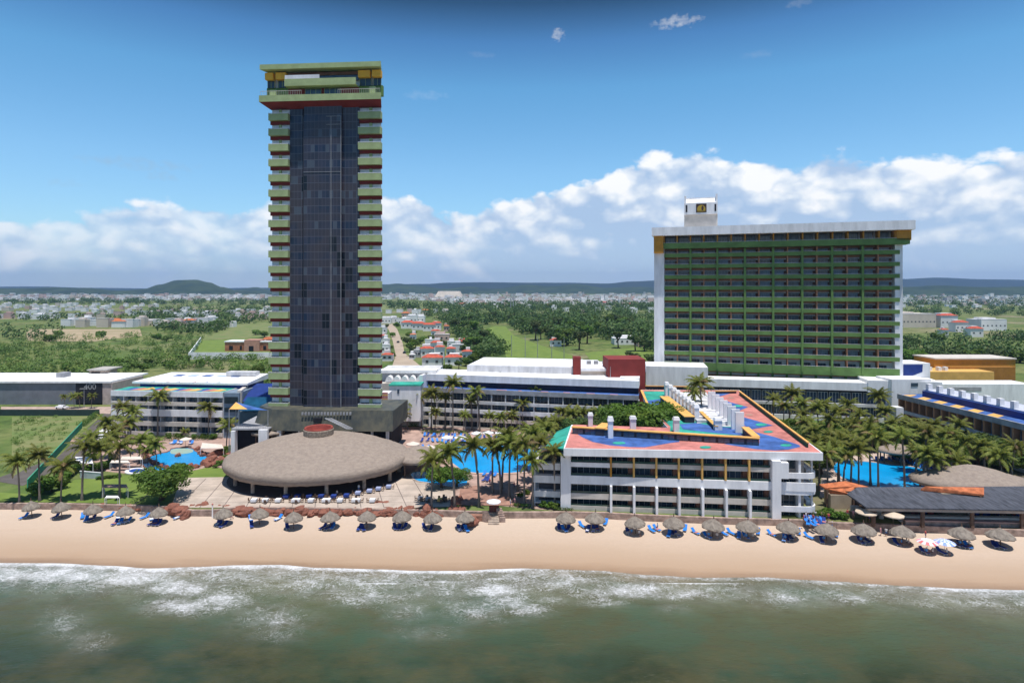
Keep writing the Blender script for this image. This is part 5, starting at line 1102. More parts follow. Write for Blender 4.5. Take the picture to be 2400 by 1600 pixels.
# ------------------------------------------------------------------ vegetation builders
def frond(mb, az, e0, L, droop, mi, wl=1.0, n=14, wdt=.22):
    pts = []; p_ = Vector((0, 0, 0)); e = e0; hd = Vector((cos(az), sin(az), 0)); st = L / n; side = Vector((-sin(az), cos(az), 0))
    for i in range(n + 1):
        pts.append(p_.copy()); p_ = p_ + (hd * cos(e) + Vector((0, 0, 1)) * sin(e)) * st; e -= droop * (0.5 + 1.1 * i / n) / n
    mb.mi = mi
    for i in range(n):
        a, b = pts[i], pts[i + 1]; w0 = .05 * (1 - i / n) + .015; mb.q(a - side * w0, a + side * w0, b + side * w0, b - side * w0)
        if i < 1: continue
        f = i / n; l = wl * (sin(pi * min(1, f * .88 + .16)) ** .6) * (1.0 - .3 * f)
        for sg in (-1, 1):
            for h in (0, .5):
                q0 = a.lerp(b, h); d = (side * sg * U(.65, .95) + (b - a).normalized() * .55 + Vector((0, 0, -U(.35, .85)))).normalized(); tip = q0 + d * l * U(.85, 1.15)
                wv = (b - a).normalized() * wdt * .5; mb.f.append((len(mb.v), len(mb.v) + 1, len(mb.v) + 2)); mb.m.append(mi); mb.v += [tuple(q0 - wv), tuple(q0 + wv), tuple(tip)]
def palm_crown(k):
    random.seed(100 + k); mb = MB(); n = random.choice((17, 20, 22)); L = U(3.0, 3.7)
    for i in range(n):
        az = i * 2.39996 + U(-.25, .25); f = i / n; e0 = radians(72 - 95 * f + U(-8, 8)); frond(mb, az, e0, L * U(.85, 1.1), radians(U(60, 105)), 1 if (f > .84 and R() < .75) or R() < .04 else 0)
    mb.mi = 2
    for i in range(6): a = U(0, 6.28); mb.box(cos(a) * .3 - .15, cos(a) * .3 + .15, sin(a) * .3 - .15, sin(a) * .3 + .15, -.55, -.2)
    return mb.mesh('crown', [palml, palmd, ochre if k % 3 else trunkm])
def palm_trunk(k):
    random.seed(200 + k); mb = MB(); lean = U(-.9, .9); l2 = U(-.4, .4); pts = []; rr = []
    for i in range(9): f = i / 8; pts.append((lean * f * f, l2 * f * f, f)); rr.append(.19 * (1 - .4 * f) + (.10 if i == 0 else 0))
    mb.tube(pts, rr, 7)
    return mb.mesh('trunk', trunkm, True), (lean, l2)
CROWNS = [palm_crown(k) for k in range(7)]; TRUNKS = [palm_trunk(k) for k in range(6)]
def leaf_ball(mb, c, r, n, s, fl=.75):
    for _ in range(n):
        d = Vector((random.gauss(0, 1), random.gauss(0, 1), random.gauss(0, 1))).normalized(); k = U(.45, 1.05) ** .5; p_ = Vector(c) + Vector((d.x * r, d.y * r, d.z * r * fl)) * k
        u_ = (d + Vector((U(-.9, .9), U(-.9, .9), U(-.5, .9)))).normalized(); x = u_.orthogonal().normalized(); y = u_.cross(x); q = U(.6, 1.25) * s; b = len(mb.v)
        mb.v += [tuple(p_ + x * q), tuple(p_ + y * q * .6), tuple(p_ - x * q), tuple(p_ - y * q * .6)]; mb.f.append((b, b + 1, b + 2, b + 3)); mb.m.append(mb.mi)
def tree_crown(k, lobes, leaves, size):                # unit crown: radius 1, centre at z 0
    random.seed(300 + k); mb = MB()
    for i in range(lobes):
        a = U(0, 6.28); rr = U(.25, .72); c = (cos(a) * rr, sin(a) * rr, U(-.35, .45)) if i else (0, 0, .1); leaf_ball(mb, c, U(.28, .5) if i else .55, leaves, size)
    return mb.mesh('crown', leafA)
CR_HI = [tree_crown(k, 16, 330, .062) for k in range(3)]; CR_LO = [tree_crown(10 + k, 11, 70, .15) for k in range(4)]
def recol(me, m): c = me.copy(); c.materials[0] = m; return c
CR_HB = [recol(m, leafB) for m in CR_HI]; CR_LB = [recol(m, leafB) for m in CR_LO]; CR_LC = [recol(m, leafC) for m in CR_LO]
def tree_trunk(k):
    random.seed(400 + k); mb = MB(); mb.tube([(0, 0, 0), (.05, .02, .4), (.02, 0, .8)], [.11, .08, .05], 7)
    for i in range(5): a = 1.25 * i + U(-.3, .3); mb.tube([(.03, 0, .45 + .04 * i), (.35 * cos(a), .35 * sin(a), .8), (.7 * cos(a), .7 * sin(a), 1.1)], [.05, .035, .015], 5)
    return mb.mesh('trunk', bark, True)
TT = [tree_trunk(k) for k in range(2)]
random.seed(77)
def tree(x, y, r, h, crowns, label, cat='tree', group=None, name='broadleaf_tree', z=0, flat=.75):
    t_ = thing(name, label, cat, (x, y, z), group); rz = U(0, 6.28); ch = r * flat
    a = bpy.data.objects.new('trunk', TT[random.randrange(2)]); link(a, t_); a.scale = (r * .9, r * .9, max(.5, h - ch * .9)); a.rotation_euler[2] = rz
    b = bpy.data.objects.new('crown', random.choice(crowns)); link(b, t_); b.location = (0, 0, max(ch * .75, h - ch)); b.scale = (r, r, ch); b.rotation_euler[2] = rz
    return t_
def palm(x, y, z0, zt, label, group, sc_=1.0, k=None):
    sc_ *= 1.14
    t_ = thing('palm_tree', label, 'palm tree', (x, y, z0), group); k = random.randrange(6) if k is None else k; me, (l1, l2) = TRUNKS[k]
    H = max(1.2, zt - z0 - .6); rz = random.choice((0, pi)) + U(-.5, .5)
    a = bpy.data.objects.new('trunk', me); link(a, t_); kk = min(1.3, H / 8); a.scale = (kk, kk, H); a.rotation_euler[2] = rz
    tx, ty = l1 * kk, l2 * kk; cx, cy = tx * cos(rz) - ty * sin(rz), tx * sin(rz) + ty * cos(rz)
    for ch in (a,): ch.location = (-cx, -cy, 0)         # the crown stays where the photo shows it
    b = bpy.data.objects.new('crown', random.choice(CROWNS)); link(b, t_); b.location = (0, 0, H); b.rotation_euler[2] = U(0, 6.28); s = sc_ * U(.92, 1.08); b.scale = (s, s, s)
    return t_
def palms(lst, group, what, tail):
    lst = sorted(lst); n = len(lst)
    for i, (u, vc, vb, *r) in enumerate(lst):
        x, y, _ = P(u, vb, 0); zt = max(2.2, Zat(vc, y)); palm(x, y, 0, zt, nth(i, n, what) + ' ' + tail, group, (r[0] if r else 1.0))
palms([(149, 1085, 1174), (199, 1039, 1171), (234.6, 1044, 1166), (280.5, 1039, 1169), (90, 1060, 1172), (40, 1075, 1176)], 'palms on the beachfront lawn', 'coconut palm', 'on the left beachfront lawn')
palms([(273, 1003, 1083), (285.6, 949, 1030), (300, 985, 1062), (262, 1020, 1095), (331.5, 1026, 1082), (362, 1036, 1094), (372, 923, 1026, 1.1), (310, 960, 1040), (250, 985, 1075), (212, 1020, 1100), (345, 1050, 1085, .8)], 'palms between left wing and pool', 'coconut palm', 'between the left wing and its pool')
palms([(490, 949, 1026, 1.1), (535.6, 990, 1056, 1.05), (433, 1006, 1026, .5)], 'palms by the left stair block', 'palm', 'in front of the left stair block')
palms([(1015, 1070, 1189, 1.05), (1053.5, 1052, 1189, 1.1), (1111, 1036, 1190, 1.12)], 'palms behind the patio', 'tall palm', 'at the seaward end of the main pool')
palms([(1155, 1033, 1156), (1163, 1044, 1158), (1188, 1016, 1144), (1196, 1031, 1165, 1.1), (1229, 1034, 1180), (1253.7, 1012, 1132), (1270, 1031, 1152), (1297.6, 1052, 1188, .95), (1247, 1070, 1189, .9), (1240, 1003, 1104), (1281, 1000, 1120), (1213, 1050, 1150)], 'palms around the main pool', 'palm', 'in the clump between main pool and beachfront building')
palms([(952, 940, 1006, 1.0), (944, 966, 1014, .9), (1012, 916, 1010), (1062, 893, 1012, 1.15), (1116.6, 913, 1012), (1020.6, 960, 1014, .8), (1089, 968, 1014, .75), (1147, 970, 1014, .8), (1174, 972, 1016, .8), (1199, 968, 1018, .85), (1226, 940, 1010, .9), (1259, 915, 1005, 1.05), (1286.6, 935, 1005, .8), (985, 925, 1005, .9), (1043, 925, 1008, .9), (1105, 935, 1008, .8)], 'palms in front of the pool wing', 'palm', 'along the front of the long pool wing')
palms([(1319.5, 960, 1018), (1366, 960, 1020), (1342, 965, 1022), (1391, 960, 1016), (1273, 986, 1030), (1300, 985, 1035), (1405, 965, 1030), (1330, 985, 1030, .8), (1290, 1000, 1045, .8)], 'palms behind the teal terrace roof', 'palm', 'in the grove behind the teal terrace roof')
palms([(1857, 917, 1010, 1.15), (1880, 940, 1025), (2059.4, 922, 1030, 1.1), (1988, 942, 1030), (1948, 978, 1055), (2015, 966, 1050), (2073, 958, 1040), (1904, 1003, 1080), (1948, 1015, 1100), (1988, 1015, 1085), (1890, 985, 1060), (1914, 950, 1030), (2040, 985, 1060), (1930, 945, 1020), (1965, 960, 1040), (1838, 945, 1015), (1815, 930, 1005), (2095, 985, 1055), (1880, 965, 1045), (2000, 990, 1060)], 'palms between the green hotel podium and right pool', 'palm', 'in the grove before the green hotel podium')
palms([(1937.6, 1055, 1165), (1985, 1060, 1162), (2012, 1045, 1160), (2056, 1018, 1150), (2113.5, 1014, 1150), (1960, 1040, 1150), (1922, 1030, 1150), (2035, 1005, 1140), (1905, 1045, 1160), (1972, 1025, 1140), (2000, 1030, 1150)], 'palms around the right pool', 'tall palm', 'around the right hand pool')
palms([(2174, 1005, 1130), (2174, 1055, 1150), (2191, 1072, 1155), (2242, 1072, 1145), (2208, 1037, 1140), (2259, 1028, 1120), (2222, 1012, 1110), (2150, 1000, 1110), (2130, 985, 1080), (2190, 990, 1080), (2300, 1040, 1130), (2340, 1060, 1150), (2250, 990, 1080), (2380, 1040, 1150), (2160, 1030, 1110), (2145, 1050, 1130, .9)], 'palms by the far right wing', 'palm', 'before the slanting right wing')
palms([(172, 925, 957, .6), (183.5, 922, 957, .55), (216, 923, 957, .55), (150, 926, 957, .5)], 'small palms before the grey club building', 'small palm', 'before the grey club building')
a = P(1652, 955, 5); palm(Xat(1640, 168), 168, 6, Zat(893, 168), 'tall dark palm growing out of the painted roof between white stacks', None, 1.25)
palm(Xat(1628, 176), 176, 6, Zat(915, 176), 'shorter palm behind the tall one among the white roof stacks', None, 1.0)
# broadleaf trees near
x, y, _ = P(345, 1192, 0); tree(x, y + 5, 5.9, 8.6, CR_HI[1:2], 'big rounded green tree overhanging the beach wall at left', flat=.72)
x, y, _ = P(1033, 1150, 0); tree(x, y + 2.0, 3.7, 5.6, CR_HI, 'round leafy tree under two palms behind the patio', flat=.75)
x, y, _ = P(1068, 1148, 0); tree(x, y + 2.5, 3.3, 5.2, CR_HI, 'second leafy tree right of the round one behind the patio', flat=.75)
tree(Xat(1500, 158), 158, 9.6, 18.4, CR_HI, 'large dark green tree behind the orange roof rail', flat=.66); tree(Xat(1556, 156), 156, 6.2, 17.0, CR_HI, 'darker shoulder tree right of the large one behind the orange rail', flat=.7)
tree(Xat(1450, 160), 160, 6.2, 16.2, CR_HI, 'lower bright tree left of the large one behind the orange rail', flat=.7)
for i, (u, vb, r, h) in enumerate([(1345, 1040, 5, 9), (1395, 1045, 5.5, 9.5), (1310, 1065, 4, 7), (1420, 1030, 5, 10), (1262, 1075, 3.2, 5.5)]): x, y, _ = P(u, vb); tree(x, y, r, h, CR_HB, nth(i, 5, 'dense tree') + ' under the palm grove behind the terrace roof', group='trees behind the terrace roof')
for i, (u, vb, r, h) in enumerate([(1832, 1035, 5, 8), (1870, 1055, 5.5, 8), (1905, 1075, 5.5, 9), (1945, 1055, 5.5, 9), (1985, 1040, 6, 9), (2025, 1050, 6, 9), (2065, 1045, 6, 8), (2110, 1045, 5, 8), (2150, 1075, 6, 9), (2200, 1095, 6, 9), (2240, 1085, 6, 9), (2290, 1090, 6, 10), (2350, 1100, 7, 10), (1925, 1110, 4.5, 7), (2120, 1085, 4, 6)]):
    x, y, _ = P(u, vb); tree(x, y, r, h, CR_HB if i % 3 else CR_HI, nth(i, 15, 'dense tree') + ' in the garden before the green hotel', group='garden trees at right')
def bushes(lst, group, what, tail, ms=CR_LO):
    n = len(lst)
    for i, (u, vb, r, *q) in enumerate(sorted(lst)): x, y, _ = P(u, vb); tree(x, y, r, r * 1.05, ms, nth(i, n, what) + ' ' + tail, 'shrub', group, 'shrub', flat=.8)
bushes([(225, 1105, 2.2), (245, 1098, 2.0), (150, 1120, 2.6), (138, 1135, 2.4), (168, 1112, 2.2), (210, 1080, 2.0), (265, 1085, 1.6), (120, 1150, 3), (95, 1160, 3)], 'shrubs along the left garden path', 'leafy shrub', 'along the left garden path')
bushes([(235, 1124, .9), (247, 1122, .8), (257, 1121, .85), (267, 1120, .8), (277, 1119, .9)], 'round clipped shrubs by the lawn edge', 'clipped shrub', 'on the edge of the left lawn')
bushes([(535, 1063, 2.2), (518, 1090, 1.2), (505, 1096, .9), (545, 1085, 1.8), (528, 1078, 1.4)], 'shrubs among the pool rocks', 'shrub', 'among red rocks beside the left pool')
bushes([(478, 1026, 1.5), (455, 1027, 1.2), (418, 1026, 1.3), (395, 1027, 1.4), (500, 1028, 1.6), (352, 1028, 1.6), (330, 1030, 1.6)], 'shrubs at the foot of the left wing', 'shrub', 'at the foot of the left wing')
bushes([(1283, 1190, 1.3), (1298, 1192, 1.2), (1270, 1188, 1.0), (1922, 1215, 1.6), (1940, 1212, 1.8), (1958, 1214, 1.5), (1975, 1216, 1.3), (1220, 1165, 1.0), (1235, 1158, 1.0)], 'shrubs at both ends of the beachfront building', 'shrub', 'beside the ends of the beachfront building')
def hedge_row(a, b, w_, h, label, z=0):
    A, B = P(*a), P(*b); f = Fr(A, B); mb = MB(); n = int(f.L / .5) + 1
    for i in range(n):
        c = f.p(f.L * i / n, 0, 0); leaf_ball(mb, (c[0], c[1], h * .55), max(w_, h) * .55, 34, .16, .9)
    solo('hedge', mb, hedge, label, 'hedge')
hedge_row((320, 1034), (500, 1030), 1.3, 1.6, 'clipped green hedge along the foot of the left wing'); hedge_row((990, 1016), (1085, 1018), 1.0, 1.2, 'bright green hedge at the back of the main pool deck'); hedge_row((958, 1000), (980, 1000), 1.0, 1.4, 'short hedge by the cafe block right of the tower')
hedge_row((195, 1000), (228, 974), 1.6, 2.0, 'rough hedge along the left lane'); hedge_row((1205, 1186), (1245, 1190), .8, .8, 'low hedge on the garden edge left of beachfront building')
hedge_row((1300, 1196), (1345, 1198), .6, .7, 'low yellowish hedge at the foot of the left terraces')

# far vegetation
def scatter(poly, n):
    xs = [p_[0] for p_ in poly]; ys = [p_[1] for p_ in poly]; out = []
    while len(out) < n:
        u, v = U(min(xs), max(xs)), U(min(ys), max(ys))
        if inpoly(u, v, poly): out.append((u, v))
    return out
LAWN_GOLF = B1((880, 540), (900, 470), (1100, 465), (1180, 550), (1300, 600), (1450, 650), (1640, 710), (1700, 790), (1100, 780), (1050, 650), (980, 590))
def mass(name, label, cat, specs, m, seed, leaves=60, s=.9):
    random.seed(seed); mb = MB()
    for poly, n, r0, r1, hf in specs:
        for u, v in scatter(poly, n):
            if inpoly(u, v, LAWN_GOLF): continue
            x, y, _ = P(u, v); r = U(r0, r1); leaf_ball(mb, (x, y, r * hf), r, int(leaves * U(.7, 1.2)), s * r * .22, .85)
            if R() < .5: leaf_ball(mb, (x + U(-r, r), y + U(-r, r) * .5, r * hf * .8), r * .7, leaves // 2, s * r * .18, .8)
    o = solo(name, mb, m, label, cat); o['kind'] = 'stuff'
scrub = [(-200, 795), (200, 790), (420, 778), (520, 772), (470, 800), (440, 842), (640, 842), (640, 925), (555, 905), (540, 868), (330, 866), (270, 880), (130, 884), (-200, 884)]
mass('scrub', 'green scrubland spreading behind the left hotel wing', 'scrub', [(scrub, 640, 1.6, 4.0, .6), (A1((-380, 505), (385, 500), (300, 560), (15, 760), (-380, 900)), 110, .35, 1.1, .5), ([(640, 770), (885, 770), (885, 850), (640, 900)], 140, 1.8, 4, .6), ([(-1400, 790), (-200, 790), (-200, 900), (-1400, 900)], 420, 2, 5, .6), ([(-1400, 900), (-200, 900), (-200, 960), (-1400, 960)], 200, 1.5, 3, .6)], leafC, 5, 70, .8)
mass('woodland', 'distant belts of dark trees among the far houses', 'woodland', [
    ([(-200, 704), (640, 703), (640, 716), (300, 714), (-200, 712)], 300, 6, 10, .8), ([(440, 716), (640, 712), (640, 760), (500, 758), (300, 745), (350, 730)], 160, 5, 8, .8), ([(-200, 742), (200, 742), (300, 740), (500, 746), (500, 760), (-200, 748)], 90, 4, 7, .8), ([(350, 765), (540, 765), (500, 790), (380, 780)], 60, 4, 6.5, .9), ([(-200, 768), (135, 768), (150, 800), (-200, 800)], 40, 4, 6, .9),
    ([(880, 714), (1540, 712), (1540, 726), (960, 730), (880, 720)], 300, 6, 10, .9), ([(2110, 700), (2500, 700), (2500, 720), (2110, 722)], 140, 6, 10, .9), ([(880, 690), (1540, 690), (1540, 706), (880, 704)], 160, 6, 9, .7), ([(640, 704), (885, 704), (885, 766), (640, 766)], 160, 5, 9, .8), ([(1540, 704), (2110, 704), (2110, 730), (1540, 730)], 200, 6, 9, .8), ([(-1500, 700), (-200, 700), (-200, 785), (-1500, 785)], 420, 6, 10, .8), ([(2500, 700), (3700, 700), (3700, 830), (2500, 830)], 420, 6, 10, .8)], leafB, 6, 26, 1.3)
mass('forest', 'dense dark wood around the golf course', 'woodland', [(B1((400, 400), (560, 340), (830, 310), (1200, 290), (2330, 290), (2330, 700), (2150, 620), (1950, 600), (1700, 580), (1650, 660), (1400, 560), (1150, 560), (1080, 520), (900, 500), (700, 480), (560, 450)), 620, 4.5, 8.5, .95),
     (B1((560, 470), (900, 510), (1050, 650), (1100, 720), (800, 760), (760, 640), (640, 560)), 90, 3.5, 6, 1.0), ([(2110, 800), (2270, 790), (2500, 800), (2500, 850), (2270, 845), (2180, 850), (2110, 830)], 80, 4, 6, .9), ([(2110, 722), (2500, 725), (2500, 745), (2110, 745)], 60, 5, 8, 1), ([(1540, 730), (2110, 730), (2110, 845), (1540, 845)], 220, 5, 8, .95)], leafB, 8, 60, 1.0)
random.seed(21)
fl = scatter(B1((900, 540), (1160, 560), (1640, 720), (1900, 640), (2300, 720), (2300, 600), (2200, 480), (1200, 430), (800, 440), (620, 520), (820, 700), (1000, 700)), 60)
fl = sorted([p_ for p_ in fl if not inpoly(*p_, LAWN_GOLF)])
for i, (u, v) in enumerate(fl): x, y, _ = P(u, v); r = U(5, 7.5) * (y / 500) ** .3; tree(x, y, r, r * U(1.8, 2.6), CR_LB if R() < .7 else CR_LO, nth(i, len(fl), 'tree') + ' standing out of the wood round the golf course', group='trees round the golf course')
fl = sorted([(237, 790, 7, 6.5), (140, 790, 7, 6), (115, 800, 7, 7), (515, 770, 7, 12), (530, 768, 6, 10), (500, 772, 6, 11), (600, 785, 6, 7), (620, 790, 6, 7), (265, 858, 5, 5), (285, 860, 5, 6), (305, 862, 6, 6), (350, 858, 5, 6), (400, 862, 5, 5), (160, 870, 5, 6), (190, 868, 5, 5), (560, 900, 4.5, 7), (580, 905, 4.5, 8), (600, 890, 5, 8), (545, 885, 4, 6), (430, 850, 5, 6), (468, 858, 4.5, 5), (335, 870, 4, 5), (370, 795, 6, 6), (390, 800, 6, 6)])
for i, (u, v, r, h) in enumerate(fl): x, y, _ = P(u, v); tree(x, y, r * .9, h * 1.05, CR_LC if i % 2 else CR_LO, nth(i, len(fl), 'bushy tree') + ' in the scrub behind the left wing', group='trees in the scrubland')
fl = sorted([(2130, 850, 8, 10), (2155, 856, 8, 11), (2185, 846, 8, 9), (2215, 850, 7, 8), (2245, 848, 8, 9), (2280, 850, 8, 9), (2330, 850, 8, 9), (2200, 800, 7, 9), (2140, 810, 7, 8), (2390, 850, 8, 9), (1500, 862, 4.5, 7), (1525, 858, 5, 8), (1480, 850, 5, 8), (2240, 770, 7, 9)])
for i, (u, v, r, h) in enumerate(fl): x, y, _ = P(u, v); tree(x, y, r, h, CR_LO if i % 2 else CR_LB, nth(i, len(fl), 'full green tree') + ' flanking the back of the green hotel', group='trees behind the green hotel')
fl = sorted([(920, 790, 4, 6), (962, 795, 6, 9), (955, 810, 5, 8), (975, 815, 5, 8), (985, 805, 5, 7), (968, 835, 4, 8), (960, 825, 4, 8), (915, 825, 3, 6), (920, 840, 3, 5), (1035, 872, 3.5, 5), (1050, 874, 3.5, 6), (1025, 880, 3, 4), (1075, 866, 3, 6), (1092, 858, 4, 6), (1110, 848, 5, 6), (1012, 800, 4, 7), (1045, 810, 3.5, 5), (905, 770, 4, 6), (930, 765, 5, 6), (940, 752, 6, 7), (1100, 830, 6, 8), (1120, 838, 6, 7), (1030, 810, 3, 6), (1052, 830, 2.5, 5)])
for i, (u, v, r, h) in enumerate(fl): x, y, _ = P(u, v); tree(x, y, r, h, CR_LO if i % 3 else CR_LB, nth(i, len(fl), 'garden tree') + ' among the red roofed houses', group='trees among the red roofed houses')
q = MB()
for i, u in enumerate((1199, 1231, 1260, 1293, 1322)): a = P(u, 835 + i * 2); m_ = MB(); m_.tube([(a[0], a[1], 0), (a[0], a[1], 14)], [.22, .16], 6); solo('net_pole', m_, greyc, nth(i, 5, 'thin tall net pole') + ' on the golf green', 'pole', 'net poles on the golf course')

# ------------------------------------------------------------------ houses
hw = [mat('house_white', (0.82, 0.80, 0.80), .85, .1, .05), mat('house_cream', (0.62, 0.54, 0.46), .85, .1, .05), mat('house_pink', (0.58, 0.42, 0.37), .85, .1, .05), mat('house_grey', (0.45, 0.44, 0.45), .85, .1, .05)]
hn = ['white', 'cream', 'pinkish', 'grey']
rf = [mat('flat_roof_white', (0.78, 0.76, 0.75), .9, .15, .05), redtile, ortile, mat('flat_roof_pink', (0.5, 0.36, 0.32), .9, .15, .05)]; rn = ['flat pale roof', 'red tiled roof', 'orange tiled roof', 'flat pink roof']
def house(u, v, wpx, h, wi, ri, label, group, deep=1.0, detail=0):
    x, y, _ = P(u, v); w_ = wpx * y / F; d = max(6, w_ * .8) * deep; t_ = thing('house', label, 'house', (x, y, 0), group)
    mb = MB(); x0, x1 = x - w_ / 2, x + w_ / 2; mb.box(x0, x1, y, y + d, 0, h)
    k = R()
    if detail or k < .5: mb.box(x0 + w_ * U(.05, .4), x0 + w_ * U(.55, .9), y + d * .3, y + d * .9, h, h + U(1.4, 2.8))
    part('wall', mb, hw[wi], t_)
    r = MB()
    if ri in (0, 3): r.box(x0 - .15, x1 + .15, y - .15, y + d * .29, h + .01, h + .28); 
    else:
        e = h + min(2.2, w_ * .16); a, b, c_, g = (x0 - .5, y - .6, h), (x1 + .5, y - .6, h), (x1 + .5, y + d * .7, h + .05), (x0 - .5, y + d * .7, h + .05); m1, m2 = (x0 + w_ * .25, y + d * .3, e), (x1 - w_ * .25, y + d * .3, e)
        r.q(a, b, m2, m1); r.q(b, c_, m2); r.q(c_, g, m1, m2); r.q(g, a, m1); r.q(g, c_, b, a)
    part('roof', r, rf[ri], t_)
    if detail:
        n = max(2, int(w_ / 4)); gm_ = wmesh('window', 1.5, 1.4, 2, glassD)
        for i in range(n): inst('window', gm_, t_, (x0 + w_ * (i + .5) / n - .7, y - .12, h * .4))
random.seed(31)
near = [(907, 846, 24, 4, 0, 1), (902, 828, 18, 6, 0, 0), (899, 800, 14, 5, 0, 1), (903, 812, 14, 6, 0, 0), (898, 782, 14, 6, 0, 0), (1012, 858, 46, 5, 0, 1), (1062, 857, 38, 5, 0, 1), (1000, 838, 30, 6, 0, 1), (1022, 826, 26, 7, 0, 1), (1008, 818, 24, 7, 0, 0), (1030, 842, 20, 8, 0, 1), (1056, 838, 20, 6, 0, 1), (1072, 828, 28, 6, 0, 0), (1060, 816, 24, 5, 0, 0), (1094, 846, 22, 6, 0, 1), (1082, 812, 20, 4, 1, 1), (1096, 806, 20, 4, 2, 1), (1035, 800, 34, 6, 2, 0), (1020, 790, 20, 6, 0, 1), (967, 800, 13, 6, 0, 2), (978, 838, 16, 5, 3, 0), (965, 842, 12, 3, 0, 0), (955, 770, 30, 7, 0, 1), (980, 773, 30, 7, 0, 1), (1005, 776, 28, 7, 0, 1), (1022, 774, 22, 8, 0, 1), (945, 762, 28, 8, 0, 0), (965, 758, 24, 10, 0, 0), (985, 757, 20, 9, 0, 0), (950, 746, 18, 8, 2, 2), (972, 744, 14, 12, 0, 0), (905, 758, 22, 7, 0, 0), (922, 757, 20, 7, 0, 0), (1046, 777, 12, 6, 2, 2)]
near.sort()
for i, (u, v, w_, h, a, b) in enumerate(near): house(u, v, w_, h, a, b, f'{nth(i, len(near), "house")} right of the tower, {hn[a]} with {rn[b]}', 'houses along the dusty street', detail=1)
def rows(spec, group, where):
    lst = []
    for (u0, u1, v0, v1, n, w0, w1, h0, h1, roofs) in spec:
        for k in range(n): lst.append((u0 + (u1 - u0) * (k + U(.1, .9)) / n, U(v0, v1), U(w0, w1), U(h0, h1), random.choice((0, 0, 0, 1, 2, 0)), random.choice(roofs)))
    lst.sort(); n = len(lst)
    for i, (u, v, w_, h, a, b) in enumerate(lst): house(u, v, w_, h, a, b, f'{nth(i, n, "house") if n <= 40 else "small " + hn[a] + " house with " + rn[b]} {where}', group)
rows([(150, 545, 762, 768, 26, 18, 32, 6, 11, (0, 0, 0, 0, 2))], 'white houses beyond the scrubland', 'in the near row beyond the scrubland')
rows([(-150, 260, 745, 750, 14, 14, 24, 6, 8, (0, 3, 0)), (400, 640, 738, 748, 20, 12, 22, 6, 9, (0, 0, 3))], 'houses in the middle distance at left', 'in the middle distance left of the tower')
rows([(-150, 640, 727, 741, 40, 10, 18, 6, 9, (0, 3, 0))], 'houses in the further row at left', 'in the further row left of the tower')
rows([(-150, 370, 715, 728, 38, 8, 15, 6, 9, (3, 3, 0))], 'pink roofed houses in a far row at left', 'in the far pink roofed row at left')
rows([(880, 1060, 730, 738, 8, 10, 18, 6, 8, (0, 0, 2)), (1060, 1530, 712, 722, 20, 9, 18, 6, 8, (0, 0, 1)), (1280, 1540, 722, 736, 8, 10, 18, 8, 10, (0, 0))], 'houses at the back of the wood', 'at the back of the wood')
rows([(2110, 2460, 710, 722, 18, 8, 16, 6, 9, (0, 0, 3))], 'far houses at the right edge', 'far off at the right edge')
big = [(2150, 768, 88, 16, 1, 0), (2225, 768, 40, 14, 0, 1), (2255, 778, 30, 10, 0, 1), (2215, 790, 16, 7, 0, 1), (2330, 775, 60, 12, 0, 0), (2290, 790, 30, 8, 0, 1), (1303, 812, 26, 5, 0, 1), (1470, 808, 60, 5, 0, 0), (1520, 812, 50, 6, 2, 0)]
big.sort()
for i, (u, v, w_, h, a, b) in enumerate(big): house(u, v, w_, h, a, b, f'{nth(i, len(big), "larger house")} beyond the green hotel, {hn[a]} with {rn[b]}', 'larger houses beyond the hotel', detail=1)
# walled compound with the brick house
x0, x1 = P(441, 842)[0], P(650, 842)[0]; yy = P(441, 842)[1]; a = P(470, 800); q = MB(); q.box(x0, x1 + 20, yy, yy + .6, 0, 4.4); f = Fr((x0, yy), a); q.box(0, f.L, -.5, 0, 0, 3.6, f); solo('compound_wall', q, white, 'long white compound wall in the scrub left of the tower', 'wall')
T = thing('brick_house', 'brick house with white trimmed arches inside the white compound wall', 'house', (Xat(590, 430), 435, 0)); y = P(580, 823)[1]; mm = mat('brick', (.42, .17, .10), .9, .2, .3)
part('wall', MB().box(Xat(527, y), Xat(645, y), y, y + 12, 0, Zat(802, y)), mm, T); part('cornice', MB().box(Xat(526, y), Xat(646, y), y - .4, y + 12.4, Zat(802, y), Zat(799, y)), white, T); part('porch', MB().box(Xat(575, y), Xat(610, y), y - 2, y + 8, 0, Zat(796, y)), mat('pink_brick', (.5, .26, .2)), T)
q = MB(); [q.box(Xat(u0, y), Xat(u1, y), y - 2.1, y - 2.02, 0, Zat(810, y)) for u0, u1 in ((586, 597),)]; [q.box(Xat(u0, y), Xat(u1, y), y - .1, y - .02, 1, Zat(810, y)) for u0, u1 in ((537, 546), (562, 567), (617, 624))]; part('opening', q, black, T)
part('tiled_roof', MB().box(Xat(610, y), Xat(640, y), y + 4, y + 14, Zat(797, y), Zat(792, y), taper=1), ortile, T)
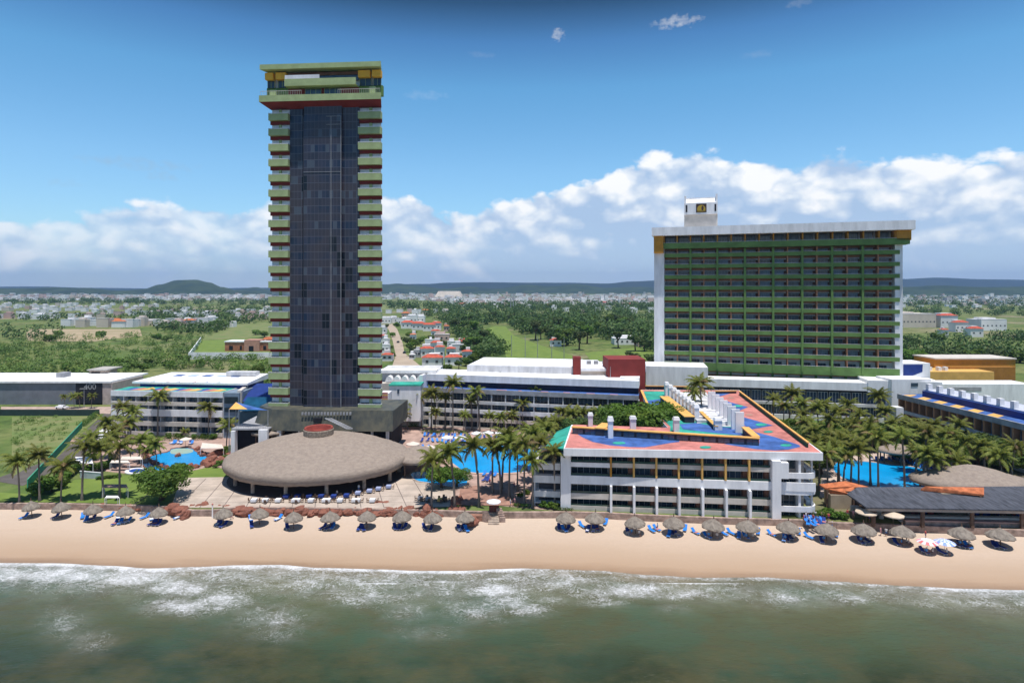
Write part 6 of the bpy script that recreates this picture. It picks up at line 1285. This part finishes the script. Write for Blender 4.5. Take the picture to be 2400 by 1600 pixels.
# far town as one mass
random.seed(41); mb = MB()
for poly, n in (([(-200, 692), (640, 692), (640, 704), (-200, 705)], 2000), ([(880, 690), (1540, 690), (1540, 714), (1100, 712), (960, 702), (880, 702)], 1500), ([(2100, 686), (2500, 686), (2500, 712), (2100, 712)], 420), ([(1020, 700), (1540, 706), (1540, 716), (1060, 716)], 260), ([(640, 692), (880, 692), (880, 760), (640, 760)], 260), ([(1540, 690), (2110, 690), (2110, 720), (1540, 720)], 500), ([(-1500, 690), (-200, 690), (-200, 760), (-1500, 760)], 900), ([(2500, 686), (3700, 686), (3700, 780), (2500, 780)], 900)):
    for u, v in scatter(poly, n): x, y, _ = P(u, v); w_ = U(8, 26) if y > 2000 else U(8, 16); mb.mi = random.choice((0, 0, 0, 1, 2, 3)); mb.box(x - w_ / 2, x + w_ / 2, y, y + U(10, 20), 0, U(4, 9) if R() < .93 else U(10, 22))
o = solo('far_town', mb, hw, 'pale far off town spread below the hills', 'town'); o['kind'] = 'stuff'
q = MB(); a = (Xat(1047, 2900), 2900); q.box(a[0] - 60, a[0] + 70, 2900, 3050, 0, 32, taper=18); solo('quarry_mound', q, hw[1], 'pale sandy mound in the far town right of the tower', 'mound')
for i, u in enumerate((1197, 1203)): q = MB(); x = Xat(u, 1200); q.tube([(x, 1200, 0), (x, 1200, 36)], [1.0, .5], 6); solo('radio_mast', q, greyc, ('left' if i == 0 else 'right') + ' one of two thin masts over the far town', 'mast')
def car(u, v, label, m, z=0, rz=0.0, k=1.0):
    x, y, _ = P(u, v); t_ = thing('parked_car', label, 'car', (x, y, 0.07), rz=rz)
    q = MB(); q.box(-.9, .9, -2.2, 2.2, .35, .95, taper=.08); q.box(-.8, .8, -1.3, 1.2, .95, 1.45, taper=.22); part('body', q, m, t_, local=True)
    q = MB(); q.box(-.72, .72, -1.33, 1.23, 1.0, 1.36, taper=.15); part('window', q, glassD, t_, local=True)
    for sx in (-1, 1):
        for sy in (-1, 1): w_ = MB(); w_.tube([(sx * .82, sy * 1.4, .34), (sx * .94, sy * 1.4, .34)], [.34, .34], 10); part('wheel', w_, black, t_, local=True)
car(933, 803, 'dark car driving down the dusty street', hull_); car(948, 828, 'dark car parked under trees beside the dusty street', hull_); car(963, 838, 'white van like car at the corner of the dusty street', white); car(145, 958, 'white car parked before the grey club building', white, rz=1.4)
m_ = MB(); x, y, _ = P(197, 956); m_.tube([(x, y, 0), (x, y, 7.2)], [.12, .08], 6); m_.box(x - 1.6, x + 1.2, y - .2, y + .2, 7.2, 7.35); solo('street_lamp', m_, greyc, 'tall lamp post before the dark lettered panel', 'street lamp')

# ------------------------------------------------------------------ beach wall, rocks, steps
mb = MB()
for a, b in zip(WALL, WALL[1:]):
    if a[0] < P(1085, 1212, ZB)[0] - 3 and a[0] > P(420, 1200, ZB)[0] and 0: continue
    f = Fr(a, b); mb.box(0, f.L, -.35, .3, ZB - .8, .12, f)
solo('beach_wall', mb, wallst, 'low weathered stone wall between hotel grounds and beach', 'wall')
def rock_mesh(k):
    random.seed(500 + k); mb = MB(); n, m_ = 12, 8
    for j in range(m_ + 1):
        for i in range(n):
            a, b = 2 * pi * i / n, -pi / 2 + pi * j / m_; v = Vector((cos(a) * cos(b), sin(a) * cos(b), sin(b))); r = 1 + .42 * mnoise.noise(v * 1.3 + Vector((k * 7, 0, 0))) + .2 * mnoise.noise(v * 3.5 + Vector((k * 3, 1, 0))); mb.v.append(tuple(v * r))
    for j in range(m_):
        for i in range(n): mb.f.append((j * n + i, j * n + (i + 1) % n, (j + 1) * n + (i + 1) % n, (j + 1) * n + i)); mb.m.append(0)
    return mb.mesh('boulder', rock)
RM = [rock_mesh(k) for k in range(6)]; random.seed(55)
rk = [(u, U(1196, 1203), U(.9, 1.5), U(.7, 1.0)) for u in range(560, 1085, 13)] + [(412, 1199, 1.5, 1.5), (425, 1201, 1.6, 1.5), (402, 1194, 1.4, 1.2), (434, 1206, 1.1, 1.0), (305, 1191, 1.6, .5), (240, 1187, 1.1, .9), (450, 1191, 1.2, 1.0), (475, 1190, 1.4, 1.1), (495, 1192, 1.2, .9), (515, 1193, 1.1, .8), (535, 1192, 1.3, .9), (903, 1185, 2.0, .6), (1069, 1186, 1.4, 2.0), (1062, 1192, 1.3, 1.2), (1075, 1179, 1.0, 1.4), (1105, 1222, 1.6, .7), (280, 1187, 1.0, .5), (330, 1190, 1.2, .5), (1000, 1201, 1.4, 1.2)]
rk.sort()
for i, (u, v, s, sz) in enumerate(rk):
    x, y, _ = P(u, v, -.6); o = solo('boulder', RM[i % 6], None, nth(i, len(rk), 'red brown boulder') + ' along the beach wall', 'boulder', 'boulders along the beach wall', loc=(x, y, -.75 + (.3 if s > 1.3 else 0))); o.scale = (s * U(.9, 1.35), s * U(.7, 1), sz * U(.8, 1.15)); o.rotation_euler = (U(-.2, .2), U(-.2, .2), U(0, 6.28))
rk2 = sorted([tuple(A7((a, b))[0]) + (s,) for a, b, s in ((1750, 440, 1.3), (1800, 420, 1.4), (1850, 400, 1.6), (1830, 350, 1.3), (1900, 330, 1.5), (1960, 315, 1.4), (2020, 310, 1.3), (1740, 345, 1.0), (1880, 450, 1.2), (1790, 470, 1.1), (1930, 420, 1.5), (1700, 320, .9), (1670, 270, .9), (1500, 490, .8), (1580, 470, .9), (1650, 480, .9), (1440, 350, .8), (1180, 440, .8), (1230, 470, .8), (1300, 485, .7), (1370, 500, .8), (1080, 320, 1.0), (1060, 360, .9), (1130, 300, .9), (2080, 330, 1.2), (2040, 360, 1.2))])
for i, (u, v, s) in enumerate(rk2): x, y, _ = P(u, v); o = solo('boulder', RM[i % 6], None, nth(i, len(rk2), 'reddish rock') + ' around the left pool', 'boulder', 'rocks around the left pool', loc=(x, y, .35)); o.scale = (s, s * .8, s * .75); o.rotation_euler[2] = U(0, 6)
T = thing('beach_steps', 'pair of stone flanked steps leading down to the sand', 'steps', P(1160, 1212, -.6)); 
def ramp_part(u0, v0, u1, v1, name='cheek_wall'):
    a, b = P(u0, v0, 1.0), P(u1, v1, ZB - .1); q = MB(); w_ = .55; n = 5
    for i in range(n): f, g = i / n, (i + 1) / n; y0, y1 = a[1] + (b[1] - a[1]) * f, a[1] + (b[1] - a[1]) * g; xx = a[0] + (b[0] - a[0]) * f; q.box(xx - w_, xx + w_, y1, y0, ZB - .4, 1.0 - 1.5 * f)
    part(name, q, wallst, T)
ramp_part(1137, 1196, 1147, 1224); ramp_part(1170, 1190, 1180, 1224)
q = MB(); a = P(1158, 1200, 0)
for i in range(7): q.box(a[0] - 1.1, a[0] + 1.1, a[1] - .4 - .42 * (i + 1), a[1] - .4 - .42 * i, ZB - .4, .1 - .18 * i)
part('step', q, stone, T); q = MB(); q.box(a[0] - 1.0, a[0] + 1.0, a[1] - .2, a[1] + .1, .1, 1.3); part('gate', q, mat('dark_red_gate', (.16, .05, .04), .8), T)
q = MB(); a = P(1114, 1218, -1.0); q.box(a[0] - 1.6, a[0] + 1.6, a[1] - .3, a[1] + 1, ZB - .3, -.1); part('landing', q, mat('red_stone', (.33, .17, .12), .9, .25, 1), T)

# ------------------------------------------------------------------ beach umbrellas and loungers
def umb_mesh(k):
    random.seed(600 + k); mb = MB(); n = 30; R0 = 2.05
    prof = [(0.03, 3.28), (.12, 3.0), (.35, 2.82), (.9, 2.55), (1.45, 2.22), (1.85, 1.9), (2.05, 1.68), (2.02, 1.5), (1.75, 1.72), (.8, 2.3)]; rings = []
    for r, z in prof:
        b = len(mb.v)
        for i in range(n): a = 2 * pi * i / n; j = 1 + (.05 if r > 1 else .02) * U(-1, 1); mb.v.append((cos(a) * r * j, sin(a) * r * j, z + (.05 if r > 1 else 0) * U(-1, 1)))
        rings.append(b)
    for a, b in zip(rings, rings[1:]):
        for i in range(n): mb.f.append((a + i, b + i, b + (i + 1) % n, a + (i + 1) % n)); mb.m.append(0)
    p_ = MB(); p_.tube([(0, 0, 0), (0, 0, 2.6)], [.10, .08], 8); q = MB(); q.tube([(0, 0, 3.0), (0, 0, 3.55)], [.13, .05], 6)
    return mb.mesh('canopy', thatch2), p_.mesh('pole', wood), q.mesh('finial', wood)
UM = [umb_mesh(k) for k in range(3)]
def lounger_mesh():
    a = MB(); a.box(-.33, .33, -1.0, .35, .30, .36); 
    a.q((-.33, .35, .30), (.33, .35, .30), (.33, .95, .85), (-.33, .95, .85)); a.q((-.33, .95, .91), (.33, .95, .91), (.33, .35, .36), (-.33, .35, .36))
    a.q((-.33, .95, .85), (.33, .95, .85), (.33, .95, .91), (-.33, .95, .91)); a.q((.33, .35, .30), (.33, .95, .85), (.33, .95, .91), (.33, .35, .36)); a.q((-.33, .35, .30), (-.33, .35, .36), (-.33, .95, .91), (-.33, .95, .85))
    f = MB(); [f.box(x, x + .05, y, y + .05, 0, .3) for x in (-.33, .28) for y in (-.9, .2)]; f.box(-.335, .335, -.91, -.84, .24, .305); f.box(-.335, .335, .19, .26, .24, .305); f.box(-.335, -.27, -.9, .25, .25, .30); f.box(.27, .335, -.9, .25, .25, .30)
    return a.mesh('sling', loungem), f.mesh('frame', white)
LS, LF = lounger_mesh(); LS2 = recol(LS, navy)  # navy copy carries umbrella shade in the sling colour
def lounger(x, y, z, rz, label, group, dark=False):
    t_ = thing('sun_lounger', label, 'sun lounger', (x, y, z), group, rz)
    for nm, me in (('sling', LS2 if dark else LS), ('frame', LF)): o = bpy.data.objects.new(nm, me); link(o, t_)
    if R() < .22: o = bpy.data.objects.new('towel', TW[random.randrange(3)]); link(o, t_)
TW = [MB().box(-.3, .3, U(-.8, -.5), U(0, .3), .365, .39).mesh('towel', m_) for m_ in (clothw, swhite, coral)]
random.seed(9)
ub = [(145, 1186), (218, 1191), (293, 1196), (371, 1199), (524, 1201), (608, 1201), (688, 1209.5), (774.5, 1209.5), (860, 1208), (943, 1207), (1015, 1211), (1091, 1210), (1325, 1211), (1394, 1211), (1489, 1221), (1580, 1222), (1670, 1227), (1752, 1230), (1847, 1232), (1937, 1237), (2025, 1238), (2115, 1243), (2253, 1246), (75, 1184), (2345, 1250)]
ub.sort(); UPOS = []
for i, (u, v) in enumerate(ub):
    y = F * (CH + 1.35 - 2.35) / (v - HV); x = Xat(u, y); z = sand_z(x, y)
    y = F * (CH - z - 2.35) / (v - HV); x = Xat(u, y); z = sand_z(x, y); UPOS.append((x, y, z))
    t_ = thing('thatched_umbrella', nth(i, len(ub), 'thatched beach umbrella') + ' in the row on the sand', 'beach umbrella', (x, y, z), 'thatched umbrellas along the beach', U(0, 6))
    s = .95 + .0016 * x + U(-.03, .03); t_.rotation_euler[0] = U(-.05, .05); t_.rotation_euler[1] = U(-.05, .05)
    for nm, me in zip(('canopy', 'pole', 'finial'), UM[i % 3]): o = bpy.data.objects.new(nm, me); link(o, t_); o.scale = (s, s, 1.12)
lg = 0
for i, (x, y, z) in enumerate(UPOS):
    n = random.choice((1, 2, 2, 3)); offs = []
    for k in range(n): offs.append(((-1.5, -.5, .5, 1.5)[k] * U(.7, 1.0) + U(-.15, .15), U(-1.0, .1), U(-.5, .5)))
    if i in (2, 3, 4, 6, 14, 16, 17, 18, 19, 20): offs += [(-2.6 + U(-.3, .3), 1.2 + U(-.3, .8), .5), (2.6 + U(-.3, .3), 1.6 + U(-.3, .8), -.4)]
    if i in (16, 18): offs += [(-4.0, 1.2, .4)]
    for k, (dx, dy, r) in enumerate(sorted(offs)):
        sh = ('leftmost ' if k == 0 else 'rightmost ' if k == len(offs) - 1 else ORD[k] + ' from left ') ; lounger(x + dx, y + dy, sand_z(x + dx, y + dy), r, f'{sh}blue lounger by the {nth(i, len(UPOS), "thatched umbrella")}'[:120], 'blue loungers on the sand', abs(dx) < 1.9 and R() < .75)  # loungers close to the pole mostly get navy slings as painted shade
for j, (u, v, c1, c2, nm) in enumerate(((2182, 1273, (.75, .2, .2), (.15, .3, .8), 'pink and blue striped'), (2222, 1274, (.25, .35, .85), (.7, .72, .85), 'blue and white striped'))):
    x, y, z = onsand(u - 8, v + 22); t_ = thing('beach_parasol', nm + ' parasol on the sand near the right end', 'parasol', (x, y, z)); q = MB(); n = 16
    for k in range(n): a, b = 2 * pi * k / n, 2 * pi * (k + 1) / n; q.mi = k % 2 if j == 0 else (k % 2) * 1; q.q((1.7 * cos(a), 1.7 * sin(a), 1.9), (1.7 * cos(b), 1.7 * sin(b), 1.9), (1.0 * cos(b), 1.0 * sin(b), 2.25), (1.0 * cos(a), 1.0 * sin(a), 2.25)); q.mi = 1 if j == 0 else 1 - q.mi; q.q((1.0 * cos(a), 1.0 * sin(a), 2.25), (1.0 * cos(b), 1.0 * sin(b), 2.25), (0, 0, 2.45))
    part('canopy', q, [mat('parasol_a%d' % j, c1), mat('parasol_b%d' % j, (.7, .7, .75) if j == 0 else c2)], t_, local=True); part('pole', MB().tube([(0, 0, 0), (0, 0, 2.4)], [.04, .04], 6), white, t_, local=True)
    lounger(x - .6, y, z, .2, 'dark lounger in the shade of the ' + nm + ' parasol', None, True)  # navy sling deepens the parasol shade by colour

# ------------------------------------------------------------------ patio tables, pool furniture, people
def chair_mesh():
    q = MB(); q.box(-.24, .24, -.24, .24, .42, .48); q.box(-.24, .24, .20, .26, .48, .95); [q.box(a, a + .05, b, b + .05, 0, .42) for a in (-.23, .18) for b in (-.23, .18)]
    return q.mesh('chair', wood)
CM = chair_mesh()
def table(x, y, z, cloth, w_, label, group, cl, nch=4):
    t_ = thing('dining_table', label, 'table', (x, y, z), group); q = MB(); q.box(-.08, .08, -.08, .08, 0, .7); q.box(-w_, w_, -.5, .5, .7, .735); part('tabletop', q, wood, t_, local=True)
    q = MB(); q.box(-w_ - .04, w_ + .04, -.56, .56, .738, .76); q.box(-w_ - .04, w_ + .04, -.57, -.54, .25, .738); q.box(-w_ - .04, w_ + .04, .54, .57, .25, .738); q.box(-w_ - .05, -w_ - .03, -.54, .54, .25, .738); q.box(w_ + .03, w_ + .05, -.54, .54, .25, .738)
    c_ = solo('tablecloth', q, cloth, label.replace('table', 'cloth over the table', 1) if 0 else 'cloth on the ' + label, 'tablecloth', group + ' cloths', loc=(x, y, z))
    for k, (dx, dy, r) in enumerate(((-w_ - .45, 0, pi / 2), (w_ + .45, 0, -pi / 2), (-.3, .95, 0), (.35, -.95, pi))[:nch]):
        o = solo('chair', CM, None, ('left', 'right', 'rear', 'front')[k] + ' dark chair at the ' + label, 'chair', 'dark chairs around the patio tables', loc=(x + dx, y + dy, z)); o.rotation_euler[2] = r
tb = [595.4, 622, 652, 694, 729, 765, 797, 834.6, 873]
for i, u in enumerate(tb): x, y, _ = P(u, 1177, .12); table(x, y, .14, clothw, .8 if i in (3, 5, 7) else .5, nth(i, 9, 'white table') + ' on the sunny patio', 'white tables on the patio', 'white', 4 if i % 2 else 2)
tb = [(671, 1168), (697, 1167), (725, 1167), (753, 1167), (782, 1168), (812, 1166), (839, 1160), (866, 1155), (887, 1150), (911, 1145)]
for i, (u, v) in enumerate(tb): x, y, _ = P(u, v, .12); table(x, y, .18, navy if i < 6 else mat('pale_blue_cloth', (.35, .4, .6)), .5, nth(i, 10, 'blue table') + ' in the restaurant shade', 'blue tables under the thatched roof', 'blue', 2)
for i, (u, v) in enumerate(((985, 1172), (1003, 1174), (1031, 1176), (1042, 1173))): x, y, _ = P(u, v, .12); table(x, y, .14, [greyc, greyc, yellow, wood][i], .45, nth(i, 4, 'small table') + ' at the patio corner', 'small tables at the patio end', 'x', 4)
def parasol(u, v, z, r, m_, label, group=None, sq=False):
    x, y, _ = P(u, v, z); t_ = thing('garden_parasol', label, 'parasol', (x, y, 0.05), group); q = MB(); n = 4 if sq else 10; h = r * .35
    for k in range(n): a, b = 2 * pi * (k + .5) / n, 2 * pi * (k + 1.5) / n; q.q((r * cos(a), r * sin(a), z), (r * cos(b), r * sin(b), z), (0, 0, z + h)); q.q((r * cos(b), r * sin(b), z - .18), (r * cos(b), r * sin(b), z), (r * cos(a), r * sin(a), z), (r * cos(a), r * sin(a), z - .18))
    part('canopy', q, m_, t_, local=True); part('pole', MB().tube([(0, 0, 0), (0, 0, z + h * .8)], [.05, .04], 6), wood, t_, local=True)
def pars(lst, m_, what, tail, group, sq=False):
    lst = sorted(lst)
    for i, (u, v, r) in enumerate(lst): parasol(u, v, 2.4, r, m_, nth(i, len(lst), what) + ' ' + tail, group, sq)
pars([(1117, 1015, 1.6), (1144, 1014, 1.7), (1173, 1014, 1.7), (1048, 1025, 1.7), (1079, 1025, 1.8)], clothw, 'white pool parasol', 'at the back of the main pool deck', 'white parasols behind the main pool')
pars([(968, 1040, 1.9), (1008, 1049, 2.0), (1030, 1055, 1.7), (1019, 1068, 1.4)], swhite, 'cream parasol', 'beside the small thatched pavilion', 'cream parasols beside the pavilion')
pars([(435, 1029, 1.6)], swhite, 'cream parasol', 'between white cabins behind left pool', None)
for nm, (u0, v0, u1, v1, z) in (('cream canvas canopy over loungers right of the left pool', (474, 1037, 520, 1050, 2.6)), ('cream canvas canopy at the lane side of left pool', (286, 1069, 330, 1076, 2.6)), ('second cream canvas canopy left of the left pool', (262, 1078, 300, 1084, 2.4)), ('white tent behind the left lawn shrubs', (177, 1070, 214, 1085, 2.8)), ('low brown canopy on the left lawn', (245, 1134, 296, 1142, 2.6)), ('white daybed canopy on the seaward edge of the left lawn', (250, 1161, 276, 1166, 1.8)), ('white tent by the left wing palms', (233, 1005, 262, 1030, 3))):
    a, b, c_, d = P(u0, v0, z), P(u1, v0 + (4 if 'right of' in nm else 0), z), P(u1 + 4, v1, z - .3), P(u0 - 4, v1, z - .3); t_ = thing('canopy', nm, 'canopy', ((a[0] + c_[0]) / 2, (a[1] + c_[1]) / 2, 0)); q = MB(); q.q(a, d, c_, b); o = part('cloth', q, white if 'white' in nm else (mat('brown_canopy', (.42, .27, .22)) if 'brown' in nm else swhite), t_); md = o.modifiers.new('thick', 'SOLIDIFY'); md.thickness = .1
    for p_ in (a, b, c_, d): part('post', MB().tube([(p_[0], p_[1], 0), p_], [.06, .06], 6), white, t_)
T = thing('garden_wall', 'white pierced wall at the corner of the left lawn', 'wall', P(212, 1118)); q = MB(); a, b = P(188, 1119), P(236, 1123); f = Fr(a, b); part('wall', MB(f).box(0, f.L, -.1, .1, 0, 1.5), mat('pale_blue_wall', (.5, .56, .6)), T); part('cap', MB(f).box(-.1, f.L + .1, -.15, .15, 1.5, 1.65), white, T)
T = thing('pool_wall', 'white and blue grey low wall between lawn and thatched restaurant', 'wall', P(552, 1098)); q = MB(); a, b = P(531, 1090), P(552, 1106); f = Fr(a, b); part('wall', MB(f).box(0, f.L, -.1, .1, 0, 2.2), mat('pale_blue_wall', (.5, .56, .6)), T); x, y, _ = P(544, 1103); part('pillar', MB().box(x - .4, x + .4, y - .4, y + .4, 0, 2.9), white, T)
def deck_loungers(spec, group, tail):
    lst = []
    for (u0, v0, u1, v1, n) in spec:
        for k in range(n): f = (k + .5) / n; lst.append((u0 + (u1 - u0) * f + U(-2, 2), v0 + (v1 - v0) * f + U(-1, 1)))
    lst.sort()
    for i, (u, v) in enumerate(lst): x, y, _ = P(u, v, .1); lounger(x, y, .1, U(-.5, .5), nth(i, len(lst), 'blue lounger') + ' ' + tail, group, R() < .25)
deck_loungers([(990, 1021, 1100, 1025, 12), (985, 1033, 1090, 1036, 9), (975, 1047, 1010, 1052, 3), (1040, 1040, 1095, 1040, 5), (1115, 1027, 1185, 1030, 5)], 'loungers on the main pool deck', 'on the deck behind the main pool')
deck_loungers([(2040, 1078, 2120, 1080, 8), (2115, 1083, 2190, 1104, 9), (2125, 1076, 2185, 1090, 6)], 'loungers behind the right pool', 'on the deck behind the right pool')
deck_loungers([(400, 1038, 428, 1040, 4), (440, 1039, 455, 1040, 2)], 'loungers behind the left pool', 'on the deck behind the left pool')
deck_loungers([(1885, 1221, 1935, 1225, 7), (1890, 1229, 1930, 1232, 4)], 'crowded chairs right of beachfront building', 'in the crowded corner right of beachfront building')
deck_loungers([(1130, 1112, 1180, 1116, 4), (1130, 1125, 1150, 1128, 2)], 'loungers in front of the main pool', 'on the deck in front of the main pool')
pars([(1157, 1175, 1.45)], clothw, 'large white parasol', 'above the beach steps', None)
pars([(2030, 1200, 1.9), (2093, 1206, 1.9)], mat('tan_canvas', (.62, .5, .38)), 'tan parasol', 'in front of the grey slatted bar roof', 'tan parasols before the beach bar')
T = thing('plaza_red', 'low red brown stone terrace behind the beach steps', 'terrace', P(1120, 1170)); q = MB(); q.poly([P(u, v)[:2] for u, v in ST((140, 720), (420, 660), (900, 760), (1240, 1010), (620, 1010), (260, 1010), (100, 1000))], .16); part('paving', q, mat('red_paving', (.36, .20, .15), .9, .2, .6), T)

# people: one continuous skinned body per pose, clothing as coloured regions of it
def person_mesh(k, sit=False, top=(.5, .1, .1), bot=(.05, .08, .3)):
    J = {'pel': (0, 0, .92), 'ch': (0, 0, 1.3), 'nk': (0, 0, 1.48), 'hd': (0, -.01, 1.62), 'hd2': (0, -.02, 1.74), 'kl': (.11, -.05, .5), 'fl': (.12, .02, .06), 'tl': (.12, -.14, .03), 'kr': (-.12, -.12, .5), 'fr': (-.13, .06, .06), 'tr': (-.13, -.1, .03), 'hl': (.09, 0, .88), 'hr': (-.09, 0, .88), 'sl': (.19, 0, 1.4), 'sr': (-.19, 0, 1.4), 'el': (.27, .02, 1.13), 'er': (-.27, .02, 1.13), 'wl': (.28, -.12, .9), 'wr': (-.27, -.16, .92), 'ml': (.28, -.17, .8), 'mr': (-.27, -.22, .82)}
    if sit:
        for n_ in J: x, y, z = J[n_]; J[n_] = (x, y, z - .47)
        for s_, a in (('l', .11), ('r', -.11)): J['k' + s_] = (a, -.45, .48); J['f' + s_] = (a, -.5, .08); J['t' + s_] = (a, -.62, .05)
    Rr = {'pel': .14, 'ch': .155, 'nk': .06, 'hd': .095, 'hd2': .085, 'hl': .09, 'hr': .09, 'kl': .062, 'kr': .062, 'fl': .042, 'fr': .042, 'tl': .035, 'tr': .035, 'sl': .06, 'sr': .06, 'el': .042, 'er': .042, 'wl': .03, 'wr': .03, 'ml': .035, 'mr': .035}
    E = [('pel', 'ch'), ('ch', 'nk'), ('nk', 'hd'), ('hd', 'hd2'), ('pel', 'hl'), ('pel', 'hr'), ('hl', 'kl'), ('kl', 'fl'), ('fl', 'tl'), ('hr', 'kr'), ('kr', 'fr'), ('fr', 'tr'), ('ch', 'sl'), ('ch', 'sr'), ('sl', 'el'), ('el', 'wl'), ('wl', 'ml'), ('sr', 'er'), ('er', 'wr'), ('wr', 'mr')]
    ks = list(J); me = bpy.data.meshes.new('body'); me.from_pydata([J[n_] for n_ in ks], [(ks.index(a), ks.index(b)) for a, b in E], []); o = bpy.data.objects.new('body', me); COL.objects.link(o)
    md = o.modifiers.new('s', 'SKIN'); 
    for i, n_ in enumerate(ks): sv = me.skin_vertices[0].data[i]; sv.radius = (Rr[n_], Rr[n_]); sv.use_root = (n_ == 'pel')
    s2 = o.modifiers.new('b', 'SUBSURF'); s2.levels = 1; s2.render_levels = 1
    dg = bpy.context.evaluated_depsgraph_get(); ev = o.evaluated_get(dg); m2 = bpy.data.meshes.new_from_object(ev); m2.name = 'body'
    bpy.data.objects.remove(o); m2.materials.clear()
    for m_ in (skin_, mat('top%d' % k, top), mat('bottom%d' % k, bot), mat('hair', (.03, .02, .015))): m2.materials.append(m_)
    dz = -.47 if sit else 0
    for p_ in m2.polygons:
        c = p_.center; z = c.z - dz; p_.material_index = 3 if (z > 1.68 or (z > 1.56 and c.y > .02)) else 1 if (.98 < z < 1.46 and abs(c.x) < .26) else 2 if ((.62 < z <= .98 and abs(c.x) < .22) if not sit else (z <= .98 and c.y > -.3)) else 0
        p_.use_smooth = True
    return m2
PM = [person_mesh(0, False, (.5, .08, .08), (.05, .06, .25)), person_mesh(1, False, (.7, .7, .7), (.08, .2, .5)), person_mesh(2, True, (.1, .3, .6), (.3, .1, .1)), person_mesh(3, True, (.65, .6, .55), (.05, .05, .08)), person_mesh(4, False, (.6, .3, .35), (.6, .3, .35))]
PT = ['standing person in red top and dark shorts', 'standing person in white top and blue shorts', 'seated person in blue top', 'seated person in pale top', 'standing person in pink clothes']
def people(lst):
    for (u, v, k, where, beach) in lst:
        x, y, z = onsand(u, v) if beach else P(u, v, .12); o = solo('person', PM[k], None, PT[k] + ' ' + where, 'person', loc=(x, y, z)); o.rotation_euler[2] = U(0, 6.28); 
people([(2064, 1255, 4, 'walking on the sand beside the third umbrella from the right', 1), (2077, 1257, 1, 'on the sand by the bar steps', 1), (2130, 1278, 3, 'beside the umbrella near the striped parasols', 1), (2169, 1262, 0, 'on the sand above the striped parasols', 1), (2171, 1298, 2, 'under the pink striped parasol', 1), (2186, 1299, 3, 'at the edge of the striped parasol shade', 1), (2219, 1300, 3, 'under the blue striped parasol', 1),
        (1896, 1228, 1, 'in the crowded corner right of beachfront building', 0), (1906, 1224, 0, 'in the crowded corner by the stone wall', 0), (1916, 1222, 2, 'in the crowded corner on a chair', 0), (1986, 1212, 0, 'near the bar entrance', 0), (2000, 1214, 4, 'near the bar entrance', 0), (2037, 1222, 0, 'below the left tan parasol', 0), (841, 1152, 1, 'among the blue tables in the shade', 0), (790, 1160, 3, 'dining at the blue tables', 0), (1196, 1186, 1, 'above the beach wall by the steps', 0), (1206, 1184, 4, 'above the beach wall by the steps', 0), (1205, 1145, 0, 'behind the beach steps among palms', 0), (1212, 1140, 1, 'behind the beach steps among palms', 0), (1148, 1138, 0, 'standing between the palms before the main pool', 0), (1155, 1137, 2, 'between the palms before the main pool', 0),
        (606, 1222, 3, 'under the sixth umbrella', 1), (858, 1226, 1, 'in an umbrella\'s shade before the restaurant', 1), (689, 1222, 2, 'under the umbrella before the patio tables', 1), (1399, 1230, 3, 'beside the umbrella before beachfront building', 1), (1541, 1240, 2, 'under an umbrella before beachfront building', 1), (1752, 1246, 3, 'under the umbrella before the great pillar', 1), (540, 1216, 2, 'near the umbrella by the lone white post', 1)])
cr = sorted([(1884, 1224, 0), (1889, 1219, 1), (1901, 1230, 4), (1911, 1216, 1), (1921, 1228, 0), (1927, 1218, 4), (1934, 1226, 1), (1942, 1221, 0), (1893, 1213, 4), (1950, 1228, 1)])
for i, (u, v, k) in enumerate(cr): x, y, z = P(u, v, .12) if v < 1225 else onsand(u, v + 10); o = solo('person', PM[k], None, ['person in red top', 'person in white top', '', '', 'person in pink'][k] + ', ' + nth(i, len(cr), 'standing one').replace('standing one', 'of the standing crowd') + ' by the bar', 'person', loc=(x, y, z)); o.rotation_euler[2] = U(0, 6.28)
sd = sorted([(i, k) for i in (15, 17, 18, 19, 20, 21, 22, 23) for k in (0, 1)])
for i, k in sd:
    x, y, z = UPOS[i]; x += U(.5, 1.0) * (1 if k else -1); y += U(-1.0, -.3); o = solo('person', PM[2 + k], None, ('seated person in pale top on the right ' if k else 'seated person in blue top on the left ') + 'beneath the ' + nth(i, len(UPOS), 'thatched umbrella'), 'person', loc=(x, y, sand_z(x, y) + .02)); o.rotation_euler[2] = U(-.6, .6)
x, y, _ = onsand(498, 1213); T = thing('beach_post', 'white marker post with red ball on the beach wall', 'post', (x, y, -1.2)); part('shaft', MB().tube([(x, y, -1.3), (x, y, 1.4)], [.14, .12], 8), white, T); q = MB(); q.lathe([(.02, -.2), (.17, -.1), (.2, 0), (.17, .1), (.02, .2)], 10, (x, y, 1.6)); part('ball', q, coral, T)

# ------------------------------------------------------------------ thin sea air over the whole place
def haze():
    mb = MB(); mb.box(-9500, 9500, -700, 11800, -6, 340); o = solo('haze', mb, None, 'thin bluish sea air over town and hills', 'haze'); o['kind'] = 'stuff'
    m = bpy.data.materials.new('haze'); m.use_nodes = True; t = m.node_tree; t.nodes.clear(); v = N(t, 'ShaderNodeVolumePrincipled'); v.inputs['Color'].default_value = (.40, .62, 1, 1); v.inputs['Density'].default_value = HAZE; v.inputs['Anisotropy'].default_value = .2
    out = N(t, 'ShaderNodeOutputMaterial'); LK(t, v.outputs[0], out.inputs['Volume']); o.data.materials.clear(); o.data.materials.append(m)
HAZE = 0.00007
haze()
